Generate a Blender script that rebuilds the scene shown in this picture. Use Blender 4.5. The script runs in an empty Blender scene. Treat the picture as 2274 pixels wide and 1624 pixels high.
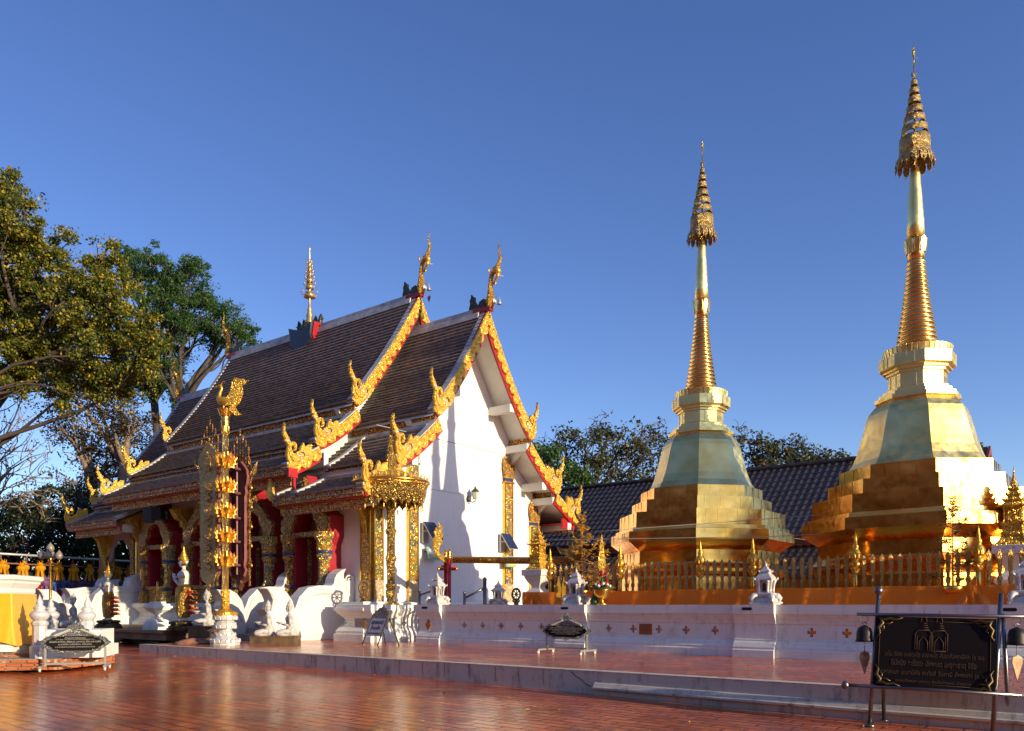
import bpy, math, random
from math import sin, cos, pi, sqrt, radians
from mathutils import Vector, Matrix
import numpy as np
random.seed(7)
scene = bpy.context.scene
col = scene.collection
# ---------------------------------------------------------------- camera
F, CX, HY, CAMZ = 1800.0, 1136.5, 1343.0, 1.2      # focal length and horizon, in pixels of a 2273 px wide picture
cam = bpy.data.cameras.new('camera'); camo = bpy.data.objects.new('camera', cam); col.objects.link(camo)
cam.sensor_width = 36.0; cam.lens = F/2273*36; cam.shift_y = (HY-812)/2273
cam.clip_start = 0.1; cam.clip_end = 5000
camo.location = (0, 0, CAMZ); camo.rotation_euler = (pi/2, 0, 0)
scene.camera = camo
# ---------------------------------------------------------------- sky and sun
A = Vector((.789, -.6145, 0)).normalized()        # long axis of the temple, towards the camera side
B = Vector((-A.y, A.x, 0))                         # across it, away from the camera
SUN = Vector((.783, -.6215, 0)).normalized(); EL = radians(12.0)
w = bpy.data.worlds.new('World'); scene.world = w; w.use_nodes = True
nt = w.node_tree; bg = nt.nodes['Background']
sky = nt.nodes.new('ShaderNodeTexSky'); sky.sky_type = 'NISHITA'; sky.sun_disc = False
sky.sun_elevation = radians(22); sky.sun_rotation = math.atan2(SUN.x, SUN.y)
sky.altitude = 800; sky.air_density = 1.0; sky.dust_density = 0.6; sky.ozone_density = 2.5
hs = nt.nodes.new('ShaderNodeHueSaturation'); hs.inputs['Saturation'].default_value = 1.17; hs.inputs['Hue'].default_value = .5165
hs.inputs['Value'].default_value = 1.0
nt.links.new(sky.outputs[0], hs.inputs['Color']); nt.links.new(hs.outputs[0], bg.inputs[0])
bg.inputs[1].default_value = 0.12
sl = bpy.data.lights.new('sun', 'SUN'); sl.energy = 4.3; sl.angle = radians(.5); sl.color = (1, .80, .52)
so = bpy.data.objects.new('sun', sl); col.objects.link(so)
sd = Vector((SUN.x*cos(EL), SUN.y*cos(EL), sin(EL)))
so.rotation_euler = sd.to_track_quat('Z', 'Y').to_euler(); so.location = (30, -30, 30)
scene.view_settings.view_transform = 'Standard'; scene.view_settings.look = 'None'
scene.view_settings.exposure = 0.58; scene.view_settings.gamma = 1.0
scene.render.engine = 'CYCLES'; scene.cycles.max_bounces = 8; scene.cycles.use_denoising = True
# ---------------------------------------------------------------- placing helpers
O = Vector((-1.876, 31.71, 0))                     # middle of the front gable wall, on the terrace
THB = math.atan2(B.y, B.x)
def P(px, py, Y): return Vector(((px-CX)/F*Y, Y, CAMZ + (HY-py)/F*Y))
def LT(s, t, z=0): return O + B*s - A*t + Vector((0, 0, z))          # temple frame -> world
def ray_t(px, s):                                                     # t of the point seen at px on the line s
    xr = (px-CX)/F
    return ((O.x+B.x*s) - xr*(O.y+B.y*s)) / (A.x - xr*A.y)
def DT(d, tau, z=0): return B*d + A*tau + Vector((0, 0, z))           # distance d across, tau along
def tau_at(px, d):
    xr = (px-CX)/F
    return (d*B.y*xr - d*B.x)/(A.x - A.y*xr)
def zplaza(tau):
    return -.22 - .012*(min(max(tau, -24), -3)+24)
# ---------------------------------------------------------------- mesh builder
class MB:
    def __init__(s): s.v = []; s.f = []; s.m = []; s.sm = []; s.k = 0; s.xf = None
    def add(s, vs, fs, smooth=False):
        n = len(s.v)
        if s.xf is not None: vs = [s.xf @ Vector(v) for v in vs]
        s.v += [tuple(v) for v in vs]
        for f in fs: s.f.append(tuple(i+n for i in f)); s.m.append(s.k); s.sm.append(smooth)
        return s
    def box(s, x0, x1, y0, y1, z0, z1):
        s.add([(x0,y0,z0),(x1,y0,z0),(x1,y1,z0),(x0,y1,z0),(x0,y0,z1),(x1,y0,z1),(x1,y1,z1),(x0,y1,z1)],
              [(0,3,2,1),(4,5,6,7),(0,1,5,4),(1,2,6,5),(2,3,7,6),(3,0,4,7)]); return s
    def cbox(s, c, sx, sy, sz): return s.box(c[0]-sx/2, c[0]+sx/2, c[1]-sy/2, c[1]+sy/2, c[2]-sz/2, c[2]+sz/2)
    def tube(s, pts, rad, n=8, ry=None, cap=True, smooth=True):
        pts = [Vector(p) for p in pts]; N = len(pts)
        if not hasattr(rad, '__len__'): rad = [rad]*N
        vs = []; up = None
        for i, p in enumerate(pts):
            d = (pts[min(i+1, N-1)] - pts[max(i-1, 0)])
            if d.length < 1e-9: d = Vector((0, 0, 1))
            d.normalize()
            if up is None:
                up = Vector((0, 0, 1)) if abs(d.z) < .9 else Vector((0, 1, 0))
            u = d.cross(up)
            if u.length < 1e-4: u = d.orthogonal()
            u.normalize(); up = u.cross(d).normalized()
            r = rad[i]; r2 = r if ry is None else r*ry
            for k in range(n):
                a = 2*pi*k/n; vs.append(p + u*(r*cos(a)) + up*(r2*sin(a)))
        fs = [(i*n+k, i*n+(k+1)%n, (i+1)*n+(k+1)%n, (i+1)*n+k) for i in range(N-1) for k in range(n)]
        if cap: fs += [tuple(range(n-1, -1, -1)), tuple((N-1)*n+k for k in range(n))]
        return s.add(vs, fs, smooth)
    def lathe(s, prof, n=16, c=(0,0,0), phase=0, smooth=True, sx=1, sy=1):
        vs = []
        for r, z in prof:
            for k in range(n):
                a = 2*pi*k/n + phase; vs.append((c[0]+r*cos(a)*sx, c[1]+r*sin(a)*sy, c[2]+z))
        N = len(prof)
        fs = [(i*n+k, i*n+(k+1)%n, (i+1)*n+(k+1)%n, (i+1)*n+k) for i in range(N-1) for k in range(n)]
        fs += [tuple(range(n-1, -1, -1)), tuple((N-1)*n+k for k in range(n))]
        return s.add(vs, fs, smooth)
    def prism(s, poly, o, u, v, w, smooth=False):     # outline poly in (u,v) at o, extruded by w
        o, u, v, w = Vector(o), Vector(u), Vector(v), Vector(w); n = len(poly)
        vs = [o+u*a+v*b for a, b in poly] + [o+u*a+v*b+w for a, b in poly]
        fs = [tuple(range(n)), tuple(range(2*n-1, n-1, -1))] + [(k, k+n, (k+1)%n+n, (k+1)%n) for k in range(n)]
        return s.add(vs, fs, smooth)
    def relief(s, poly, o, u, v, w, inset=.75):       # carved plate: outline, bevelled to a raised middle
        o, u, v, w = Vector(o), Vector(u), Vector(v), Vector(w); n = len(poly)
        q = []
        for i in range(n):
            a = Vector(poly[i-1]); b = Vector(poly[i]); c = Vector(poly[(i+1)%n])
            e1 = (b-a); e2 = (c-b)
            if e1.length < 1e-6 or e2.length < 1e-6: q.append(b); continue
            n1 = Vector((-e1.y, e1.x)).normalized(); n2 = Vector((-e2.y, e2.x)).normalized()
            m = (n1+n2)
            if m.length < 1e-3: q.append(b); continue
            m.normalize(); q.append(b + m*inset)
        area = sum(poly[i][0]*poly[(i+1)%n][1]-poly[(i+1)%n][0]*poly[i][1] for i in range(n))
        if area < 0: q = [2*Vector(poly[i])-q[i] for i in range(n)]
        vs = [o+u*a+v*b for a, b in poly] + [o+u*a+v*b+w*.6 for a, b in poly] + [o+u*p.x+v*p.y+w for p in q]
        fs = [tuple(range(n))]
        fs += [(k, k+n, (k+1)%n+n, (k+1)%n) for k in range(n)] + [(k+n, k+2*n, (k+1)%n+2*n, (k+1)%n+n) for k in range(n)]
        fs += [tuple(range(3*n-1, 2*n-1, -1))]
        return s.add(vs, fs)
    def build(s, name, mat, parent=None, loc=None, rz=0, autosmooth=False):
        me = bpy.data.meshes.new(name)
        me.from_pydata(s.v, [], s.f); 
        mats = mat if isinstance(mat, (list, tuple)) else [mat]
        for m in mats: me.materials.append(m)
        me.polygons.foreach_set('material_index', [min(k, len(mats)-1) for k in s.m])
        me.polygons.foreach_set('use_smooth', s.sm)
        me.update(); 
        ob = bpy.data.objects.new(name, me); col.objects.link(ob)
        if parent is not None: ob.parent = parent
        if loc is not None: ob.location = loc
        ob.rotation_euler.z = rz
        import bmesh
        bm = bmesh.new(); bm.from_mesh(me); bmesh.ops.recalc_face_normals(bm, faces=bm.faces[:]); bm.to_mesh(me); bm.free()
        return ob
def build_each(b, name, mat, parent=None):
    n = len(b.v); par = list(range(n))
    def f(i):
        while par[i] != i: par[i] = par[par[i]]; i = par[i]
        return i
    for q in b.f:
        for i in q[1:]: par[f(i)] = f(q[0])
    gr = {}
    for k, q in enumerate(b.f): gr.setdefault(f(q[0]), []).append(k)
    out = []
    for ks in gr.values():
        m = MB(); idx = {}
        for k in ks:
            for i in b.f[k]:
                if i not in idx: idx[i] = len(m.v); m.v.append(b.v[i])
            m.f.append(tuple(idx[i] for i in b.f[k])); m.m.append(b.m[k]); m.sm.append(b.sm[k])
        out.append(m.build(name, mat, parent))
    return out
def tag(o, label=None, cat=None, group=None, kind=None):
    if label: o['label'] = label
    if cat: o['category'] = cat
    if group: o['group'] = group
    if kind: o['kind'] = kind
    return o
def empty(name, label, cat, loc, rz=0, group=None):
    o = bpy.data.objects.new(name, None); col.objects.link(o); o.location = loc; o.rotation_euler.z = rz
    o.empty_display_size = .2
    return tag(o, label, cat, group)
def kids(o): return [x for x in bpy.data.objects if x.parent == o]
def copy_tree(o, parent=None):
    c = o.copy(); col.objects.link(c)
    if parent is not None: c.parent = parent
    for ch in kids(o): copy_tree(ch, c)
    return c
def dup(o, loc, rz=None, label=None, scale=None):
    c = copy_tree(o); c.location = loc
    if rz is not None: c.rotation_euler.z = rz
    if label: c['label'] = label
    if scale: c.scale = (scale,)*3
    return c
# ---------------------------------------------------------------- materials
MATS = {}
def mat(name, color, rough=.6, metal=0, c2=None, scale=4, detail=6, bump=0, bscale=None, spec=None, mixlo=.35, mixhi=.65, vor=0, coords='Object', rvar=0):
    m = bpy.data.materials.new(name); m.use_nodes = True; t = m.node_tree; b = t.nodes['Principled BSDF']
    L = t.links.new; N = t.nodes.new
    b.inputs['Base Color'].default_value = (*color, 1); b.inputs['Roughness'].default_value = rough; b.inputs['Metallic'].default_value = metal
    if spec is not None: b.inputs['Specular IOR Level'].default_value = spec
    tc = N('ShaderNodeTexCoord'); out = tc.outputs[coords]
    if c2 is not None:
        n = N('ShaderNodeTexNoise'); n.inputs['Scale'].default_value = scale; n.inputs['Detail'].default_value = detail; n.inputs['Roughness'].default_value = .6
        L(out, n.inputs['Vector'])
        r = N('ShaderNodeMapRange'); r.inputs[1].default_value = mixlo; r.inputs[2].default_value = mixhi
        L(n.outputs[0], r.inputs[0])
        mx = N('ShaderNodeMix'); mx.data_type = 'RGBA'; mx.inputs[6].default_value = (*color, 1); mx.inputs[7].default_value = (*c2, 1)
        L(r.outputs[0], mx.inputs[0]); L(mx.outputs[2], b.inputs['Base Color'])
        if rvar:
            r2 = N('ShaderNodeMapRange'); r2.inputs[1].default_value = .3; r2.inputs[2].default_value = .7
            r2.inputs[3].default_value = max(rough-rvar, .02); r2.inputs[4].default_value = rough+rvar
            L(n.outputs[0], r2.inputs[0]); L(r2.outputs[0], b.inputs['Roughness'])
    if bump:
        bs = bscale or scale*3
        if vor:
            n2 = N('ShaderNodeTexVoronoi'); n2.feature = 'SMOOTH_F1'; n2.inputs['Scale'].default_value = bs
            hsrc = n2.outputs['Distance']
        else:
            n2 = N('ShaderNodeTexNoise'); n2.inputs['Scale'].default_value = bs; n2.inputs['Detail'].default_value = 5; hsrc = n2.outputs[0]
        L(out, n2.inputs['Vector'])
        bp = N('ShaderNodeBump'); bp.inputs['Strength'].default_value = min(bump, 1); bp.inputs['Distance'].default_value = .02*max(1, bump) if vor else .01*max(1, bump)
        L(hsrc, bp.inputs['Height']); L(bp.outputs[0], b.inputs['Normal'])
    MATS[name] = m
    return m
def carved(name, gold, dark, scale=9, metal=.85, rough=.28, cols=None, dist=.05, edge=.16, thr=.62):
    """carved / chased relief: swirling gold ridges, hollows darkened like shade in the colour (or a coloured ground)"""
    m = bpy.data.materials.new(name); m.use_nodes = True; t = m.node_tree; b = t.nodes['Principled BSDF']
    L = t.links.new; N = t.nodes.new
    tc = N('ShaderNodeTexCoord'); src = tc.outputs['Object']
    nz = N('ShaderNodeTexNoise'); nz.inputs['Scale'].default_value = scale*.35; nz.inputs['Detail'].default_value = 2; L(src, nz.inputs['Vector'])
    mxv = N('ShaderNodeMix'); mxv.data_type = 'RGBA'; mxv.blend_type = 'ADD'; mxv.inputs[0].default_value = .35
    L(src, mxv.inputs[6]); L(nz.outputs['Color'], mxv.inputs[7])
    v = N('ShaderNodeTexVoronoi'); v.feature = 'F1'; v.inputs['Scale'].default_value = scale; L(mxv.outputs[2], v.inputs['Vector'])
    ml = N('ShaderNodeMath'); ml.operation = 'MULTIPLY'; ml.inputs[1].default_value = 17; L(v.outputs['Distance'], ml.inputs[0])
    sn = N('ShaderNodeMath'); sn.operation = 'SINE'; L(ml.outputs[0], sn.inputs[0])
    mr = N('ShaderNodeMapRange'); mr.inputs[1].default_value = -1; mr.inputs[2].default_value = 1; L(sn.outputs[0], mr.inputs[0])
    rp = N('ShaderNodeMapRange'); rp.inputs[1].default_value = edge; rp.inputs[2].default_value = edge+.22; L(mr.outputs[0], rp.inputs[0])
    mx = N('ShaderNodeMix'); mx.data_type = 'RGBA'; mx.inputs[6].default_value = (*dark, 1); mx.inputs[7].default_value = (*gold, 1)  # base colour darkens the relief hollows for richer shading
    L(rp.outputs[0], mx.inputs[0])
    if cols:
        cr = N('ShaderNodeValToRGB'); cr.color_ramp.interpolation = 'CONSTANT'
        e = cr.color_ramp.elements; e[0].position = 0; e[0].color = (*cols[0], 1); e[1].position = 1.0/len(cols); e[1].color = (*cols[1], 1)
        for i, c in enumerate(cols[2:]): q = e.new((i+2)/len(cols)); q.color = (*c, 1)
        sp = N('ShaderNodeSeparateColor'); L(v.outputs['Color'], sp.inputs[0]); L(sp.outputs[0], cr.inputs[0])
        L(cr.outputs[0], mx.inputs[6])
    L(mx.outputs[2], b.inputs['Base Color'])
    mm = N('ShaderNodeMath'); mm.operation = 'MULTIPLY'; mm.inputs[1].default_value = metal; L(rp.outputs[0], mm.inputs[0]); L(mm.outputs[0], b.inputs['Metallic'])
    b.inputs['Roughness'].default_value = rough
    bp = N('ShaderNodeBump'); bp.inputs['Strength'].default_value = 1; bp.inputs['Distance'].default_value = dist; L(mr.outputs[0], bp.inputs['Height']); L(bp.outputs[0], b.inputs['Normal'])
    return m
white = mat('white_plaster', (.72,.71,.68), .75, c2=(.58,.57,.54), scale=1.3, mixlo=.5, mixhi=.8, bump=.25, bscale=25)

def streaky(name, base, dirt, amt=.55):
    m = bpy.data.materials.new(name); m.use_nodes = True; t = m.node_tree; b = t.nodes['Principled BSDF']; L = t.links.new; N = t.nodes.new
    tc = N('ShaderNodeTexCoord'); mp = N('ShaderNodeMapping'); mp.inputs['Scale'].default_value = (6, 6, .8); L(tc.outputs['Object'], mp.inputs[0])
    n = N('ShaderNodeTexNoise'); n.inputs['Scale'].default_value = 1.2; n.inputs['Detail'].default_value = 8; n.inputs['Roughness'].default_value = .7; L(mp.outputs[0], n.inputs['Vector'])
    n2 = N('ShaderNodeTexNoise'); n2.inputs['Scale'].default_value = 2.5; n2.inputs['Detail'].default_value = 9; n2.inputs['Roughness'].default_value = .75; L(tc.outputs['Object'], n2.inputs['Vector'])
    ad = N('ShaderNodeMath'); ad.operation = 'MULTIPLY'; L(n.outputs[0], ad.inputs[0]); L(n2.outputs[0], ad.inputs[1])
    r = N('ShaderNodeMapRange'); r.inputs[1].default_value = .26; r.inputs[2].default_value = .42; r.inputs[4].default_value = amt; L(ad.outputs[0], r.inputs[0])
    mx = N('ShaderNodeMix'); mx.data_type = 'RGBA'; mx.inputs[6].default_value = (*base, 1); mx.inputs[7].default_value = (*dirt, 1)
    L(r.outputs[0], mx.inputs[0]); L(mx.outputs[2], b.inputs['Base Color']); b.inputs['Roughness'].default_value = .6
    bp = N('ShaderNodeBump'); bp.inputs['Strength'].default_value = .5; bp.inputs['Distance'].default_value = .01; L(n2.outputs[0], bp.inputs['Height']); L(bp.outputs[0], b.inputs['Normal'])
    return m
whitewall = streaky('white_wall_paint', (.78,.77,.75), (.50,.47,.42), .38)
wallwhite = streaky('weathered_whitewash', (.79,.81,.75), (.36,.34,.29), .55)
nagagold = carved('gold_leaf_scales', (.93,.58,.09), (.26,.10,.015), 12, .65, .30, dist=.012, edge=-.12)
kerbmat = streaky('stained_kerb_plaster', (.60,.56,.48), (.12,.10,.08), .9)
silverwhite = mat('silvery_white_paint', (.62,.61,.59), .42, .25, c2=(.42,.41,.40), scale=9, mixlo=.5, mixhi=.75, bump=.8, bscale=22)
goldcarve = carved('carved_gilding', (.95,.62,.09), (.42,.19,.02), 9, .55, .34, dist=.022, edge=.05)
goldfine = carved('fine_gold_filigree', (.90,.60,.14), (.10,.05,.01), 10, .9, .28, dist=.03, edge=.3)
goldplain = mat('polished_gold', (.90,.56,.13), .26, .95, c2=(.72,.40,.07), scale=5, bump=.3, bscale=14)
goldpaint = mat('gold_paint', (.85,.50,.07), .35, .7, c2=(.62,.32,.04), scale=6, bump=.6, bscale=20)
mosaic = carved('mirror_mosaic_gilding', (.95,.62,.12), (.02,.10,.25), 6.5, .8, .3, cols=[(.02,.10,.30),(.05,.22,.10),(.45,.22,.03),(.03,.14,.28),(.55,.30,.05)], dist=.04, edge=.22)
fascia = carved('brown_gilt_frieze', (.78,.40,.09), (.22,.07,.025), 5, .45, .45, dist=.04, edge=.35)
browncarve = carved('carved_dark_gilt_wood', (.80,.44,.10), (.14,.045,.015), 8, .55, .4, dist=.04, edge=.35)
stonecarve = carved('carved_silver_stone', (.36,.37,.36), (.05,.055,.055), 16, .3, .45, dist=.02, edge=.3)
red = mat('red_lacquer', (.42,.012,.02), .4, c2=(.32,.01,.015), scale=3)
maroon = mat('maroon_recess_paint', (.20,.010,.014), .5)
maroonwood = mat('maroon_painted_wood', (.14,.035,.035), .42, c2=(.09,.02,.02), scale=5, bump=.3)
blackmat = mat('black_plastic', (.012,.012,.013), .45)
steel = mat('stainless_steel', (.20,.19,.19), .3, .9, bump=.1, bscale=8)
greymetal = mat('painted_grey_metal', (.45,.46,.45), .4, .5)
wood = mat('weathered_brown_wood', (.10,.055,.03), .65, c2=(.05,.03,.02), scale=6, bump=.5)
darkgreen = mat('green_banana_leaf', (.015,.07,.02), .5)
# ================================================================ SETTING
def sheet_mat(name, tile_u, tile_v, c1, c2, mortar, rough, rot, big=.5):
    m = bpy.data.materials.new(name); m.use_nodes = True; t = m.node_tree; b = t.nodes['Principled BSDF']; L = t.links.new; N = t.nodes.new
    tc = N('ShaderNodeTexCoord'); mp = N('ShaderNodeMapping'); mp.inputs['Rotation'].default_value = (0, 0, rot); L(tc.outputs['Object'], mp.inputs[0])
    wv = N('ShaderNodeTexNoise'); wv.inputs['Scale'].default_value = 1.1; wv.inputs['Detail'].default_value = 3; L(tc.outputs['Object'], wv.inputs['Vector'])
    wm_ = N('ShaderNodeMix'); wm_.data_type = 'RGBA'; wm_.blend_type = 'ADD'; wm_.inputs[0].default_value = .09; L(mp.outputs[0], wm_.inputs[6]); L(wv.outputs['Color'], wm_.inputs[7])
    br = N('ShaderNodeTexBrick'); L(wm_.outputs[2], br.inputs['Vector']); br.inputs['Scale'].default_value = 1
    br.inputs['Brick Width'].default_value = tile_u; br.inputs['Row Height'].default_value = tile_v; br.inputs['Mortar Size'].default_value = .019
    br.inputs['Mortar Smooth'].default_value = .4; br.inputs['Bias'].default_value = 0
    br.inputs['Color1'].default_value = (*c1, 1); br.inputs['Color2'].default_value = (*c2, 1); br.inputs['Mortar'].default_value = (*mortar, 1)
    n = N('ShaderNodeTexNoise'); n.inputs['Scale'].default_value = .7; n.inputs['Detail'].default_value = 9; n.inputs['Roughness'].default_value = .65; L(tc.outputs['Object'], n.inputs['Vector'])
    r = N('ShaderNodeMapRange'); r.inputs[1].default_value = .35; r.inputs[2].default_value = .7; r.inputs[3].default_value = .62; r.inputs[4].default_value = 1.35; L(n.outputs[0], r.inputs[0])
    mx = N('ShaderNodeMix'); mx.data_type = 'RGBA'; mx.blend_type = 'MULTIPLY'; mx.inputs[0].default_value = 1; L(br.outputs['Color'], mx.inputs[6])
    cb = N('ShaderNodeCombineColor'); [L(r.outputs[0], cb.inputs[i]) for i in range(3)]; L(cb.outputs[0], mx.inputs[7])
    n3 = N('ShaderNodeTexNoise'); n3.inputs['Scale'].default_value = 14; n3.inputs['Detail'].default_value = 6
    mp3 = N('ShaderNodeMapping'); mp3.inputs['Rotation'].default_value = (0, 0, rot); mp3.inputs['Scale'].default_value = (.35, 1.6, 1); L(tc.outputs['Object'], mp3.inputs[0]); L(mp3.outputs[0], n3.inputs['Vector'])
    L(mx.outputs[2], b.inputs['Base Color'])
    rr = N('ShaderNodeMapRange'); rr.inputs[1].default_value = .3; rr.inputs[2].default_value = .75; rr.inputs[3].default_value = rough*.7; rr.inputs[4].default_value = rough*1.8; L(n.outputs[0], rr.inputs[0]); L(rr.outputs[0], b.inputs['Roughness'])
    # each tile sits a little out of level
    wn = N('ShaderNodeTexNoise'); wn.inputs['Scale'].default_value = 1.8; wn.inputs['Detail'].default_value = 2; L(mp.outputs[0], wn.inputs['Vector'])
    b1 = N('ShaderNodeBump'); b1.invert = True; b1.inputs['Strength'].default_value = .6; b1.inputs['Distance'].default_value = .03; L(br.outputs['Fac'], b1.inputs['Height'])
    b2 = N('ShaderNodeBump'); b2.inputs['Strength'].default_value = .35; b2.inputs['Distance'].default_value = .012; L(n3.outputs[0], b2.inputs['Height']); L(b1.outputs[0], b2.inputs['Normal'])
    b3 = N('ShaderNodeBump'); b3.inputs['Strength'].default_value = .5; b3.inputs['Distance'].default_value = .02; L(wn.outputs[0], b3.inputs['Height']); L(b2.outputs[0], b3.inputs['Normal'])
    L(b3.outputs[0], b.inputs['Normal']); b.inputs['Specular IOR Level'].default_value = .5
    return m
angA = -math.atan2(A.y, A.x)
tilemat = sheet_mat('glazed_red_paving', .46, .23, (.70,.17,.048), (.50,.10,.028), (.05,.014,.009), .15, angA)
tilemat2 = sheet_mat('red_terrace_paving', .30, .30, (.70,.19,.065), (.58,.135,.048), (.12,.04,.025), .17, angA)
DE = 12.5                                             # distance of the terrace edge
def strip(taus, d0, d1, zf, name, m):
    b = MB(); vs = []; fs = []
    for i, t in enumerate(taus):
        vs += [DT(d0, t, zf(t)), DT(d1, t, zf(t))]
        if i: fs.append((2*i-2, 2*i, 2*i+1, 2*i-1))
    b.add(vs, fs); return tag(b.build(name, m), kind='structure')
strip([-400, -24, -3, 60], -60, DE+.3, lambda t: zplaza(t), 'plaza', tilemat)
earth = mat('dry_earth', (.10,.07,.04), .9, c2=(.05,.05,.02), scale=.8, bump=.5)
b = MB(); b.add([DT(DE+.29, -400, -.225), DT(DE+.29, -24.0, -.225), DT(60, -24.0, -.225), DT(60, -400, -.225)], [(0,1,2,3)])
tag(b.build('forecourt', tilemat), kind='structure')
b = MB(); b.add([(-2500,-1500,-3), (2500,-1500,-3), (2500,3000,-3), (-2500,3000,-3)], [(0,1,2,3)])
tag(b.build('ground', earth), kind='structure')
b = MB(); b.add([DT(DE-.06, -24.0, 0), DT(DE-.06, 40, 0), DT(75, 40, 0), DT(75, -24.0, 0)], [(0,1,2,3)])
b.add([DT(DE, -24.0, -.3), DT(75, -24.0, -.3), DT(75, -24.0, -.004), DT(DE, -24.0, -.004)], [(0,1,2,3)])
tag(b.build('terrace', tilemat2), kind='structure')
# terrace kerb: plain riser on the left, moulded ledge on the right
b = MB()
def kerb_run(t0, t1, prof, n=24):
    vs = []; fs = []; k = len(prof)
    for i in range(n+1):
        t = t0+(t1-t0)*i/n; zb = zplaza(t)-.05
        for e, q in prof: vs.append(DT(DE-e, t, (zb if q is None else q*(zb) if q <= 1 else 0)))
    fs = [(i*k+j, (i+1)*k+j, (i+1)*k+j+1, i*k+j+1) for i in range(n) for j in range(k-1)]
    fs += [tuple(range(k)), tuple((n*k)+j for j in range(k))]
    b.add(vs, fs)
kerb_run(-24.02, -7.8, [(-.2, -.012), (.05, -.012), (.05, .06), (.045, .10), (.045, 1)])
kerb_run(-7.8, 30, [(-.2, -.012), (.05, -.012), (.05, .42), (.08, .45), (.11, .58), (.17, .60), (.17, .66), (.10, .70), (.10, 1)])
tag(b.build('terrace_kerb', kerbmat), kind='structure')
b = MB(); ck = lambda pts, r_=.006: b.tube([DT(DE-.052, tau_at(px, DE-.052), z) for px, z in pts], r_, 4)
ck([(1268,-.03),(1276,-.10),(1290,-.16),(1300,-.24),(1316,-.30),(1326,-.40)]); ck([(1352,-.19),(1345,-.28),(1334,-.34),(1328,-.41)], .007)
for x in (690,742,790,838,884,936,985,1040,1098,1150,1204): ck([(x,-.01),(x+2,-.08),(x+1,-.15),(x+3,-.30)], .004)
tag(b.build('crack_lines', mat('black_crack', (.03,.022,.02), .9)), kind='structure')
# ---------------------------------------------------------------- balustrade wall of the terrace
DW = 18.05
WPROF = [(.14,0),(.14,.17),(.11,.20),(.115,.24),(.07,.33),(.03,.38),(.03,.41),(0,.42)]
WTOP = [(0,.76),(.025,.77),(.03,.82),(.075,.92),(.10,.95),(.10,.985),(.13,.99),(.13,1.2)]
def wall_run(b, o, u, nrm, L, thick=.26, ext=0, crosses=(), zc=.59):
    """moulded wall from o along u (length L), face normal nrm"""
    o = Vector(o); u = Vector(u).normalized(); nrm = Vector(nrm).normalized()
    def run(prof, x0, x1):
        k = len(prof); vs = []
        for x in (x0, x1):
            vs += [o+u*x+nrm*(e+ext)+Vector((0,0,z)) for e, z in prof] + [o+u*x-nrm*thick+Vector((0,0,prof[-1][1])), o+u*x-nrm*thick+Vector((0,0,prof[0][1]))]
        m = k+2
        b.add(vs, [(j, m+j, m+(j+1)%m, (j+1)%m) for j in range(m)]+[tuple(range(m)), tuple(range(2*m-1, m-1, -1))])
    e = ext*.99
    run(WPROF, -e, L+e); run(WTOP, -e, L+e)
    # pierced middle band
    def slab(x0, x1, z0, z1):
        if x1-x0 < 1e-4: return
        p = [o+u*x+nrm*y+Vector((0,0,z)) for x in (x0,x1) for y in (ext-.001*0, -thick+.0) for z in (z0,z1)]
        b.add(p, [(0,1,3,2),(4,6,7,5),(0,4,5,1),(2,3,7,6),(0,2,6,4),(1,5,7,3)])
    a, c = .10, .036
    xs = 0 if not crosses else None; last = -e
    for x in sorted(crosses):
        slab(last, x-a, .42, .76); last = x+a
        slab(x-a, x+a, .42, zc-a); slab(x-a, x+a, zc+a, .76)
        slab(x-a, x-c, zc-a, zc-c); slab(x+c, x+a, zc-a, zc-c); slab(x-a, x-c, zc+c, zc+a); slab(x+c, x+a, zc+c, zc+a)
    slab(last, L+e, .42, .76)
Bm = B*-1
wall = empty('balustrade_wall', 'long white moulded balustrade wall pierced with cross openings, in front of the gold chedis', 'wall', DT(DW, -10, 0))
def part(b, name, m, parent, autos=False):
    """b is in world space; parent has a translation+z rotation"""
    o = b.build(name, m, parent)
    M = (Matrix.Translation(parent.location) @ Matrix.Rotation(parent.rotation_euler.z, 4, 'Z')).inverted()
    o.data.transform(M); return o
T0 = -17.5
cross = [-15.86,-15.15,-14.46,-13.76,-13.04,-10.9,-10.18,-9.46,-8.73,-7.99,-5.74,-5.0,-4.28,-3.56,-2.84,-.5,.3]
b = MB(); wall_run(b, DT(DW, T0+.02, 0), A, Bm, 22, crosses=[c-T0-.02 for c in cross]); part(b, 'moulded_panel', wallwhite, wall)
for c in (-17.12, -11.96, -6.97, -1.85):
    b = MB(); wall_run(b, DT(DW, c-.37, 0), A, Bm, .74, ext=.11, thick=.2); part(b, 'pilaster', wallwhite, wall)
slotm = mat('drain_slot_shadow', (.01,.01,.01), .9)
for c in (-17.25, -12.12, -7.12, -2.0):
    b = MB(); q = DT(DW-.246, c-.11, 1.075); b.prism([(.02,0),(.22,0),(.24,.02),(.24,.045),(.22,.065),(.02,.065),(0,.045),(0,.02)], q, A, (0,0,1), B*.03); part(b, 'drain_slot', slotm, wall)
copper = mat('copper_plate_text', (.55,.22,.06), .35, .8, c2=(.10,.08,.10), scale=26, mixlo=.45, mixhi=.6)
b = MB(); q = DT(DW-.012, -10.0, .455); b.prism([(0,0),(.36,0),(.36,.27),(0,.27)], q, A, (0,0,1), B*.05); b.k = 1
for i in range(9):
    x = .02
    while x < .32:
        l = random.uniform(.02, .06); b.prism([(x,0),(x+l,0),(x+l,.012),(x,.012)], q+Vector((0,0,.02+i*.027))-B*.003, A, (0,0,1), B*.004); x += l+.012
part(b, 'inscribed_copper_plate', [mat('copper_plate', (.60,.25,.05), .35, .8), mat('engraved_grey_letters', (.10,.09,.12), .5)], wall)
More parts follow.
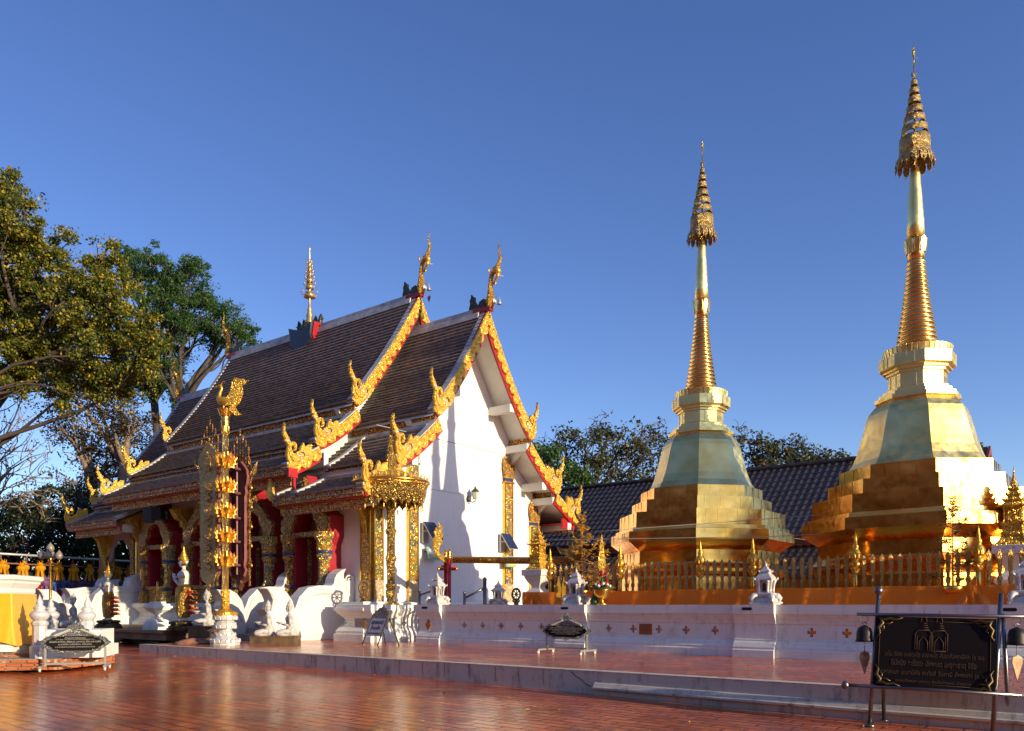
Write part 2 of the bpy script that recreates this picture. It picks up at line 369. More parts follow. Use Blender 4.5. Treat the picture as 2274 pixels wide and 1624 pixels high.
diam = mat('ochre_diamond_tile', (.42,.20,.05), .45, .2, c2=(.28,.12,.03), scale=12)
def diamond(center, u, n, parent, hw=.13, hh=.19):
    b = MB(); b.relief([(-hw,0),(0,-hh),(hw,0),(0,hh)], Vector(center), u, (0,0,1), Vector(n)*.02, .015); part(b, 'diamond_tile', diam, parent)
diamond(DT(DW-.11, -17.2, .59), A, Bm, wall)
# corner pedestal block of the balustrade (sunlit end face, shaded front)
K = P(830, HY, 25.9); K.z = 0
ped = empty('wall_end_pedestal', 'white moulded pedestal block closing the balustrade, below the tall gold umbrella', 'pedestal', K)
b = MB()
wall_run(b, K-A*1.0, A, Bm, 1.0, thick=.9); part(b, 'front_face', wallwhite, ped)
b = MB(); wall_run(b, K+Vector((0,0,0)), B, A, 2.35, thick=.9, crosses=[1.35]); part(b, 'end_face', wallwhite, ped)
diamond(K-A*.45+Bm*.005+Vector((0,0,.59)), A, Bm, ped)
K2 = P(746, HY, 27.0); K2.z = 0
pd2 = empty('waisted_pedestal', 'white waisted pedestal under the brown dharma wheel, left of the lady sign', 'pedestal', K2)
b = MB()
def waist(b, o, prof, sx, sy, ux=A, uy=B):
    vs = []; k = 4
    for e, z in prof:
        for cx, cy in ((-1,-1),(1,-1),(1,1),(-1,1)): vs.append(Vector(o)+ux*(cx*(sx+e))+uy*(cy*(sy+e))+Vector((0,0,z)))
    fs = [(i*4+j, i*4+(j+1)%4, i*4+4+(j+1)%4, i*4+4+j) for i in range(len(prof)-1) for j in range(4)]
    b.add(vs, fs+[(3,2,1,0), tuple(len(vs)-4+j for j in range(4))])
WP = [(.30,0),(.30,.24),(.25,.26),(.26,.34),(.16,.46),(.05,.52),(.05,.56),(0,.58),(0,.70),(.04,.71),(.06,.76),(.14,.84),(.24,.93),(.25,.99),(.30,1.0),(.30,1.10),(.24,1.12),(.24,1.20),(.14,1.22),(.14,1.30)]
cpd = K2+A*.75+B*.55
waist(b, cpd, WP, .42, .38); part(b, 'moulded_block', wallwhite, pd2)
# low wall of the temple's own platform in front of the gable
b = MB(); b.box(-5.2, 6.2, -1.0, -.02, 0, 1.16); b.box(-5.3, 6.3, -1.1, 0.03, 1.02, 1.12)
pf = b.build('gable_platform', white, loc=O, rz=THB); tag(pf, kind='structure')
# ---------------------------------------------------------------- tiled hall behind the chedis
rooftile = mat('dark_grey_roof_tile', (.032,.029,.032), .38, c2=(.055,.045,.045), scale=3, bump=.4)
hall = empty('tiled_hall', 'long dark grey tiled roof of the hall behind the two golden chedis', 'hall', DT(30, 0, 0))
def tiled(b, dr, zr, de, ze, t0, t1, courses, pitch=.30):
    nt_ = int((t1-t0)/pitch); seg = 6; xs = [t0+(t1-t0)*i/(nt_*seg) for i in range(nt_*seg+1)]
    hs_ = [.045*max(0, sin(2*pi*(i % seg)/seg+.6))+.0 for i in range(len(xs))]
    for c in range(courses):
        f0, f1 = c/courses, (c+1)/courses; vs = []
        for f, lift in ((f0, .0), (f1, .055), (f1, -.01)):
            for x, h in zip(xs, hs_): vs.append(DT(dr+(de-dr)*f, x, zr+(ze-zr)*f+lift+h*(1 if lift >= 0 else 0)))
        n = len(xs)
        b.add(vs, [(i, i+1, n+i+1, n+i) for i in range(n-1)]+[(n+i, n+i+1, 2*n+i+1, 2*n+i) for i in range(n-1)])
tr = tau_at(2192, 36.3)
b = MB(); tiled(b, 36.3, 7.36, 32.3, 3.99, -34, tr, 13); part(b, 'upper_roof', rooftile, hall)
b = MB(); tiled(b, 32.6, 3.55, 30.4, 2.30, -30, tr+.4, 7); part(b, 'lower_roof', rooftile, hall)
b = MB(); tiled(b, 36.3, 7.36, 40.3, 3.99, -34, tr, 13); part(b, 'rear_roof', rooftile, hall)
b = MB(); pts = [DT(36.3, -34+i*.35, 7.43+.03*(i % 2)) for i in range(int((tr+34)/.35)+1)]; b.tube(pts, .10, 6); part(b, 'ridge_cap', rooftile, hall)
b = MB()
for s_ in (-1, 1):
    b.prism([(0,.02),(s_*4.2,-3.52),(s_*4.2,-3.85),(0,-.30)], DT(36.3, tr+.03, 7.36), B, (0,0,1), A*.08)
part(b, 'gable_trim', mat('faded_red_trim', (.20,.03,.02), .5), hall)
b = MB(); b.prism([(0,-.1),(3.9,-3.5),(3.9,-7.3),(-3.5,-7.3),(-3.5,-3.5)], DT(36.3, tr-.35, 7.36), B, (0,0,1), A*.1)
b.prism([(-34,0),(tr-.3,0),(tr-.3,4.2),(-34,4.2)], DT(33.0, 0, 0), A, (0,0,1), B*.2); part(b, 'wall', mat('pink_render', (.30,.14,.10), .7), hall)
b = MB()
for z in (3.62, 3.8, 2.15): b.prism([(-34,0),(tr,0),(tr,.1),(-34,.1)], DT(32.25 if z > 3 else 30.4, 0, z), A, (0,0,1), B*.06)
part(b, 'eave_board', mat('dark_eave_wood', (.05,.018,.015), .6), hall)
# ================================================================ TEMPLE HALL (local x = across, y = along away from the camera, z up)
def col_tile(name, c1, c2, accent):
    m = bpy.data.materials.new(name); m.use_nodes = True; t = m.node_tree; b = t.nodes['Principled BSDF']; L = t.links.new; N = t.nodes.new
    tc = N('ShaderNodeTexCoord'); mp = N('ShaderNodeMapping'); mp.inputs['Scale'].default_value = (9, 5.5, 9); L(tc.outputs['Object'], mp.inputs[0])
    v = N('ShaderNodeTexVoronoi'); v.inputs['Scale'].default_value = 1; L(mp.outputs[0], v.inputs['Vector'])
    sp = N('ShaderNodeSeparateColor'); L(v.outputs['Color'], sp.inputs[0])
    mx = N('ShaderNodeMix'); mx.data_type = 'RGBA'; mx.inputs[6].default_value = (*c1, 1); mx.inputs[7].default_value = (*c2, 1); L(sp.outputs[0], mx.inputs[0])
    g = N('ShaderNodeMath'); g.operation = 'GREATER_THAN'; g.inputs[1].default_value = .985; L(sp.outputs[1], g.inputs[0])
    m2 = N('ShaderNodeMix'); m2.data_type = 'RGBA'; m2.inputs[7].default_value = (*accent, 1); L(g.outputs[0], m2.inputs[0]); L(mx.outputs[2], m2.inputs[6])
    L(m2.outputs[2], b.inputs['Base Color']); b.inputs['Roughness'].default_value = .5
    n = N('ShaderNodeTexNoise'); n.inputs['Scale'].default_value = 9; n.inputs['Detail'].default_value = 4; L(tc.outputs['Object'], n.inputs['Vector'])
    bp = N('ShaderNodeBump'); bp.inputs['Strength'].default_value = .6; bp.inputs['Distance'].default_value = .03; L(n.outputs[0], bp.inputs['Height']); L(bp.outputs[0], b.inputs['Normal'])
    return m
roofm = col_tile('aged_brown_roof_tile', (.31,.265,.24), (.15,.13,.125), (.55,.22,.10))
ridgew = mat('lime_ridge_mortar', (.58,.58,.57), .6, c2=(.34,.34,.34), scale=2.5, bump=.6, bscale=14)
soffitm = mat('pale_soffit_paint', (.72,.74,.70), .7, c2=(.64,.66,.62), scale=2)
temple = empty('temple_hall', 'white temple hall with steep tiered brown tile roofs, gilt gable boards and naga finials', 'temple', O, THB)
TF = [((0,12.35),(3.0,8.05),.22), ((2.75,7.72),(4.85,6.1),.10), ((4.6,5.85),(6.3,5.0),.04)]
TM = [((0,13.75),(3.55,8.85),.25), ((3.3,8.5),(5.3,7.05),.10), ((5.1,6.8),(6.5,6.0),.04)]
def curve(tier, n):
    (s0,z0),(s1,z1),sag = tier
    return [(s0+(s1-s0)*i/n, z0+(z1-z0)*i/n - sag*sin(pi*i/n)) for i in range(n+1)]
def roof(tier, side, t0, t1, n, lift=.085):
    b = MB(); c = curve(tier, n)
    dz = (tier[1][1]-tier[0][1]); ds = tier[1][0]-tier[0][0]; l = math.hypot(dz, ds); nx, nz = -dz/l, ds/l
    for i in range(n):
        (sa,za),(sb,zb) = c[i], c[i+1]
        j = [random.uniform(-.006,.006) for _ in range(2)]
        p = [(side*sa,t0,za),(side*sa,t1,za),(side*(sb+nx*lift),t1,zb+nz*lift+j[0]),(side*(sb+nx*lift),t0,zb+nz*lift+j[1]),(side*sb,t1,zb-.01),(side*sb,t0,zb-.01)]
        b.add(p, [(0,1,2,3),(3,2,4,5)])
    b.build('tiled_roof', roofm, temple)
    b = MB(); c = curve(tier, 6); k = len(c)
    vs = [(side*s,t0+.05,z-.16) for s,z in c]+[(side*s,t1-.05,z-.16) for s,z in c]
    b.add(vs, [(i,i+1,k+i+1,k+i) for i in range(k-1)])
    b.build('soffit', soffitm, temple)
def edge_strip(tier, side, t0, t1):          # mortar strip over the verge
    b = MB(); c = curve(tier, 8); vs = []
    for s, z in c: vs += [(side*s,t0,z+.13),(side*s,t1,z+.13),(side*s,t1,z-.05),(side*s,t0,z-.05)]
    fs = [(i*4+j,i*4+(j+1)%4,i*4+4+(j+1)%4,i*4+4+j) for i in range(8) for j in range(4)]+[(3,2,1,0),(32,33,34,35)]
    b.add(vs, fs)
    # small upturned lime flames on rear verge
    b.build('verge_mortar', ridgew, temple)
def barge(tier, side, t, d, first):          # gilt board with scalloped lower edge; d = outward direction along t (-1 front, +1 rear)
    (s0,z0),(s1,z1),sag = tier; n = 10; c = curve(tier, n)
    L_ = math.hypot(s1-s0, z1-z0); nx, nz = (z1-z0)/L_, -(s1-s0)/L_       # pointing inward/down
    def pt(f, off):
        i = min(int(f*n), n-1); g = f*n-i; s = c[i][0]+(c[i+1][0]-c[i][0])*g; z = c[i][1]+(c[i+1][1]-c[i][1])*g
        return (side*max(s+nx*off, .0), z+nz*off)
    ns = max(2, int(L_/.42)); f0 = 0.02 if first else -.06/L_*4; low = []; 
    for i in range(ns):
        for q, o in ((0,.18),(.15,.29),(.4,.34),(.7,.31),(.92,.21)):
            f = (i+q)/ns; low.append(pt(min(max(f,.0),1), o+(.03 if i%2 else 0)))
    low.append(pt(1,.20))
    top = [pt(i/n, -.07 if d < 0 else .02) for i in range(n+1)]
    poly = top + low[::-1]
    b = MB(); b.relief([(p[0],p[1]) for p in poly], (0,t,0), (1,0,0), (0,0,1), (0,d*.08,0), .03)
    for i in range(ns*2):                       # carved bosses along the board
        x, z = pt((i+.5)/(ns*2), .08); r = .07
        b.lathe([(r,0),(r*1.0,.02),(r*.6,.055),(r*.3,.06),(.01,.05)], 8, (0,0,0)) if False else None
        m = Matrix.Translation((x, t+d*.065, z)) @ Matrix.Rotation(-d*pi/2, 4, 'X') ; b.xf = m
        b.lathe([(r,0),(r,.025),(r*.66,.03),(r*.55,.06),(r*.2,.075),(.004,.07)], 8); b.xf = None
    b.build('gable_board', nagagold, temple)
    b = MB(); redp = top + [pt(i/n, .40 if i < n else .32) for i in range(n, -1, -1)]
    b.prism(redp, (0,t-d*.09,0), (1,0,0), (0,0,1), (0,d*.085,0)); b.build('backing_board', red, temple)
NAGA = [(848,108),(858,150),(852,185),(872,225),(905,262),(912,290),(938,318),(945,300),(985,298),(1008,322),(1014,360),(1000,398),(975,404),(968,388),(985,372),(972,340),(950,345),(940,380),(955,420),(990,440),(1015,405),(1050,385),(1068,335),(1100,288),(1124,335),(1165,300),(1215,290),(1215,380),(1180,430),(1150,480),(1110,500),(1098,522),(1060,534),(1040,560),(1005,570),(960,602),(932,592),(905,572),(918,542),(888,508),(876,455),(884,400),(894,355),(872,325),(850,312),(838,298),(866,290),(842,270),(835,245),(822,222),(838,200),(826,168),(842,150)]
redp_ = mat('naga_mouth_paint', (.65,.62,.60), .5); bluep = mat('naga_blue_enamel', (.03,.05,.16), .3)
nagas = []
def naga(side, s1, z1, t, d, k=.00318):
    b = MB(); q = [((-(x-1050))*k*side, (540-y)*k) for x, y in NAGA]
    o = (side*(s1-.50), t+d*-.02, z1+.12)
    b.relief(q, o, (1,0,0), (0,0,1), (0,d*.085,0), .014); b.relief([(a,c_) for a,c_ in q], o, (1,0,0), (0,0,1), (0,-d*.03,0), .012)
    # spine scales and throat ridge
    def pp(x, y): return (o[0]-(x-1050)*k*side, t+d*.075, o[2]+(540-y)*k)
    b.tube([pp(905,350),pp(912,420),pp(930,480),pp(970,515),pp(1020,510),pp(1060,480)], [.02,.04,.045,.045,.04,.02], 8)
    b.tube([pp(960,320),pp(992,330),pp(996,370),pp(975,390)], [.02,.028,.028,.015], 6)
    n_ = b.build('naga_finial', nagagold, temple)
    b = MB(); b.tube([pp(1000,425),pp(1030,450),pp(1060,440),pp(1055,475),pp(1090,455),pp(1080,490),pp(1050,505)], [.016,.022,.022,.024,.022,.02,.012], 6)
    b.tube([pp(852,298),pp(872,312),pp(900,300),pp(915,312)], [.012,.02,.022,.01], 6)
    build_each(b, 'painted_jaw', redp_, n_)
    b = MB(); b.tube([pp(1062,405),pp(1085,402),pp(1106,418),pp(1106,445)], [.018,.026,.026,.014], 6); b.build('blue_collar', bluep, n_)
def section(T, t0, t1, front, rear, ns=(29,10,7), ext=(0,0,0,0)):
    for side in (-1, 1):
        for i, tier in enumerate(T):
            a, e = t0, t1
            if i == 2: e = t1+ext[1]; a = t0+ext[0]
            if i == 1: e = t1+ext[3]; a = t0+ext[2]
            roof(tier, side, a, e, ns[i])
            if front:
                edge_strip(tier, side, t0-.02, t0+.30); barge(tier, side, t0, -1, i == 0); naga(side, tier[1][0], tier[1][1], t0-.03, -1)
            else: edge_strip(tier, side, a-.02, a+.22)
            if rear:
                edge_strip(tier, side, e-.26, e+.02); barge(tier, side, e, 1, i == 0); naga(side, tier[1][0], tier[1][1], e+.03, 1)
            else: edge_strip(tier, side, e-.22, e+.02)
            # frieze under the tier, flashing on the next
            (s1, z1) = tier[1]; b = MB()
            if i < 2:
                zb = T[i+1][0][1]; x = s1-.13
                b.box(*sorted((side*(x-.05), side*x)), a+.05, e-.05, zb-.05, z1+.0); b.build('carved_frieze', fascia, temple)
                b = MB(); x = T[i+1][0][0]+.28; b.box(*sorted((side*(x-.20), side*(x+.02))), a+.3, e-.3, zb-.22, zb-.10); b.build('white_flashing', ridgew, temple)
            else:
                x = s1-.05
                b.box(*sorted((side*(x-.05), side*x)), a+.05, e-.05, z1-.27, z1-.0)
                b.box(*sorted((side*(x-.35), side*(x-.30))), a+.25, e-.25, z1-.62, z1-.24); b.build('carved_frieze', fascia, temple)
                b = MB(); b.box(*sorted((side*(x-.30), side*(x-.06))), a+.06, e-.06, z1-.30, z1-.25); b.box(*sorted((side*(x-.29), side*(x-.26))), a+.2, e-.2, z1-.62, z1-.66) if False else None
                b.build('eave_lining', red, temple)
    b = MB(); z0 = T[0][0][1]
    pr = [(-.20,-.16),(-.17,.04),(-.11,.08),(-.10,.24),(.10,.24),(.11,.08),(.17,.04),(.20,-.16)]
    b.prism(pr, (0,t0+.35,z0), (1,0,0), (0,0,1), (0,t1-t0-.7,0)); b.build('ridge_cap', ridgew, temple)
section(TF, -1.21, 3.9, True, False, ext=(0,-.25,0,0))
section(TM, 2.45, 15.9, True, True, ns=(31,11,8), ext=(0,0,0,0))
section(TF, 14.4, 20.7, False, True, ext=(.6,-.8,0,-.25))
for side in (-1, 1):
    for tier in TF[1:]: edge_strip(tier, side, 2.30, 2.52)
# hip flame ornament at the end of the lowest front tier
b = MB(); b.relief([(0,-.1),(.16,.02),(.20,.22),(.12,.42),(.04,.55),(.02,.85),(-.05,.6),(-.14,.45),(-.20,.22),(-.14,.02)], (-6.28,3.62,5.0), (0,1,0), (0,0,1), (-.10,0,0), .02)
b.build('flame_finial', goldcarve, temple)
b = MB()
for sd in (-1,):
    b.box(-6.5,-6.12,2.34,2.42,5.62,5.95); b.box(-6.3,-6.2,2.34,2.42,5.2,5.65)
b.build('red_bracket', red, temple)
# walls
b = MB()
def gable(T, t, th, z0, wmax, ov=.17):
    pts = [(-wmax,z0),(wmax,z0)]; prof = []
    for tier in T[::-1]:
        for s, z in curve(tier, 6)[::-1]:
            if s <= wmax: prof.append((s, z-ov))
    prof = [(wmax, prof[0][1]-.0)]+prof
    prof2 = [p for p in prof]
    pts += prof2 + [(-s, z) for s, z in prof2[::-1][1:]]
    b.prism(pts, (0,t,0), (1,0,0), (0,0,1), (0,th,0))
gable(TF, 0, .25, 1.16, 4.785)
b.build('front_gable_wall', whitewall, temple)
b = MB(); gable(TM, 3.3, .2, 6.0, 4.7); gable(TM, 15.3, .2, 6.0, 4.7); build_each(b, 'upper_gable_wall', soffitm, temple)
b = MB(); gable(TF, 15.9, .25, 1.16, 4.785); b.build('rear_gable_wall', whitewall, temple)
b = MB(); b.box(-4.785,-4.55,.25,15.9,1.3,5.95); b.box(-4.76,-4.56,2.6,15.2,5.95,6.75); b.build('side_wall', whitewall, temple)
b = MB(); b.box(4.55,4.785,.25,15.9,1.16,5.95); b.box(4.56,4.76,2.6,15.2,5.95,6.75); b.build('side_wall', whitewall, temple)
# thin crack lines / string courses on the gable
b = MB(); b.box(-4.6,4.6,-.012,0,7.42,7.445); b.box(-2.6,4.6,-.012,0,5.50,5.512); b.build('string_line', mat('grey_joint', (.30,.30,.29), .8), temple)
# podium: moulded
b = MB(); prof = [(.75,.0),(.75,.30),(.68,.34),(.68,.42),(.5,.55),(.42,.60),(.42,.66),(.34,.68),(.34,.86),(.42,.90),(.48,.98),(.6,1.06),(.66,1.10),(.66,1.26),(.5,1.30)]
def ringprof(x0,x1,y0,y1,prof):
    vs = []
    for e, z in prof: vs += [(x0-e,y0-e,z),(x1+e,y0-e,z),(x1+e,y1+e,z),(x0-e,y1+e,z)]
    b.add(vs, [(i*4+j,i*4+(j+1)%4,i*4+4+(j+1)%4,i*4+4+j) for i in range(len(prof)-1) for j in range(4)]+[(3,2,1,0),tuple(len(vs)-4+j for j in range(4))])
ringprof(-4.9,4.9,0.0,19.6,prof); b.build('podium', wallwhite, temple)
# soffit beams on the gable
b = MB()
for side in (-1, 1):
    for s, z in ((1.6,8.9),(2.72,7.5),(3.8,6.05),(4.55,5.5),(5.7,4.5)):
        b.box(*sorted((side*(s-.12), side*(s+.16))), -1.12, 0 if s < 4.7 else .3, z-.02, z+.28)
    for s, z in ((2.9,7.55),(4.7,5.62)): b.prism([(0,0),(-.85,0),(0,-.55)], (side*(s-.03),-.0,z), (0,1,0), (0,0,1), (side*.1,0,0))
build_each(b, 'purlin_beam', soffitm, temple)
b = MB(); b.box(5.2,6.2,-1.0,19,4.70,4.74); b.box(6.12,6.18,-1.1,19,4.50,4.98); b.box(5.2,6.18,-1.1,-1.02,4.5,4.95); build_each(b, 'eave_lining', red, temple)
# gable pillars with petal capitals
capm = carved('painted_petal_capital', (.85,.50,.10), (.30,.02,.03), 8, .5, .4, cols=[(.02,.16,.06),(.40,.02,.03),(.03,.05,.22),(.55,.30,.05)])
def pillar(x0, x1, ztop, y=0, side=False):
    b = MB()
    if side: b.box(-4.785-.10, -4.785, x0, x1, 1.35, ztop)
    else: b.box(x0, x1, y-.10, y, 1.35, ztop)
    p = b.build('gilt_pillar', mosaic, temple)
    b = MB()
    if side: b.box(-4.785-.14, -4.785, x0-.02, x1+.02, 1.3, 2.05)
    else: b.box(x0-.02, x1+.02, y-.14, y, 1.3, 2.05)
    b.build('pillar_base', carved('pale_floral_tile', (.80,.55,.20), (.55,.52,.45), 9, .6, .35, dist=.02), p)
    b = MB()
    for e in (.03, -.0): 
        if side:
            b.box(-4.785-.13, -4.785, x0-.03, x0+.03, 1.35, ztop); b.box(-4.785-.13, -4.785, x1-.03, x1+.03, 1.35, ztop); break
        b.box(x0-.02, x0+.04, y-.13, y, 1.35, ztop); b.box(x1-.04, x1+.02, y-.13, y, 1.35, ztop); break
    b.build('pillar_edge', goldplain, p)
    return p
def capital(xc, w_, z, p):
    b = MB()
    b.box(xc-w_/2-.05, xc+w_/2+.05, -.18, 0, z, z+.07); b.box(xc-w_/2-.03, xc+w_/2+.03, -.16, 0, z+.20, z+.27)
    for i, (h, r) in enumerate(((.55,5),(.85,4))):
        for j in range(r):
            x = xc-w_/2+(j+.5)*w_/r; ww = w_/r*.62; lean = (x-xc)*.35
            b.relief([(-ww,0),(ww,0),(ww*1.05+lean,h*.6),(lean,h),(-ww*1.05+lean,h*.6)], (x,-.10+i*.05,z+.27), (1,0,0), (0,0,1), (0,-.08+i*.02,0), .02)
    b.build('petal_capital', capm, p)
    b = MB(); b.box(xc-w_/2-.01, xc+w_/2+.01, -.13, 0, z+.07, z+.20); b.build('blue_band', bluep, p)
for x0, x1, zt, zc in ((-4.785,-4.38,5.6,4.6),(-3.13,-2.65,7.3,6.3),(2.42,2.97,7.3,6.25),(4.25,4.785,5.5,4.55)):
    p = pillar(x0, x1, zt if zt-zc < .1 else zc); capital((x0+x1)/2, x1-x0, zc, p)
for t0, t1 in ((.0,.45),(4.12,4.52),(7.55,8.0),(11.1,11.55),(15.45,15.9)): pillar(t0, t1, 5.3, side=True)
# eave brackets (naga shaped) on the side wall
for tc in (.22, 4.3, 7.8, 11.3, 15.6):
    b = MB(); q = [(0,0),(.92,.95),(1.0,1.15),(.75,1.28),(.40,1.30),(0,1.30),(0,.6)]
    q = [(.0,-.62),(.14,-.2),(.26,.2),(.34,.42),(.52,.52),(.55,.74),(.78,.82),(.92,1.0),(1.02,1.22),(.8,1.34),(0,1.34)]
    b.relief(q, (-4.785,tc+.10,4.0), (-1,0,0), (0,0,1), (0,-.20,0), .03); b.relief(q, (-4.785,tc+.10,4.0), (-1,0,0), (0,0,1), (0,.04,0), .02)
    b.tube([(-4.9,tc-.1,3.6),(-5.0,tc-.1,4.1),(-5.22,tc-.1,4.4),(-5.15,tc-.1,4.75),(-5.4,tc-.1,5.0),(-5.6,tc-.1,5.2)], [.02,.05,.08,.07,.08,.04], 8)
    b.build('naga_bracket', goldcarve, temple)
# portals along the side wall
redd = mat('deep_crimson_paint', (.32,.012,.022), .5)
def portal(tc, sill):
    f = -5.42; hw = 1.15; zs = 3.80; z0 = 1.31
    # red body with ogee top
    out = [(-hw-.12,z0),(hw+.12,z0),(hw+.12,2.2),(hw-.02,2.6),(hw-.02,3.3),(hw+.14,3.6),(hw+.14,4.35),(hw-.12,4.5),(.72,4.95),(.42,5.15),(.16,5.45),(0,5.85),(-.16,5.45),(-.42,5.15),(-.72,4.95),(-hw+.12,4.5),(-hw-.14,4.35),(-hw-.14,3.6),(-hw+.02,3.3),(-hw+.02,2.6),(-hw-.12,2.2)]
    iz = [(-.62,sill),(.62,sill),(.62,3.7),(.72,3.85),(.66,4.05),(.50,4.18),(.46,4.42),(.25,4.60),(0,4.68),(-.25,4.60),(-.46,4.42),(-.50,4.18),(-.66,4.05),(-.72,3.85),(-.62,3.7)]
    def ring(bb, outer, inner, x, dx, k=.0):
        o = Vector((x,tc,0)); U = Vector((0,-1,0)); V = Vector((0,0,1)); W = Vector((dx,0,0)); no, ni = len(outer), len(inner)
        vs = [o+U*a+V*c for a,c in outer]+[o+U*a+V*c+W for a,c in outer]+[o+U*a+V*c for a,c in inner]+[o+U*a+V*c+W for a,c in inner]
        fs = [(i,(i+1)%no,no+(i+1)%no,no+i) for i in range(no)]+[(2*no+i,2*no+ni+i,2*no+ni+(i+1)%ni,2*no+(i+1)%ni) for i in range(ni)]
        from mathutils.geometry import tessellate_polygon
        L_ = [[Vector((a,c,0)) for a,c in outer],[Vector((a,c,0)) for a,c in inner[::-1]]]
        tr_ = tessellate_polygon(L_)
        idx = lambda i: i if i < no else 2*no+(ni-1-(i-no))
        for tri in tr_:
            q = [idx(i) for i in tri]; fs.append(tuple(q)); fs.append(tuple((i+no if i < no else i+ni) for i in q[::-1]))
        bb.add(vs, fs)
    b = MB(); ring(b, out, iz, -4.79, f+4.79); pt = b.build('portal', redd, temple)
    gout = [(-hw,3.85),(-.70,3.80)]+[]
    # gilt arch face
    face_o = [(.74,3.75),(hw+.05,3.75),(hw+.18,3.95),(hw+.16,4.28),(hw-.12,4.45),(.74,4.82),(.44,5.05),(.17,5.35),(0,5.78),(-.17,5.35),(-.44,5.05),(-.74,4.82),(-hw+.12,4.45),(-hw-.16,4.28),(-hw-.18,3.95),(-hw-.05,3.75),(-.74,3.75),(-.76,3.9),(-.66,4.12),(-.53,4.22),(-.48,4.48),(-.26,4.66),(0,4.74),(.26,4.66),(.48,4.48),(.53,4.22),(.66,4.12),(.76,3.9)]
    b = MB(); b.relief([(-a,c) for a,c in face_o], (f-.005,tc,0), (0,-1,0), (0,0,1), (-.14,0,0), .02)
    b.build('gilt_arch', browncarve, pt)
    b = MB(); b.box(f-.10, f+.02, tc-.75, tc+.75, 3.62, 3.80); b.box(f-.06, f+.05, tc-hw-.1, tc+hw+.1, z0, z0+.12)
    if sill > 1.4: b.box(f-.12, f+.02, tc-.85, tc+.85, sill-.14, sill); b.box(f-.03, f+.02, tc-.72, tc+.72, z0+.12, sill-.14)
    build_each(b, 'lintel', browncarve, pt)
    b = MB(); b.box(-4.83,-4.79,tc-.9,tc+.9,sill,5.0); b.build('recess', maroon, pt)
    b = MB(); b.prism([(-.5,3.7),(.5,3.7),(.52,3.9),(.4,4.15),(.18,4.45),(0,4.6),(-.18,4.45),(-.4,4.15),(-.52,3.9)], (-4.9,tc,0), (0,-1,0), (0,0,1), (.06,0,0)); b.build('carved_tympanum', browncarve, pt)
    for sgn in (-1, 1):
        b = MB(); b.xf = Matrix.Translation((-4.92,tc+sgn*.60,0)) @ Matrix.Rotation(sgn*.9, 4, 'Z')
        b.box(-.03,.03,*sorted((0,-sgn*.52)),sill+.02,3.6)
        b.box(-.05,.05,*sorted((-sgn*.05,-sgn*.15)),sill+.05,3.55) ; b.build('door_leaf', browncarve, pt)
    for sgn in (-1, 1):                      # turned, mosaic covered columns
        b = MB(); pr = [(.33,0),(.33,.28),(.27,.30),(.30,.42),(.24,.50),(.29,.62),(.22,.72),(.20,.80),(.20,1.45),(.23,1.5),(.30,1.62),(.24,1.70),(.24,1.78),(.29,1.86),(.26,1.95),(.30,2.02),(.27,2.12),(.34,2.22),(.36,2.28),(.36,2.44)]
        b.lathe(pr, 10, (f+.02,tc+sgn*(hw-.18),z0), smooth=False); cc = b.build('mosaic_column', mosaic if sgn < 0 else browncarve, pt)
        b = MB(); b.lathe([(.272,1.70),(.272,1.79)], 10, (f+.02,tc+sgn*(hw-.18),z0)); b.lathe([(.315,.52),(.30,.60)], 10, (f+.02,tc+sgn*(hw-.18),z0)); build_each(b, 'blue_band', bluep, cc)
portal(2.75, 1.33); portal(5.95, 1.33); portal(9.45, 2.0); portal(13.1, 2.0)
# open porch at the far end
b = MB(); b.box(-5.0,-4.55,18.65,19.3,1.3,5.3); b.box(-4.95,-4.6,16.05,16.4,1.3,5.3); b.box(4.5,5.0,18.6,19.2,1.3,5.3); build_each(b, 'porch_pillar', browncarve, temple)
b = MB(); b.relief([(0,-.9),(.22,-.2),(.35,.3),(.6,.6),(.75,1.0),(1.0,1.25),(0,1.3)], (-5.0,18.8,3.9), (-1,0,0), (0,0,1), (0,-.2,0), .03); b.relief([(0,-.4),(.3,.3),(1.1,1.2),(0,1.3)], (-4.8,18.65,3.9), (0,-1,0), (0,0,1), (-.2,0,0), .03); b.build('naga_bracket', goldcarve, temple)
b = MB(); arch = [(16.4,5.3),(16.4,3.3),(16.55,3.5),(16.7,3.9),(17.0,4.05),(17.2,4.25),(17.55,4.32),(17.9,4.25),(18.1,4.05),(18.4,3.9),(18.5,3.5),(18.65,3.3),(18.65,5.3)]
b.prism(arch, (-4.85,0,0), (0,1,0), (0,0,1), (.15,0,0)); b.build('porch_arch', mat('pinkish_porch_plaster', (.50,.36,.34), .7), temple)
b = MB(); b.box(-5.2,-4.5,15.9,19.4,5.2,5.3); b.box(-5.75,-5.1,15.5,15.62,4.5,4.85); b.build('porch_beam', whitewall, temple)
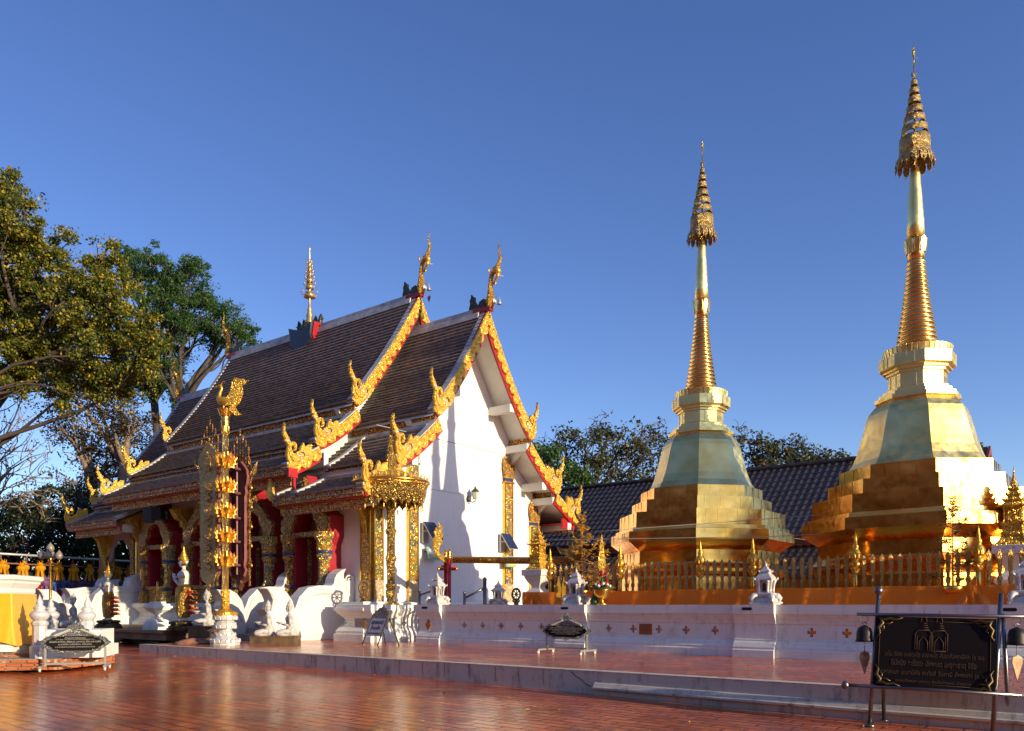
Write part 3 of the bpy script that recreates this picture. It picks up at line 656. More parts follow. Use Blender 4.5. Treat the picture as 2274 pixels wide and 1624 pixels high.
# roof-end finials: bird-bodied, elephant-headed
scale_m = carved('scaled_gold_skin', (.85,.45,.05), (.12,.04,.01), 13, .6, .35, dist=.02, edge=.1)
tusk = mat('ivory_paint', (.75,.72,.65), .4); greengold = mat('tarnished_green_gold', (.10,.09,.035), .45, .4, c2=(.03,.035,.02), scale=7, bump=1.5, bscale=16)
def chofa(t, z, d, bell=True, k=.00232):
    def p(x, y, o=0): return (o, t+d*(x-1590)*k/.789, z+(1230-y)*k)
    b = MB(); b.tube([p(1590,1270),p(1598,1200),p(1602,1120),p(1605,1020),p(1603,900),p(1605,800),p(1612,720),p(1640,650),p(1690,620)], [.03,.13,.19,.15,.10,.085,.085,.09,.10], 10)
    c = b.build('ridge_finial', scale_m, temple)
    b = MB(); b.tube([p(1640,620),p(1670,610),p(1705,620),p(1735,650),p(1730,690)], [.05,.13,.145,.12,.06], 10)
    b.tube([p(1735,670),p(1720,740),p(1670,790),p(1650,830),p(1672,850),p(1690,825),p(1680,800)], [.09,.055,.04,.035,.03,.025,.02], 8)
    for sg in (-1,1): b.lathe([(.01,-.02),(.12,-.01),(.13,.01),(.01,.03)], 10, (0,0,0)) if 0 else b.tube([p(1640,590,sg*.10),p(1615,625,sg*.16),p(1625,680,sg*.14)], [.03,.09,.03], 8, ry=.4)
    b.build('elephant_head', goldpaint, c)
    b = MB(); b.tube([p(1700,590),p(1725,560),p(1752,500),p(1765,440),p(1762,370),p(1742,310),p(1735,270),p(1745,240),p(1756,215),p(1755,185),p(1760,165)], [.10,.085,.07,.06,.048,.035,.025,.022,.022,.015,.004], 8)
    b.build('crest_horn', scale_m, c)
    b = MB()
    for sg in (-1,1): b.tube([p(1715,680,sg*.07),p(1750,715,sg*.12),p(1785,722,sg*.13)], [.022,.018,.003], 6)
    b.lathe([(.10,-.0),(.10,.03),(.05,.04)], 12) if 0 else None
    b.xf = Matrix.Translation(p(1668,1115,-.0)) @ Matrix.Rotation(d*pi/2, 4, 'X')
    b.tube([(0,0,-.02),(0,0,.03)], [.10,.09], 12); b.xf = None; b.build('ivory_tusk', tusk, c)
    b = MB(); q = [(1310,1300),(1262,1230),(1252,1130),(1270,1060),(1262,1000),(1285,960),(1285,900),(1310,945),(1345,960),(1345,1020),(1365,1060),(1385,1100),(1400,1130),(1430,1060),(1500,1030),(1530,1050),(1530,1190)]
    b.relief([((x-1590)*k/.789*d, (1230-y)*k) for x, y in q], (-.06,t,z), (0,1,0), (0,0,1), (.12,0,0), .01); b.build('tail_flame', greengold, c)
    b = MB(); b.box(-.12,.12,*sorted((t-d*.75, t+d*.1)),z-.05,z+.12); b.build('red_saddle', red, c)
    if bell:
        b = MB(); b.tube([p(1680,1100),p(1700,1050),p(1735,1040),p(1750,1080),p(1750,1130)], .008, 5); b.lathe([(.02,.20),(.055,.17),(.075,.05),(.09,0),(.08,0)], 12, (0,p(1750,0)[1],z+(1230-1190)*k)); bb = b.build('bell', greymetal, c)
        if bell == 2:
            b = MB(); y = p(1750,0)[1]; b.tube([(0,y,z+.1),(0,y,z-.12)], .004, 4); b.prism([(0,-.42),(.07,-.28),(.09,-.2),(.05,-.14),(0,-.17),(-.05,-.14),(-.09,-.2),(-.07,-.28)], (0,y,z+.02), (0,1,0), (0,0,1), (.01,0,0)); b.build('bell_leaf', mat('rust_bell_leaf', (.35,.12,.04), .5, .4), bb)
chofa(-1.30, 12.45, -1, 1); chofa(2.36, 13.85, -1, 2); chofa(16.0, 13.85, 1, False); chofa(20.8, 12.45, 1, False)
# crown ornament in the middle of the ridge
t9 = 9.5
b = MB(); b.relief([(-1.0,.75),(-.85,.2),(-.95,.0),(-.5,-.35),(0,-.55),(.5,-.35),(.95,0),(.85,.2),(1.0,.75),(.55,.62),(0,.5),(-.55,.62)], (-.45,t9,13.25), (0,-.85,0), (0,0,1), (-.12,0,.03), .04)
cr = b.build('ridge_shield', mat('black_lacquer_shield', (.025,.03,.05), .35), temple)
b = MB(); b.prism([(-1.06,.78),(-.9,.2),(-1.0,.0),(-.5,-.42),(0,-.62),(.5,-.42),(1.0,0),(.9,.2),(1.06,.78),(.55,.66),(0,.55),(-.55,.66)], (-.44,t9,13.25), (0,-.85,0), (0,0,1), (.84,0,0)); b.build('red_edge', red, cr)
b = MB()
for a in (-.75,-.4,.4,.75): b.tube([(0,t9+a,13.9),(0,t9+a,14.15),(.02,t9+a*1.05,14.4),(0,t9+a*1.1,14.5)], [.10,.12,.08,.02], 7); b.tube([(0,t9+a,14.2),(0,t9+a*1.35,14.25)], [.05,.02], 6)
b.lathe([(.45,0),(.40,.25),(.2,.4),(.15,.5)], 8, (0,t9,13.85)); b.build('ridge_guardians', greengold, cr)
b = MB(); b.lathe([(.16,14.1),(.22,14.3),(.13,14.45),(.16,14.6),(.09,14.75),(.11,14.85),(.06,15.0),(.05,15.3),(.04,15.5),(.035,17.0),(.02,17.6),(.045,17.66),(.0,17.85)], 10, (0,t9,0))
for i, (z, r) in enumerate(((15.45,.22),(15.85,.16),(16.15,.13),(16.42,.105),(16.66,.085),(16.88,.065))):
    b.lathe([(r*1.25,z-.02),(r,z+.10),(r*.85,z+.20),(r*.6,z+.22)], 12, (0,t9,0))
    for j in range(6):
        a = j*pi/3+i; b.tube([(r*cos(a),t9+r*sin(a),z+.1),(r*1.7*cos(a),t9+r*1.7*sin(a),z+.15),(r*1.8*cos(a),t9+r*1.8*sin(a),z+.28)], [.02,.012,.03], 5)
b.build('ridge_spire', mat('pale_gilt_spire', (.70,.47,.18), .35, .8), cr)
# ================================================================ GOLD CHEDIS
def chedimat(name, col, rough, dent=.4):
    m = bpy.data.materials.new(name); m.use_nodes = True; t = m.node_tree; b = t.nodes['Principled BSDF']; L = t.links.new; N = t.nodes.new
    b.inputs['Metallic'].default_value = 1
    tc = N('ShaderNodeTexCoord')
    n = N('ShaderNodeTexNoise'); n.inputs['Scale'].default_value = 1.3; n.inputs['Detail'].default_value = 1.5; L(tc.outputs['Object'], n.inputs['Vector'])
    n2 = N('ShaderNodeTexNoise'); n2.inputs['Scale'].default_value = 6; n2.inputs['Detail'].default_value = 4; L(tc.outputs['Object'], n2.inputs['Vector'])
    mx = N('ShaderNodeMix'); mx.data_type = 'RGBA'; mx.inputs[6].default_value = (*col, 1); mx.inputs[7].default_value = (col[0]*.82, col[1]*.72, col[2]*.55, 1)
    r = N('ShaderNodeMapRange'); r.inputs[1].default_value = .4; r.inputs[2].default_value = .7; L(n.outputs[0], r.inputs[0]); L(r.outputs[0], mx.inputs[0]); L(mx.outputs[2], b.inputs['Base Color'])
    rr = N('ShaderNodeMapRange'); rr.inputs[1].default_value = .3; rr.inputs[2].default_value = .7; rr.inputs[3].default_value = rough*.75; rr.inputs[4].default_value = rough*1.3; L(n2.outputs[0], rr.inputs[0]); L(rr.outputs[0], b.inputs['Roughness'])
    b1 = N('ShaderNodeBump'); b1.inputs['Strength'].default_value = dent; b1.inputs['Distance'].default_value = .05; L(n.outputs[0], b1.inputs['Height'])
    b2 = N('ShaderNodeBump'); b2.inputs['Strength'].default_value = .06; b2.inputs['Distance'].default_value = .005; L(n2.outputs[0], b2.inputs['Height']); L(b1.outputs[0], b2.inputs['Normal']); L(b2.outputs[0], b.inputs['Normal'])
    return m
chgold = chedimat('gilded_copper_sheet', (.96,.55,.14), .19)
chpale = chedimat('pale_gilded_sheet', (.94,.80,.34), .42, .1)
chring = chedimat('bright_gold_rings', (.95,.60,.20), .22, .3)
chdark = carved('pierced_gilt_metal', (.52,.36,.13), (.16,.10,.035), 18, .9, .38, dist=.006, edge=.0)
R8 = pi/8
def chedi(px, Y, tip_px, label):
    loc = P(px, HY, Y); loc.z = 0
    root = empty('golden_chedi', label, 'chedi', loc, 0)
    rz = math.atan2(A.y, A.x)
    tilt = math.atan2((tip_px-px)/F*Y, 15.0)
    root.rotation_euler = (Matrix.Rotation(tilt, 4, 'Y') @ Matrix.Rotation(rz, 4, 'Z')).to_euler()
    def part8(name, prof, m, seams=()):
        b = MB(); b.lathe(prof, 8, phase=R8, smooth=False)
        for z0, z1, R, k in seams:                       # folded sheet seams
            for f in range(8):
                a = f*pi/4; n_ = Vector((cos(a), sin(a), 0)); u = Vector((-n_.y, n_.x, 0)); hw = R*sin(R8); ap = R*cos(R8)
                for j in range(k):
                    x = hw*(-.8+1.6*(j+random.random()*.7)/k); p = n_*(ap)+u*x
                    b.prism([(-.010,z0),(.010,z0),(.010,z1),(-.010,z1)], p-n_*.003, u, (0,0,1), n_*.014)
        o = b.build(name, m, root); return o
    part8('base_plinth', [(2.50,.4),(2.50,1.35),(2.40,1.42),(2.38,1.95),(2.36,2.0),(2.46,2.06),(2.54,2.13),(2.54,2.22),(2.44,2.28),(2.35,2.36),(2.33,2.40),(2.32,2.74),(2.38,2.78),(2.50,2.86),(2.66,2.98),(2.72,3.02)], chgold, [(1.42,1.95,2.39,3),(2.40,2.72,2.325,3)])
    part8('stepped_tiers', [(2.72,3.02),(2.71,3.30),(2.58,3.325),(2.57,3.42),(2.46,3.43),(2.45,3.87),(2.08,3.895),(2.07,4.26),(1.81,4.285),(1.80,4.62),(1.62,4.66)], chgold, [(3.03,3.29,2.71,4),(3.43,3.86,2.45,4),(3.90,4.25,2.07,3),(4.29,4.61,1.80,3)])
    part8('bell', [(1.60,4.655),(1.49,4.83),(1.40,5.05),(1.33,5.28),(1.27,5.50),(1.22,5.70),(1.17,5.90),(1.12,6.05),(1.03,6.18),(.93,6.29),(.90,6.335)], chpale)
    part8('neck', [(.97,6.335),(.97,6.43),(.87,6.44),(.87,6.53),(.78,6.54),(.78,6.61),(.70,6.62),(.66,6.66),(.66,6.98),(.71,7.0),(.71,7.05),(.78,7.07),(.78,7.11),(.85,7.14),(.87,7.16),(.87,7.44),(.60,7.46)], chpale, [(6.67,6.97,.661,2),(7.17,7.43,.871,2)])
    b = MB()
    for k in range(40):
        a = 2*pi*k/40; n_ = Vector((cos(a), sin(a), 0)); u = Vector((-n_.y, n_.x, 0))
        b.relief([(-.05,0),(.05,0),(.058,.20),(-.058,.20)], n_*.70+Vector((0,0,7.44)), u, Vector((n_.x*.18,n_.y*.18,1)), n_*.05, .015)
    b.build('petal_crown', chpale, root)
    b = MB(); n_r = 19; pr = []
    for i in range(n_r):
        f = i/n_r; r = .49*(1-f)**1.15+.195; r = .50-.30*f**.72 if False else .215+.285*(1-f)**1.35; z = 7.62+2.30*(1-(1-f)**1.0)
        h = 2.30/n_r
        pr += [(r*.86,z),(r*.97,z+h*.18),(r,z+h*.40),(r*.985,z+h*.62),(r*.88,z+h*.80)]
    pr += [(.19,9.92)]
    b.lathe(pr, 24); b.build('ringed_cone', chring, root)
    b = MB(); b.lathe([(.19,9.90),(.195,10.06),(.205,10.10),(.205,10.44),(.20,10.46)], 16)
    for k in range(10):
        a = 2*pi*k/10; n_ = Vector((cos(a), sin(a), 0)); u = Vector((-n_.y, n_.x, 0))
        b.relief([(-.05,0),(.05,0),(.075,.2),(.06,.33),(0,.38),(-.06,.33),(-.075,.2)], n_*.19+Vector((0,0,10.08)), u, Vector((n_.x*.14,n_.y*.14,1)), n_*.03, .012)
    b.build('lotus_collar', chring, root)
    b = MB(); b.lathe([(.205,10.44),(.19,10.9),(.155,11.5),(.115,12.1),(.10,12.16)], 24); b.build('tapered_shaft', chpale, root)
    b = MB(); b.lathe([(.10,12.14),(.105,12.25),(.09,12.3),(.11,12.36),(.09,12.42),(.10,12.6),(.04,12.75),(.022,12.8),(.018,14.5)], 12); b.build('ornate_collar', goldfine, root)
    # seven tiered umbrella, open below
    u_ = None
    um = MB(); um.lathe([(.018,12.8),(.016,14.6)], 8); u_ = um.build('tiered_umbrella', chdark, root)
    zt = 15.51
    tiers = [(500,575,.345,.355,.30),(445,497,.29,.30,.26),(395,442,.24,.245,.22),(345,391,.185,.19,.17),(295,341,.14,.145,.13),(250,292,.11,.112,.10),(210,247,.075,.078,.06)]
    for i, (ya, yb, r1, r2, r0) in enumerate(tiers):
        za, zb = zt-.005*ya, zt-.005*(ya+(yb-ya)*(.66 if i else 1)); r2 = r1+(r2-r1)*.6; b = MB()
        pr = [(r0,za+.012),(r1,za),(r2,(za+zb)/2),(r2*1.01,zb),(r2*.97,zb),(r1*.97,za-.012),(r0,za-.01)]
        vs = []; n = 24
        for r, z in pr: vs += [(r*cos(2*pi*k/n), r*sin(2*pi*k/n), z) for k in range(n)]
        b.add(vs, [(j*n+k, j*n+(k+1)%n, (j+1)*n+(k+1)%n, (j+1)*n+k) for j in range(len(pr)-1) for k in range(n)], True)
        for k in range(4): a = k*pi/2; b.tube([(0,0,za),(r0*cos(a),r0*sin(a),za)], .008, 4)
        b.lathe([(r2*1.03,zb-.008),(r2*1.03,zb+.012)], n) if False else None
        b.build('umbrella_tier', chdark, u_)
    b = MB(); n = 14; zb = zt-.005*575
    vs = []
    for j, (r, z) in enumerate(((.355,zb),(.37,zb-.08),(.41,zb-.16))): vs += [(r*cos(2*pi*k/28), r*sin(2*pi*k/28), z) for k in range(28)]
    b.add(vs, [(j*28+k, j*28+(k+1)%28, (j+1)*28+(k+1)%28, (j+1)*28+k) for j in range(2) for k in range(28)], True)
    for k in range(n):
        a = 2*pi*k/n; n_ = Vector((cos(a), sin(a), 0)); w_ = Vector((-n_.y, n_.x, 0))
        b.prism([(-.07,0),(.07,0),(.085,-.10),(.06,-.20),(0,-.25),(-.06,-.20),(-.085,-.10)], n_*.405+Vector((0,0,zb-.14)), w_, Vector((n_.x*-.10,n_.y*-.10,1)), n_*.008)
        b.tube([n_*.43+Vector((0,0,zb-.15)), n_*.44+Vector((0,0,zb-.28))], .004, 4); b.lathe([(.006,.0),(.02,-.03),(.024,-.07),(.004,-.08)], 6, n_*.44+Vector((0,0,zb-.27))); b.lathe([(.003,0),(.012,-.03),(.002,-.08)], 5, n_*.44+Vector((0,0,zb-.36)))
    b.build('hanging_fringe', chdark, u_)
    b = MB(); b.lathe([(.03,14.45),(.035,14.55),(.02,14.62),(.014,14.7),(.013,15.05),(.03,15.08),(.02,15.1),(.042,15.16),(.03,15.24),(.003,15.36)], 10)
    for k in range(4): a = k*pi/2; b.tube([(0,0,14.6),(.06*cos(a),.06*sin(a),14.6),(.05*cos(a),.05*sin(a),14.68)], .012, 5)
    b.prism([(0,0),(.05,.1),(.13,.22),(.06,.17),(.02,.12)], (0,0,14.75), (.7,-.7,0), (0,0,1), (.005,.005,0))
    b.build('spear_finial', goldfine, root)
    return root
ch1 = chedi(1553, 24.7, 1559, 'left golden octagonal chedi with ringed spire, before the middle of the tiled roof')
ch2 = chedi(2043, 20.2, 2028, 'right golden octagonal chedi, the taller looking one with bright sunlit faces')
ch2.scale = (1.02, 1.02, .985)
# ---------------------------------------------------------------- picket fence
DF = 19.55
fence = empty('gold_picket_fence', 'gold picket fence with lotus bud posts standing behind the orange cloth', 'fence', DT(DF, -9, 0), math.atan2(A.y, A.x))
pk = MB()
pk.lathe([(.028,0),(.042,.03),(.03,.07),(.045,.12),(.055,.17),(.045,.21),(.03,.25),(.038,.27),(.03,.29)], 10)
pk.relief([(-.030,.28),(.030,.28),(.042,.36),(.048,.55),(.056,.66),(.050,.70),(.03,.74),(0,.79),(-.03,.74),(-.050,.70),(-.056,.66),(-.048,.55),(-.042,.36)], (0,-.012,0), (1,0,0), (0,0,1), (0,-.022,0), .010)
pk.relief([(-.030,.28),(.030,.28),(.042,.36),(.048,.55),(.056,.66),(0,.79),(-.056,.66),(-.048,.55),(-.042,.36)], (0,-.012,0), (1,0,0), (0,0,1), (0,.02,0), .008)
pickm = carved('aged_gilt_picket', (.92,.56,.15), (.32,.14,.04), 24, .75, .38, dist=.015, edge=.2)
ZF = 1.57
posts = [-13.8,-11.43,-9.05,-7.65,-5.22,-2.75,-.4]
first = None
def lx(tau): return tau+9
for a, e in zip(posts[:-1], posts[1:]):
    n = max(1, round((e-a)/.197)-1)
    for i in range(n):
        x = a + (e-a)*(i+1)/(n+1)
        if first is None: first = pk.build('picket', pickm, fence, (lx(x),0,ZF)); pc = first
        else: pc = first.copy(); col.objects.link(pc); pc.location = (lx(x),0,ZF)
fp = MB(); fp.lathe([(.052,0),(.052,.62),(.04,.63)], 14)
pb = MB(); pb.lathe([(.05,.60),(.085,.63),(.075,.70),(.06,.74),(.10,.79),(.11,.85),(.08,.89),(.06,.91),(.10,.95),(.125,1.02),(.11,1.10),(.075,1.16),(.05,1.18),(.065,1.20),(.07,1.25),(.04,1.31),(.03,1.34),(.04,1.36),(.03,1.41),(.018,1.47),(.02,1.49),(.003,1.58)], 14)
for k in range(8):
    a = 2*pi*k/8; n_ = Vector((cos(a), sin(a), 0)); u = Vector((-n_.y, n_.x, 0))
    pb.relief([(-.03,0),(.03,0),(.035,.07),(0,.13),(-.035,.07)], n_*.105+Vector((0,0,.96)), u, (0,0,1), n_*.03, .01)
    pb.relief([(-.03,0),(.03,0),(.03,.05),(0,.09),(-.03,.05)], n_*.055+Vector((0,0,.66)), u, Vector((n_.x*.4,n_.y*.4,1)), n_*.03, .01)
fpo = fp.build('post', goldplain, fence, (lx(posts[0]),0,1.3)); pbo = pb.build('lotus_bud_finial', goldpaint, fpo)
for x in posts[1:]:
    c = fpo.copy(); col.objects.link(c); c.location = (lx(x),0,1.3); d = pbo.copy(); col.objects.link(d); d.parent = c
b = MB(); b.box(lx(-13.8), lx(-.4), -.06, .06, 1.05, 1.56); b.build('low_plinth', white, fence)
# orange cloth draped along the fence foot
def cloth(name, pts, ztop, zbot, m, amp=.035, wl=.5, nrm=None, label='', cat='cloth', folds=()):
    b = MB(); vs = []; nz = 16; nx = len(pts)
    for i, (p, n_) in enumerate(pts):
        for j in range(nz+1):
            f = j/nz; z = ztop(i/(nx-1))*(1-f)+zbot*f; x = i/(nx-1)
            L_ = i*.06; e = amp*(sin(L_*2*pi/wl+1.5*sin(L_*.7)+f*2)+.6*sin(L_*2*pi/(wl*.37)+f*4+sin(L_)))*(.3+.7*f)
            for fc, fw, fa in folds:
                dx = (x-fc)/fw; e += fa*sin(math.atan2(f+.02, dx)*9)*math.exp(-dx*dx)*(.25+f)
            vs.append(p+n_*e+Vector((0,0,z)))
    k = nz+1
    b.add(vs, [(i*k+j, (i+1)*k+j, (i+1)*k+j+1, i*k+j+1) for i in range(nx-1) for j in range(nz)], True)
    o = b.build(name, m); return tag(o, label, cat)
def clothmat(name, c, c2, tr=.25, sheen=.3):
    m = mat(name, c, .55, c2=c2, scale=1.5, bump=.4, bscale=30); bs = m.node_tree.nodes['Principled BSDF']; bs.inputs['Sheen Weight'].default_value = sheen
    return m
orange = clothmat('orange_satin', (1.0,.29,.004), (.90,.23,.003)); orange.node_tree.nodes['Principled BSDF'].inputs['Roughness'].default_value = .38
pts = [(DT(DF-.16, -14.7+i*.06, 0), Bm) for i in range(int(15.6/.06))]
cloth('draped_cloth', pts, lambda f: 1.585+.05*f-.02*abs(sin(f*19))+.0, .15, orange, amp=.022, wl=.9, label='long orange satin cloth wrapped along the foot of the gold fence', folds=((.03,.04,.12),(.765,.05,.10),(.88,.06,.12)))
# ================================================================ OBJECTS
RA = math.atan2(A.y, A.x)
def pos(px, Y, z=0): p = P(px, HY, Y); p.z = z; return p
# ---- miniature white shrines on the balustrade
def mini_shrine(label, loc, rz, h=.95):
    r = empty('miniature_shrine', label, 'shrine', loc, rz, 'small white shrines standing on the balustrade')
    b = MB()
    sq = lambda pr: b.lathe([(a*1.414, z) for a, z in pr], 4, phase=pi/4, smooth=False)
    sq([(.27,0),(.27,.05),(.23,.07),(.21,.15),(.18,.17),(.18,.21),(.21,.23),(.21,.27),(.17,.29)])
    for i in range(4):
        a = i*pi/2+pi/4; d = Vector((cos(a), sin(a), 0))
        b.tube([d*.22+Vector((0,0,.20)), d*.30+Vector((0,0,.21)), d*.36+Vector((0,0,.15)), d*.34+Vector((0,0,.08)), d*.39+Vector((0,0,.03)), d*.42+Vector((0,0,.06))], [.07,.08,.065,.04,.03,.02], 7)
    b.build('base', silverwhite, r); b = MB()
    sq2 = [(.10,.0)]
    b.lathe([(.13*1.414,.29),(.10*1.414,.31),(.10*1.414,.56),(.14*1.414,.59)], 4, phase=pi/4, smooth=False)
    for i in range(4):
        for f in (-1, 1):
            a = i*pi/2; d = Vector((cos(a), sin(a), 0)); u = Vector((-d.y, d.x, 0)); p = d*.15+u*f*.10
            b.tube([p+Vector((0,0,.29)), p+Vector((0,0,.33)), p*1.05+Vector((0,0,.46)), p*1.12+Vector((0,0,.54)), p*1.25+Vector((0,0,.60))], [.035,.024,.03,.04,.045], 6)
    c = b.build('chamber', silverwhite, r); b = MB()
    for i in range(4):
        a = i*pi/2; d = Vector((cos(a), sin(a), 0)); u = Vector((-d.y, d.x, 0))
        b.prism([(-.045,.32),(.045,.32),(.045,.48),(0,.54),(-.045,.48)], d*.100, u, (0,0,1), d*.004)
    b.build('niche', mat('dark_niche', (.10,.05,.03), .8), c) if 'dark_niche' not in MATS else b.build('niche', MATS['dark_niche'], c)
    b = MB(); sq = lambda pr: b.lathe([(a*1.414, z) for a, z in pr], 4, phase=pi/4, smooth=False)
    sq([(.19,.585),(.20,.61),(.165,.68),(.125,.73),(.11,.74),(.10,.775),(.12,.785),(.115,.80),(.075,.86),(.055,.87),(.055,.89),(.02,.93)]); b.lathe([(.04,.90),(.03,.94),(.035,.96),(.012,1.0),(.004,1.06)], 8)
    for i in range(4):
        a = i*pi/2+pi/4; d = Vector((cos(a), sin(a), 0))
        b.tube([d*.26+Vector((0,0,.60)), d*.30+Vector((0,0,.62)), d*.31+Vector((0,0,.67))], [.03,.025,.006], 5); b.tube([d*.15+Vector((0,0,.785)), d*.175+Vector((0,0,.80)), d*.175+Vector((0,0,.84))], [.02,.018,.004], 5)
    b.build('tiered_roof', silverwhite, r)
    r.scale = (h/1.0,)*3
    return r
ms = mini_shrine('white miniature shrine on the balustrade in front of the red posts', DT(DW+.10, -17.02, 1.2), RA)
for px, lab in ((1277,'white miniature shrine on the balustrade above the ornate black sign on wheels'),(1698,'white miniature shrine on the balustrade between the two golden chedis'),(2278,'white miniature shrine cut by the right edge of the picture')):
    t = tau_at(px, DW+.05); dup(ms, DT(DW+.10, t, 1.2), RA, lab)
dup(ms, pos(1106, 31.5, 1.17), RA, 'small white miniature shrine in front of the gable wall, left of the brown dharma wheel')
# ---- dharma wheels
wheelm = mat('bronze_gold_wheel', (.22,.12,.035), .45, .5, c2=(.12,.06,.02), scale=9, bump=.6)
def wheel(label, loc, rz, h=.7, m=None):
    r = empty('dharma_wheel', label, 'wheel', loc, rz, 'dharma wheels on stands'); m = m or wheelm
    b = MB(); n = 24; R = .25; c = Vector((0,0,.44))
    b.tube([c+Vector((0,R*.9*cos(2*pi*k/n),R*.9*sin(2*pi*k/n))) for k in range(n+1)], [.035]*(n+1), 8, cap=False)
    b.tube([c+Vector((0,R*.72*cos(2*pi*k/n),R*.72*sin(2*pi*k/n))) for k in range(n+1)], [.014]*(n+1), 6, cap=False)
    for k in range(8): a = k*pi/4; d = Vector((0,cos(a),sin(a))); b.tube([c+d*.05, c+d*.13, c+d*.20], [.014,.024,.014], 6)
    b.xf = Matrix.Translation(c) @ Matrix.Rotation(pi/2, 4, 'Y'); b.lathe([(.05,-.04),(.065,-.02),(.065,.02),(.05,.04)], 12); b.xf = None
    b.build('wheel', m, r)
    b = MB(); b.lathe([(.17,0),(.17,.03),(.12,.05),(.10,.09),(.13,.13),(.12,.17),(.09,.20)], 12, sx=.6); b.tube([(0,-.15,.14),(0,-.17,.2),(0,-.14,.26)], [.03,.035,.02], 6); b.tube([(0,.15,.14),(0,.17,.2),(0,.14,.26)], [.03,.035,.02], 6); b.build('stand', m, r)
    r.scale = (h/.7,)*3; return r
wheel('bronze dharma wheel on the waisted white pedestal beside the gold umbrella pole', cpd+Vector((0,0,1.30)), RA+.1)
wheel('bronze dharma wheel in front of the gable wall, right of the small white shrine', pos(1146, 31, 1.16), RA-.1)
# ---- solar floodlights and wall lantern
panelm = mat('solar_cell_blue', (.015,.03,.10), .25); tealm = mat('teal_lamp_housing', (.30,.45,.42), .5)
def solar(px, py, label, bracket=True):
    p = P(px, py, 1); xr = (px-CX)/F; s = (-.2*0)
    # point on the gable wall
    Y = None
    # solve t=0 plane: O + B s
    s = (xr*O.y - O.x)/(B.x - xr*B.y); Y = O.y + B.y*s; z = CAMZ+(HY-py)/F*Y
    r = empty('solar_floodlight', label, 'floodlight', LT(s, 0, z), THB, 'solar floodlights fixed to the gable wall')
    u = Vector((.62,0,0)); v = Vector((0,-.55,-.80)).normalized()
    b = MB(); b.prism([(-.36,0),(.26,0),(.26,.80),(-.36,.80)], (0,-.14,.35), (1,0,0), v, Vector((0,-.02,.015))); q = b.build('solar_panel', greymetal, r)
    b = MB()
    for i in range(4):
        for j in range(7): b.prism([(-.34+i*.148,.02+j*.11),(-.34+i*.148+.142,.02+j*.11),(-.34+i*.148+.142,.02+j*.11+.105),(-.34+i*.148,.02+j*.11+.105)], (0,-.162,.372), (1,0,0), v, Vector((0,-.005,.004)))
    b.build('solar_cells', panelm, q)
    b = MB(); b.box(-.30,-.02,-.12,0,-.42,.30); b.box(-.30,-.28,-.40,0,-.0,.02); b.tube([(-.05,-.05,-.4),(-.05,-.1,-.6),(.0,-.06,-.62)], .01, 5); b.build('bracket_box', greymetal, r)
    b = MB(); b.xf = Matrix.Translation((.08,-.30,-.80)) @ Matrix.Rotation(-.35, 4, 'X'); b.box(-.30,.30,-.04,.04,-.20,.20); b.box(-.34,.34,-.02,.03,-.24,.24); h = b.build('lamp_housing', tealm, r)
    b.xf = None; b = MB(); b.xf = Matrix.Translation((.08,-.30,-.80)) @ Matrix.Rotation(-.35, 4, 'X'); b.box(-.25,.25,-.048,-.041,-.06,.16); b.build('led_grid', mat('led_white', (.75,.78,.74), .3) if 'led_white' not in MATS else MATS['led_white'], h)
    b = MB(); b.xf = Matrix.Translation((.08,-.30,-.80)) @ Matrix.Rotation(-.35, 4, 'X'); b.box(-.22,.24,-.050,-.041,-.17,-.08); b.build('yellow_label', mat('yellow_sticker', (.65,.58,.03), .5) if 'yellow_sticker' not in MATS else MATS['yellow_sticker'], h)
    b = MB(); b.tube([(-.1,0,-.72),(-.1,-.2,-.80)], .02, 6); b.tube([(-.16,-.2,-.84),(.3,-.2,-.84)], .015, 6); b.build('lamp_arm', blackmat, r)
solar(947, 1182, 'solar floodlight on the gable wall left of the golden naga tail')
solar(1117, 1205, 'solar floodlight on the gable wall against the right-hand gilt pillar')
lx_ = 1040; xr = (lx_-CX)/F; s = (xr*O.y-O.x)/(B.x-xr*B.y); Yl = O.y+B.y*s
r = empty('wall_lantern', 'dark green glass lantern on a bracket high on the white gable wall', 'lantern', LT(s, 0, CAMZ+(HY-1103)/F*Yl), THB)
dgm = mat('dark_green_iron', (.03,.06,.045), .45, .3)
b = MB(); b.lathe([(.06,-.22),(.09,-.1),(.05,.02)], 8, (-.06,-.03,0)); b.tube([(-.05,-.05,-.18),(0,-.2,-.24),(.05,-.30,-.2),(.05,-.30,-.12)], .022, 6); b.build('bracket', dgm, r)
b = MB(); b.lathe([(.07,-.12),(.10,-.09),(.14,.16),(.13,.17)], 6, (.05,-.30,0), smooth=False); b.build('glass', mat('frosted_lamp_glass', (.45,.50,.42), .2), r)
b = MB(); b.lathe([(.175,.16),(.17,.18),(.09,.27),(.05,.29),(.03,.36),(.005,.40)], 6, (.05,-.30,0), smooth=False); b.build('cap', dgm, r)
for k in range(6):
    pass
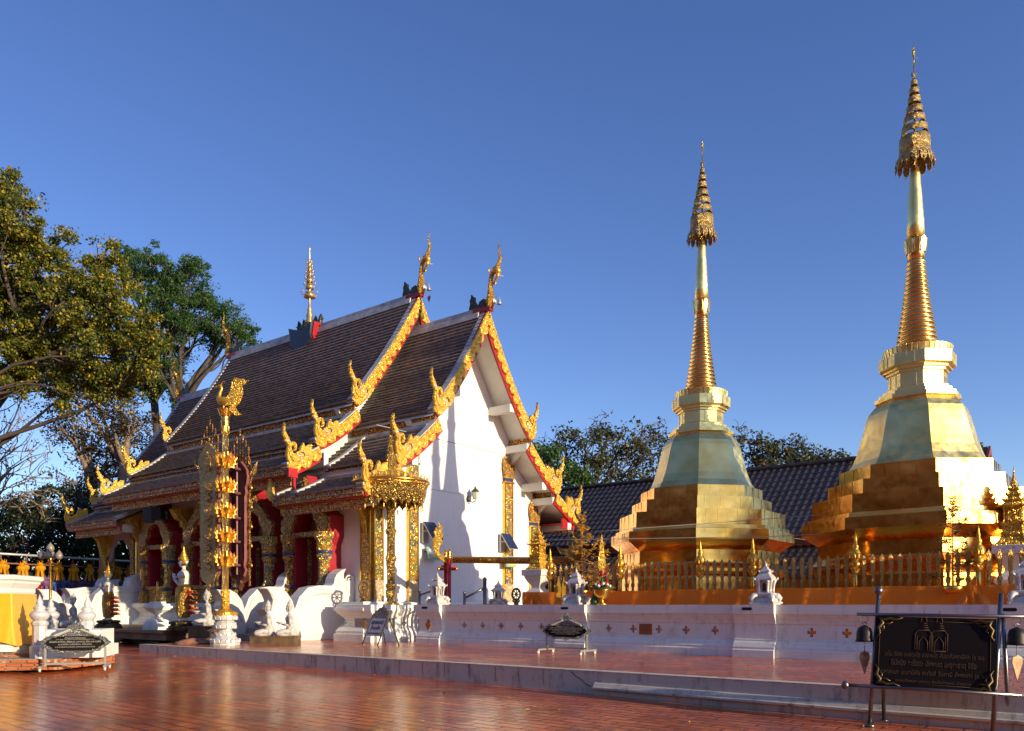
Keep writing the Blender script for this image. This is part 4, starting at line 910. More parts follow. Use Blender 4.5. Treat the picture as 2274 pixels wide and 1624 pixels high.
# ---- tall gold ceremonial umbrella
Yu = 27.2; up_ = pos(868, Yu, 1.2)
r = empty('gold_umbrella', 'tall gold filigree ceremonial umbrella on a jointed column, on the balustrade end', 'umbrella', up_)
b = MB(); b.lathe([(.30,0),(.30,.03),(.22,.06),(.15,.14),(.14,.22),(.18,.26),(.17,.32),(.19,.40),(.18,.48),(.14,.52)], 16); b.build('pole_foot', mosaic, r)
b = MB(); pr = [(.13,.5)]
for zz in (.62, 1.55, 2.45, 3.28): pr += [(.135,zz-.10),(.19,zz-.06),(.16,zz-.03),(.21,zz),(.16,zz+.03),(.19,zz+.06),(.135,zz+.10)]
pr += [(.135,4.3)]
b.lathe(pr, 14); b.build('pole', goldfine, r)
b = MB(); n = 40
pr = [(.26,4.52),(.5,4.44),(.95,4.28),(1.18,4.18),(1.27,4.12),(1.27,4.03),(1.18,4.0),(1.16,3.96),(1.17,3.90),(1.13,3.80),(1.05,3.62),(1.02,3.60),(1.08,3.8),(1.08,3.95),(.9,4.1),(.3,4.3)]
vs = []
for q, z in pr: vs += [(q*cos(2*pi*k/n), q*sin(2*pi*k/n), z) for k in range(n)]
b.add(vs, [(j*n+k, j*n+(k+1)%n, (j+1)*n+(k+1)%n, (j+1)*n+k) for j in range(len(pr)-1) for k in range(n)], True)
canopy = b.build('canopy', goldfine, r)
b = MB()
for row, (R_, z, ln, m_) in enumerate(((1.20,3.98,.22,44),(1.18,3.84,.24,40),(1.14,3.70,.26,34),(1.08,3.56,.28,26))):
    for k in range(m_):
        a = 2*pi*(k+row*.5)/m_; n_ = Vector((cos(a), sin(a), 0)); u = Vector((-n_.y, n_.x, 0)); w_ = pi*R_/m_*1.02
        q = [(-w_,0),(w_,0),(w_*1.0,-ln*.4),(w_*.6,-ln*.65),(w_*.25,-ln*.8),(0,-ln*1.1),(-w_*.25,-ln*.8),(-w_*.6,-ln*.65),(-w_,-ln*.4)]
        b.relief(q, n_*R_+Vector((0,0,z)), u, Vector((n_.x*.18,n_.y*.18,1)), n_*.018, .012)
b.build('filigree_skirt', goldfine, canopy)
b = MB()
for k in range(36):
    a = 2*pi*k/36; n_ = Vector((cos(a), sin(a), 0)); u = Vector((-n_.y, n_.x, 0))
    b.relief([(-.035,0),(.035,0),(.04,.07),(0,.16),(-.04,.07)], n_*1.22+Vector((0,0,4.14)), u, Vector((n_.x*.2,n_.y*.2,1)), n_*.015, .008)
b.build('leaf_cresting', goldpaint, canopy)
b = MB(); b.tube([(1.26*cos(2*pi*k/48),1.26*sin(2*pi*k/48),4.08) for k in range(49)], [.05]*49, 8, cap=False); b.tube([(1.22*cos(2*pi*k/48),1.22*sin(2*pi*k/48),3.985) for k in range(49)], [.03]*49, 6, cap=False); b.build('rim_ring', goldplain, canopy)
b = MB()
for k in range(18):
    a = 2*pi*k/18+.1; n_ = Vector((cos(a), sin(a), 0)); p = n_*1.06+Vector((0,0,3.36)); b.tube([p+Vector((0,0,.1)), p-Vector((0,0,.03))], .005, 4); b.lathe([(.005,0),(.03,-.05),(.012,-.09),(.025,-.12),(.003,-.2)], 6, p-Vector((0,0,.05)))
build_each(b, 'pendant', goldpaint, canopy)
b = MB(); b.lathe([(.24,4.45),(.24,4.66),(.27,4.69),(.21,4.72),(.18,4.76),(.18,4.98),(.20,5.0),(.14,5.04),(.13,5.25),(.15,5.28),(.10,5.32),(.10,5.42),(.13,5.48),(.10,5.54),(.06,5.58),(.09,5.66),(.07,5.74),(.035,5.78),(.03,6.08),(.045,6.1),(.03,6.12),(.05,6.18),(.03,6.25),(.003,6.38)], 14); b.build('stacked_finial', goldfine, r)
# ---- gold post with swan and two carved banners
sw = pos(500, 24.3, 0)
pole = empty('gold_swan_pole', 'tall gold post with flame rings and swan on top, on white lotus pedestal', 'post', sw)
b = MB(); b.lathe([(.43,0),(.43,.05),(.40,.08),(.41,.13),(.36,.20),(.27,.30),(.25,.38),(.20,.42),(.20,.48),(.27,.52),(.32,.58),(.33,.66),(.26,.70),(.27,.74),(.34,.80),(.35,.90),(.28,.95)], 12, smooth=False)
for zz, R_, h_, m_ in ((.12,.40,.12,18),(.32,.27,.10,14),(.54,.29,.12,14),(.80,.32,.12,14)):
    for k in range(m_):
        a = 2*pi*k/m_; n_ = Vector((cos(a), sin(a), 0)); u = Vector((-n_.y, n_.x, 0)); w_ = pi*R_/m_; b.relief([(-w_,0),(w_,0),(w_*.9,h_*.6),(0,h_),(-w_*.9,h_*.6)], n_*R_+Vector((0,0,zz-.05)), u, (0,0,1), n_*.04, .012)
b.build('lotus_pedestal', silverwhite, pole)
b = MB(); b.lathe([(.35,.90),(.33,.96),(.20,1.04),(.16,1.08)], 12)
for k in range(12):
    a = 2*pi*k/12; n_ = Vector((cos(a), sin(a), 0)); u = Vector((-n_.y, n_.x, 0)); b.relief([(-.08,0),(.08,0),(.07,-.07),(0,-.13),(-.07,-.07)], n_*.33+Vector((0,0,.98)), u, (0,0,1), n_*.02, .012)
b.build('gilt_petals', goldpaint, pole)
b = MB(); b.lathe([(.13,1.04),(.125,1.55),(.145,1.6),(.12,1.62)], 14); b.build('open_sleeve', goldcarve, pole)
b = MB(); b.lathe([(.10,1.0),(.092,6.6)], 14); b.build('shaft', carved('mirror_gold_mosaic', (1.0,.72,.22), (.45,.22,.04), 22, .95, .16, dist=.02, edge=-.2), pole)
fl = [(0,-.12),(.06,-.15),(.13,-.10),(.21,-.13),(.20,-.04),(.28,-.02),(.25,.06),(.33,.20),(.25,.13),(.21,.24),(.17,.10),(.12,.17),(.11,.32),(.06,.13),(0,.20)]
for zz in (5.45, 4.70, 3.93, 3.20, 2.48):
    b = MB()
    for k in range(9):
        a = k*pi/4.5+zz; n_ = Vector((cos(a), sin(a), 0)); u = Vector((-n_.y, n_.x, 0))
        b.relief([(q[0]*.88, q[1]) for q in fl], n_*.07+Vector((0,0,zz)), n_, (0,0,1), u*.03, .008)
        b.relief([(-.03,-.14),(.03,-.14),(.05,-.04),(.02,.04),(0,.12),(-.02,.04),(-.05,-.04)], n_*.11+Vector((0,0,zz)), u, Vector((n_.x*.3,n_.y*.3,1)), n_*.02, .008)
    f_ = b.build('flame_ring', goldpaint, pole)
    b = MB(); b.relief([(-.02,.1),(.10,.05),(.22,.30),(.12,.24),(.05,.35),(0,.2)], (.07,.08,zz), (.8,.3,0), (0,0,1), (0,.02,0), .01); b.build('red_flame', red, f_)
b = MB(); b.lathe([(.10,6.5),(.13,6.56),(.11,6.62),(.14,6.68),(.11,6.74),(.12,6.85),(.17,7.0),(.18,7.03),(.10,7.03)], 14)
for k in range(12):
    a = 2*pi*k/12; n_ = Vector((cos(a), sin(a), 0)); u = Vector((-n_.y, n_.x, 0)); b.relief([(-.03,0),(.03,0),(.04,.2),(0,.24),(-.04,.2)], n_*.12+Vector((0,0,6.84)), u, Vector((n_.x*.35,n_.y*.35,1)), n_*.02, .01); b.relief([(-.03,0),(.03,0),(.02,-.15),(0,-.22),(-.02,-.15)], n_*.10+Vector((0,0,6.56)), u, (0,0,1), n_*.02, .01)
b.build('capital', goldplain, pole)
sx = -A; SW = 1.22
b = MB(); o = Vector((0,0,7.05))
def sp_(x, z, y=0): return o+ (Vector((-.96,.28,0)))*x*SW + Vector((.28,.96,0))*y + Vector((0,0,z*SW))
b.tube([sp_(-.30,.10),sp_(-.18,.16),sp_(0,.20),sp_(.14,.22),sp_(.19,.30),sp_(.15,.42),sp_(.10,.52),sp_(.13,.60),sp_(.19,.60)], [.03,.10,.145,.12,.075,.05,.04,.055,.04], 10)
b.tube([sp_(.18,.60),sp_(.30,.57),sp_(.36,.565)], [.032,.014,.006], 6); b.tube([sp_(.12,.64),sp_(.05,.70),sp_(.02,.68)], [.02,.012,.004], 5)
for s_ in (-.06,.06): b.tube([sp_(.0,.12,s_),sp_(.02,-.02,s_)], .025, 6); b.tube([sp_(.02,-.02,s_),sp_(.10,-.02,s_)], .02, 6)
swan = b.build('swan', goldpaint, pole)
b = MB()
for s_ in (-1,1):
    q = [(.10,.16),(-.05,.10),(-.22,.14),(-.30,.30),(-.34,.50),(-.30,.66),(-.40,.74),(-.55,.72),(-.44,.66),(-.40,.52),(-.44,.46),(-.38,.36),(-.20,.22)]
    q = [(.12,.20),(.04,.08),(-.14,.06),(-.28,.18),(-.36,.38),(-.34,.58),(-.52,.68),(-.36,.70),(-.22,.74),(-.12,.62),(-.10,.44),(-.02,.32)]
    b.relief([((x-.10)*SW, z*SW) for x, z in q], sp_(0,0,s_*.08), Vector((-.96,.28,0)), (0,0,1), Vector((.28,.96,0))*s_*.02, .01)
b.build('wing', goldcarve, swan)
b = MB(); b.relief([(-.18,.14),(-.30,.12),(-.46,-.12),(-.58,-.20),(-.40,-.22),(-.24,-.10),(-.12,.06)], sp_(0,0,-.04), Vector((-.96,.28,0)), (0,0,1), Vector((.28,.96,0))*.08, .015); b.build('tail', goldcarve, swan)
browngold = carved('shade_brown_gilding', (.60,.36,.09), (.12,.05,.015), 11, .7, .35, dist=.02, edge=.1)  # gilding darkened in the colour to give the banners their shaded look
def banner(px, Y, ytop, ybot, face, label, hw=.46):
    loc = pos(px, Y, 0); r = empty('carved_banner', label, 'banner', loc, 0, 'carved wooden banners beside the swan post')
    U = Vector((.82,-.57,0)).normalized(); Nn = Vector((-U.y*-1,-U.x,0))*face
    zt = CAMZ+(HY-ytop)/F*Y; zb = CAMZ+(HY-ybot)/F*Y; H = zt-zb
    half = [(0,0),(.12,.03),(.10,.05),(.30,.07),(.34,.085),(.38,.10),(.44,.13),(.36,.16),(.40,.22),(.40,.70),(.46,.73),(.42,.77),(.50,.80),(.54,.85),(.50,.90),(.36,.94),(.20,.97),(0,1.0)]
    q = [(x*hw/.5*1.1, zb+f*H) for x, f in half]; q = q + [(-x, z) for x, z in q[::-1][1:-1]]
    b = MB(); b.relief(q, Nn*.02, U, (0,0,1), Nn*.06, .03); 
    fr = b.build('gilt_face', chdark, r); b = MB()
    for i in range(14):
        z = zb+H*(.16+.042*i); b.relief([(-.22,-.02),(0,-.09),(.22,-.02),(.16,.06),(0,.11),(-.16,.06)], Nn*.075+Vector((0,0,z)), U, (0,0,1), Nn*.035, .02)
    b.relief([(-.14,0),(.14,0),(.18,.35),(.10,.5),(0,.62),(-.10,.5),(-.18,.35)], Nn*.07+Vector((0,0,zb+H*.80)), U, (0,0,1), Nn*.04, .03)
    b.build('carved_panel', browngold, fr)
    for s_ in (-1,1):
        b = MB()
        for i in range(22):
            z = zb+H*(.05+.042*i); w_ = hw*.88; b.relief([(0,-.08),(s_*.05,-.02),(s_*.03,.03),(s_*.07,.09),(0,.08)], Nn*.01+U*s_*w_+Vector((0,0,z)), U, (0,0,1), Nn*.05, .01)
        b.tube([U*s_*hw*.9+Vector((0,0,zb+H*.83)), U*s_*(hw+.22)+Vector((0,0,zb+H*.86)), U*s_*(hw+.38)+Vector((0,0,zb+H*.93))], [.10,.08,.01], 7)
        b.build('flame_edge', browngold, fr)
    b = MB()
    for x, h_ in ((-.42,.42),(-.28,.62),(-.14,.72),(0,.95),(.14,.72),(.28,.62),(.42,.42)):
        z0 = zb+H*(.99-abs(x)*.14); b.tube([U*x+Vector((0,0,z0-.1)), U*x+Vector((0,0,z0+h_*.7))], .010, 5); b.lathe([(.01,0),(.035,.06),(.02,.12),(.03,.16),(.003,.28)], 6, U*x+Vector((0,0,z0+h_*.6)))
        b.relief([(-.06,0),(.06,0),(.04,.2),(0,.34),(-.04,.2)], U*x+Vector((0,0,z0-.15)), U, (0,0,1), Nn*.03, .01)
    b.build('spear_crest', browncarve, r)
    # plank body and rails on the back
    q2 = [(x*.86, zb+(z-zb)*.93+.25*(z-zb)/H*0+.12) for x, z in q]
    b = MB(); b.prism(q2, -Nn*.06, U, (0,0,1), Nn*.075); bk = b.build('plank_back', maroonwood, r)
    b = MB()
    for s_ in (-1,1):
        pts = [U*s_*x*hw/.5*1.02+Vector((0,0,zb+.12+f*H*.93))-Nn*.08 for x, f in half[4:-1]]
        b.tube(pts, [.045]*len(pts), 4, smooth=False)
    b.build('edge_rail', mat('dusty_pink_wood', (.30,.12,.11), .5, c2=(.20,.07,.07), scale=5) if 'dusty_pink_wood' not in MATS else MATS['dusty_pink_wood'], bk)
    b = MB()
    tp = (sw-loc); tp.z = 0
    for zz in (2.48,3.20,3.93,4.70,5.45):
        b.tube([U*hw*.3-Nn*.06+Vector((0,0,zz-.06)), tp*.93+Vector((0,0,zz-.06))], .035, 4, smooth=False)
    b.tube([-Nn*.12+Vector((0,0,zb+.5)), -Nn*.12+Vector((0,0,zt-.3))], .03, 4, smooth=False)
    b.build('cross_rail', MATS['dusty_pink_wood'], bk)
    b = MB()
    for s_ in (-1,1):
        for i in range(5):
            p = U*s_*(hw+.10)+Vector((0,0,zb+H*(.2+i*.14))); b.tube([p+Vector((0,0,.1)), p], .003, 4); b.lathe([(.005,0),(.03,-.06),(.04,-.12),(.003,-.13)], 5, p)
    b.build('hanging_leaf', goldpaint, fr)
banner(466, 25.3, 982, 1314, 1, 'carved gold banner seen from its gilt face, left of the swan post')
banner(533, 25.3, 1008, 1312, -1, 'carved banner seen from its maroon plank back with rails, right of the swan post')
# ================================================================ TREES
from mathutils import Vector
def leafmat(name, cols, trans=.25, rough=.5):
    m = bpy.data.materials.new(name); m.use_nodes = True; t = m.node_tree; b = t.nodes['Principled BSDF']; L = t.links.new; N = t.nodes.new
    g = N('ShaderNodeNewGeometry'); cr = N('ShaderNodeValToRGB'); e = cr.color_ramp.elements
    e[0].position = 0; e[0].color = (*cols[0], 1); e[1].position = 1; e[1].color = (*cols[-1], 1)
    for i, c in enumerate(cols[1:-1]): q = e.new((i+1)/(len(cols)-1)); q.color = (*c, 1)
    L(g.outputs['Random Per Island'], cr.inputs[0]); L(cr.outputs[0], b.inputs['Base Color']); b.inputs['Roughness'].default_value = rough
    tr = N('ShaderNodeBsdfTranslucent'); L(cr.outputs[0], tr.inputs[0]); ms_ = N('ShaderNodeMixShader'); ms_.inputs[0].default_value = trans
    out = t.nodes['Material Output']; L(b.outputs[0], ms_.inputs[1]); L(tr.outputs[0], ms_.inputs[2]); L(ms_.outputs[0], out.inputs[0])
    return m
bark_pale = mat('pale_bark', (.30,.22,.16), .85, c2=(.12,.09,.07), scale=5, bump=1, bscale=12)
bark_dark = mat('dark_bark', (.045,.036,.03), .9, c2=(.09,.07,.06), scale=4, bump=1, bscale=12)
def leaves(centers, radii, counts, size, rng, shell=.35, droop=0, aspect=.55):
    """many small leaf-shaped faces inside the given ellipsoidal clumps"""
    Ps = []
    for c, r, n in zip(centers, radii, counts):
        d = rng.normal(size=(n,3)); d /= np.linalg.norm(d, axis=1)[:,None]
        rad = rng.uniform(shell, 1, n)**(1/1.6) * (1+.18*rng.normal(size=n))
        Ps.append(np.array(c)+d*rad[:,None]*np.array([r, r*.9, r*.78]))
    Pn = np.concatenate(Ps); n = len(Pn)
    u = rng.normal(size=(n,3)); u[:,2] -= droop; u /= np.linalg.norm(u, axis=1)[:,None]
    t = rng.normal(size=(n,3)); v = np.cross(u, t); v /= np.linalg.norm(v, axis=1)[:,None]
    sz = size*rng.uniform(.6, 1.35, n)[:,None]
    a = Pn-u*sz*.5; c_ = Pn+u*sz*.5; b_ = Pn+v*sz*aspect*.5; d_ = Pn-v*sz*aspect*.5
    vs = np.stack([a, b_, c_, d_], 1).reshape(-1,3)
    return vs
def leafobj(name, vs, m, parent):
    me = bpy.data.meshes.new(name); n = len(vs)//4
    me.vertices.add(len(vs)); me.vertices.foreach_set('co', vs.astype(np.float32).ravel())
    me.loops.add(n*4); me.loops.foreach_set('vertex_index', np.arange(n*4, dtype=np.int32))
    me.polygons.add(n); me.polygons.foreach_set('loop_start', np.arange(0, n*4, 4, dtype=np.int32)); me.polygons.foreach_set('loop_total', np.full(n, 4, dtype=np.int32))
    me.materials.append(m); me.update(calc_edges=True)
    o = bpy.data.objects.new(name, me); col.objects.link(o); o.parent = parent
    return o
def tree(name, label, base, clumps, lmat, bmat, per, size, seed, trunk_r=.3, group=None, forks=None, droop=0, twigs=0, fine=6, aspect=.55, small=.45):
    """clumps: (px, py, Y, r metres). Limbs grow from the base to every clump."""
    rng = np.random.default_rng(seed); random.seed(seed)
    base = Vector(base); r = empty(name, label, 'tree', base, 0, group)
    cs = [P(x, y, Y)-base for x, y, Y, _ in clumps]; rs = [c[3] for c in clumps]
    b = MB()
    top = sum((c for c in cs), Vector())/len(cs)
    fk = [Vector(f) for f in forks] if forks else [Vector((top.x*.15, top.y*.15, top.z*.45))]
    def limb(p0, p1, r0, r1, wob=.12):
        n = 7; d = p1-p0; L_ = d.length; pts = []; rr = []; o1 = Vector((random.uniform(-1,1),random.uniform(-1,1),random.uniform(-.3,1)))*L_*wob; o2 = Vector((random.uniform(-1,1),random.uniform(-1,1),random.uniform(-1,1)))*L_*wob*.5
        for i in range(n+1):
            f = i/n; pts.append(p0+d*f+o1*sin(pi*f)+o2*sin(2*pi*f)); rr.append(r0+(r1-r0)*f)
        b.tube(pts, rr, 6); return pts
    tp = Vector((0,0,-.5))
    for i, f in enumerate(fk):
        limb(tp if i == 0 else fk[0]*.5, f, trunk_r*(1 if i == 0 else .6), trunk_r*.62, .05)
    subs = []
    for c, rad in zip(cs, rs):
        f = min(fk, key=lambda q: (q-c).length+(0 if q.z < c.z else 5))
        pts = limb(f, c, trunk_r*.42, trunk_r*.10)
        for j in range(fine):
            d = Vector(rng.normal(size=3)).normalized()*rad*.95; q = limb(pts[random.randint(3,7)], c+d, trunk_r*.13, .012, .15)
            subs.append(c+d)
            for k in range(twigs):
                d2 = Vector(rng.normal(size=3)).normalized()*rad*.5; limb(q[random.randint(3,7)], c+d+d2, .03, .006, .15)
    b.build('trunk', bmat, r)
    if per > 0:
        C = []; R_ = []; N_ = []
        for c, rad in zip(cs, rs):
            for j in range(15):
                d = rng.normal(size=3); d /= np.linalg.norm(d); q = np.array(c)+d*rad*rng.uniform(.3, .9)
                C.append(q); R_.append(rad*rng.uniform(small*.45, small*.85)); N_.append(int(per*rad*rad/15))
        for q in subs: C.append(np.array(q)); R_.append(.45); N_.append(int(per*.02)+5)
        leafobj('crown', leaves(C, R_, N_, size, rng, droop=droop, aspect=aspect), lmat, r)
    return r
bodhi = leafmat('yellowing_bodhi_leaf', [(.035,.06,.010),(.07,.11,.015),(.11,.15,.02),(.05,.085,.012),(.15,.17,.02),(.32,.27,.025),(.75,.50,.035)], .42)
rain = leafmat('feathery_green_leaf', [(.03,.08,.015),(.05,.12,.02),(.07,.15,.03),(.04,.09,.02)], .35)
brownl = leafmat('dry_brown_green_leaf', [(.03,.035,.010),(.06,.05,.015),(.10,.06,.02),(.04,.05,.015)], .25)
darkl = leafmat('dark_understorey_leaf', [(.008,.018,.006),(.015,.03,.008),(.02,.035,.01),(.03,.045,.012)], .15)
def fill(poly_rows, Y, r, jit=.6, dy=None):
    """rows (y, x0, x1) -> clumps"""
    out = []
    for y, x0, x1 in poly_rows:
        st = r*F/Y*.95; x = x0
        while x <= x1+1:
            out.append((x+random.uniform(-.2,.2)*st, y+random.uniform(-.2,.2)*st, Y+random.uniform(-jit,jit)*2.2*r, r*random.uniform(.85,1.15))); x += st
    return out
rows = [(408,-150,5),(440,-160,20),(495,-160,80),(555,-160,165),(615,-140,240),(675,-120,285),(740,-120,320),(800,-60,325),(850,60,280)]
tree('bodhi_tree', 'huge tree with yellowing leaves filling the left side above the temple roof', (-25,33,0), fill(rows, 33, 1.05), bodhi, bark_dark, 2300, .125, 3, .30, forks=[(.3,0,6.5),(4.5,1,11),(1,0,12)], droop=.5, aspect=.6)
rows = [(580,300,345),(610,300,430),(665,320,450),(725,350,500),(760,480,545),(800,310,420),(850,300,400)]
tree('raintree', 'tall dark green feathery tree right of the yellowing tree, behind the temple roof', (-21.5,50,0), fill(rows, 50, 1.25)+[(400,905,50,1.0),(470,690,50,1.3),(520,720,50,1.2),(555,745,50,.8),(400,620,50,1.2)], rain, bark_dark, 1300, .17, 5, .40, forks=[(.5,0,9),(1,0,13),(-1,1,14)], aspect=.4)
rows = [(880,150,300),(940,135,310),(1000,180,320),(1060,170,300),(1130,190,300)]
tree('sparse_brown_tree', 'sparse brown leaved tree with pale forking trunk, below the yellowing tree', tuple(pos(232,50,0)), fill(rows, 50, 1.6), brownl, bark_pale, 260, .19, 8, .48, forks=[(-.3,0,5.6),(-.9,0,8.8),(1.0,.4,10)], twigs=1, small=.6)
tree('bare_tree', 'bare twiggy tree at the left edge against the blue sky', (-29,42,0), [(20,960,42,1.6),(60,1020,42,1.5),(10,1080,42,1.6),(80,1100,42,1.2)], brownl, bark_pale, 14, .14, 12, .28, forks=[(0,0,4)], twigs=3, fine=9)
for i, (px, Y, rws, lab) in enumerate((
    (20, 46, [(1130,-60,60),(1180,-60,90),(1225,-60,80)], 'dark shrubby tree at the left edge behind the hanging lanterns'),
    (150, 48, [(1100,110,190),(1150,90,210),(1200,90,220),(1245,90,200)], 'dark rounded tree left of the temple porch, behind the lamp post'),
    (280, 50, [(1175,210,330),(1225,210,330),(1265,240,330)], 'green shrubby tree seen through the open porch arch'))):
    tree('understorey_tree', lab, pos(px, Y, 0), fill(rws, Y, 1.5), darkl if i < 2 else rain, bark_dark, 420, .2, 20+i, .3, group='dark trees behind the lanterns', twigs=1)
sp = leafmat('sparse_olive_leaf', [(.03,.045,.010),(.05,.07,.015),(.08,.08,.02),(.10,.06,.02)], .3)  # random mix of olive and brown leaf tones
tree('sparse_tree', 'half-bare tree between the temple eaves and the left chedi', pos(1290, 55, 0), [(1225,1010,55,1.5),(1270,975,55,1.3),(1310,990,54,1.5),(1350,960,55,1.3),(1390,985,55,1.6),(1440,970,56,1.4),(1260,1050,55,1.8),(1330,1040,54,2),(1400,1050,55,2),(1460,1010,55,1.6)], sp, bark_dark, 230, .24, 31, .35, forks=[(0,0,6)], twigs=2, fine=7, small=.6)
tree('round_bush_tree', 'green tree just right of the temple eave above the tiled roof', pos(1225, 52, 0), [(1215,1040,52,1.7),(1240,1075,52,1.7),(1290,1075,52,1.5)], rain, bark_dark, 480, .24, 33, .3, fine=5)
tree('sparse_tree', 'leafy half-bare tree between the two golden chedis', pos(1740, 52, 0), [(1665,990,52,1.4),(1700,1010,52,1.4),(1740,1000,52,1.1),(1780,1015,52,1.3),(1830,1025,52,1.2),(1865,1040,52,1.0),(1680,1040,52,1.4),(1740,1040,52,1.4),(1800,1045,52,1.3)], sp, bark_dark, 260, .24, 35, .3, forks=[(0,0,6)], twigs=2, fine=6, small=.6)
# ================================================================ FOREGROUND AND LEFT-HAND OBJECTS
# ---- platform in front of the side wall
b = MB(); b.box(-9.6,-5.0,4.8,21,0,.30); b.box(-9.75,-4.9,4.7,21.1,.24,.325)
tag(b.build('stone_platform', mat('worn_brown_stone', (.12,.07,.045), .6, c2=(.22,.15,.10), scale=2, bump=.5), loc=O, rz=THB), kind='structure')
def onS(px, s, z): return LT(s, ray_t(px, s), z)
# ---- white scroll balustrades of the stairs
stairw = mat('smooth_white_stair_paint', (.66,.65,.64), .5, c2=(.52,.51,.49), scale=1.5, mixlo=.55, mixhi=.8, bump=.15)
def stair(label, t, z0, Lb=2.5, th=.42, H=1.72):
    r = empty('stair_balustrade', label, 'stair balustrade', LT(-4.85, t, z0), THB, 'white scroll balustrades of the temple stairs')
    sc = H/1.72
    bs_ = sc*1.38
    body = [(0,0),(-Lb,0),(-Lb-.05,.35),(-Lb+.02,.75),(-Lb+.2,1.05),(-Lb+.55,1.28),(-Lb+1.0,1.34),(-.95,1.34),(-.85,1.40),(-.82,1.52),(-.72,1.64),(-.50,1.74),(-.32,1.78),(-.42,1.66),(-.42,1.54),(-.30,1.46),(-.15,1.50),(.0,1.62),(.12,1.66),(.05,1.52),(.08,1.34),(.04,1.1)]
    b = MB(); b.relief([(x*1, z*bs_) for x, z in body], (0,-th/2,0), (1,0,0), (0,0,1), (0,-.06,0), .05); b.prism([(x, z*bs_) for x, z in body], (0,-th/2,0), (1,0,0), (0,0,1), (0,th,0)); b.relief([(x, z*bs_) for x, z in body], (0,th/2,0), (1,0,0), (0,0,1), (0,.05,0), .04)
    b.build('balustrade_body', stairw, r)
    b = MB(); pts = [(-Lb+.1,.05),(-Lb+.12,.6),(-Lb+.32,.95),(-Lb+.62,1.13),(-Lb+1.05,1.18),(-.9,1.18),(-.5,1.17),(-.28,1.28)]
    b.tube([(x,-th/2-.05,z*bs_) for x, z in pts], [.03,.06,.08,.09,.09,.09,.08,.04], 8)
    n = 22; b.tube([(-.20+(.20*(1-k/n))*cos(k*.55),-th/2-.04,(1.48+(.15*(1-k/n))*sin(k*.55))*bs_) for k in range(n)], [.035*(1-.5*k/n) for k in range(n)], 6)
    b.build('raised_moulding', stairw, r)
    # swelling terminal with two upturned horns
    b = MB(); k_ = [(.10,.0),(-.32,.0),(-.62,.06),(-.86,.24),(-1.0,.55),(-1.04,.86),(-1.16,1.05),(-1.02,1.04),(-.92,1.0),(-.88,1.14),(-.84,1.34),(-.92,1.52),(-1.10,1.72),(-.86,1.70),(-.55,1.72),(-.28,1.58),(-.08,1.34),(.02,1.05),(.10,.6)]
    k2 = [(-Lb+x*.98, z*sc) for x, z in k_]
    b.prism(k2, (0,-th*.42,0), (1,0,0), (0,0,1), (0,th*.84,0)); b.relief(k2, (0,-th*.42,0), (1,0,0), (0,0,1), (0,-.12,0), .05); b.relief(k2, (0,th*.42,0), (1,0,0), (0,0,1), (0,.10,0), .05)
    n = 30; b.tube([(-Lb-.42+(.30*(1-k/n))*cos(k*.5),-th*.42-.12,(.62+(.30*(1-k/n))*sin(k*.5))*sc) for k in range(n)], [.035*(1-.5*k/n) for k in range(n)], 6)
    b.build('scroll_terminal', stairw, r)
    return r
stair('front white scroll balustrade of the near temple stairs, behind two kneeling statues', 1.15, 0)
stair('white scroll balustrade with spiral, just right of the swan post pedestal', 3.95, 0)
stair('white scroll balustrade beside the standing deity, far left stairs', 15.3, .30, H=1.60)
stair('white scroll balustrade behind the white lotus bud posts at far left', 18.0, .30, H=1.60)
stepm = mat('grey_step_stone', (.35,.34,.32), .7)
for t, lab in ((2.55, 'short flight of pale steps between the near white scroll balustrades'),(16.65, 'short flight of pale steps between the far left scroll balustrades')):
    b = MB()
    for i in range(6): b.box(-.15-.36*(i+1), -.15-.36*i+.02*i, -1.05, 1.05, 0, 1.2-.2*i-.003*i)
    st = b.build('stone_steps', stepm, loc=LT(-5.35, t, 0 if t < 5 else .3), rz=THB); st.scale.z = 1 if t < 5 else .75
    tag(st, lab, 'steps')
# ---- figures
def ell(b, rings, n=18, x0=0, y0=0):
    """continuous loft of elliptical rings (dx, dy, rx, ry, z)"""
    vs = []
    for dx, dy, rx, ry, z in rings: vs += [(x0+dx+rx*cos(2*pi*k/n), y0+dy+ry*sin(2*pi*k/n), z) for k in range(n)]
    N = len(rings)
    b.add(vs, [(i*n+k, i*n+(k+1)%n, (i+1)*n+(k+1)%n, (i+1)*n+k) for i in range(N-1) for k in range(n)]+[tuple(range(n-1,-1,-1)), tuple((N-1)*n+k for k in range(n))], True)
def head(b, x, z, s):      # face towards +x
    ell(b, [(x-.005,0,.045*s,.045*s,z-.16*s),(x,0,.047*s,.05*s,z-.06*s),(x+.025*s,0,.07*s,.062*s,z-.035*s),(x+.022*s,0,.095*s,.08*s,z+.02*s),(x+.012*s,0,.108*s,.088*s,z+.07*s),(x+.0,0,.110*s,.092*s,z+.12*s),(x-.005,0,.10*s,.085*s,z+.17*s),(x-.01,0,.06*s,.055*s,z+.215*s),(x-.01,0,.015*s,.015*s,z+.23*s)])
    b.tube([(x+.095*s,0,z+.12*s),(x+.125*s,0,z+.075*s),(x+.11*s,0,z+.055*s)], [.012*s,.020*s,.012*s], 6)
    b.tube([(x+.10*s,-.025*s,z+.025*s),(x+.112*s,0,z+.022*s),(x+.10*s,.025*s,z+.025*s)], [.006*s,.012*s,.006*s], 6)
    for f in (-1,1):
        b.tube([(x-.0,f*.088*s,z+.11*s),(x-.0,f*.098*s,z+.05*s),(x+.0,f*.09*s,z-.01*s)], [.018*s,.014*s,.01*s], 6)
        b.tube([(x+.098*s,f*.022*s,z+.118*s),(x+.09*s,f*.06*s,z+.118*s)], [.009*s,.006*s], 5)
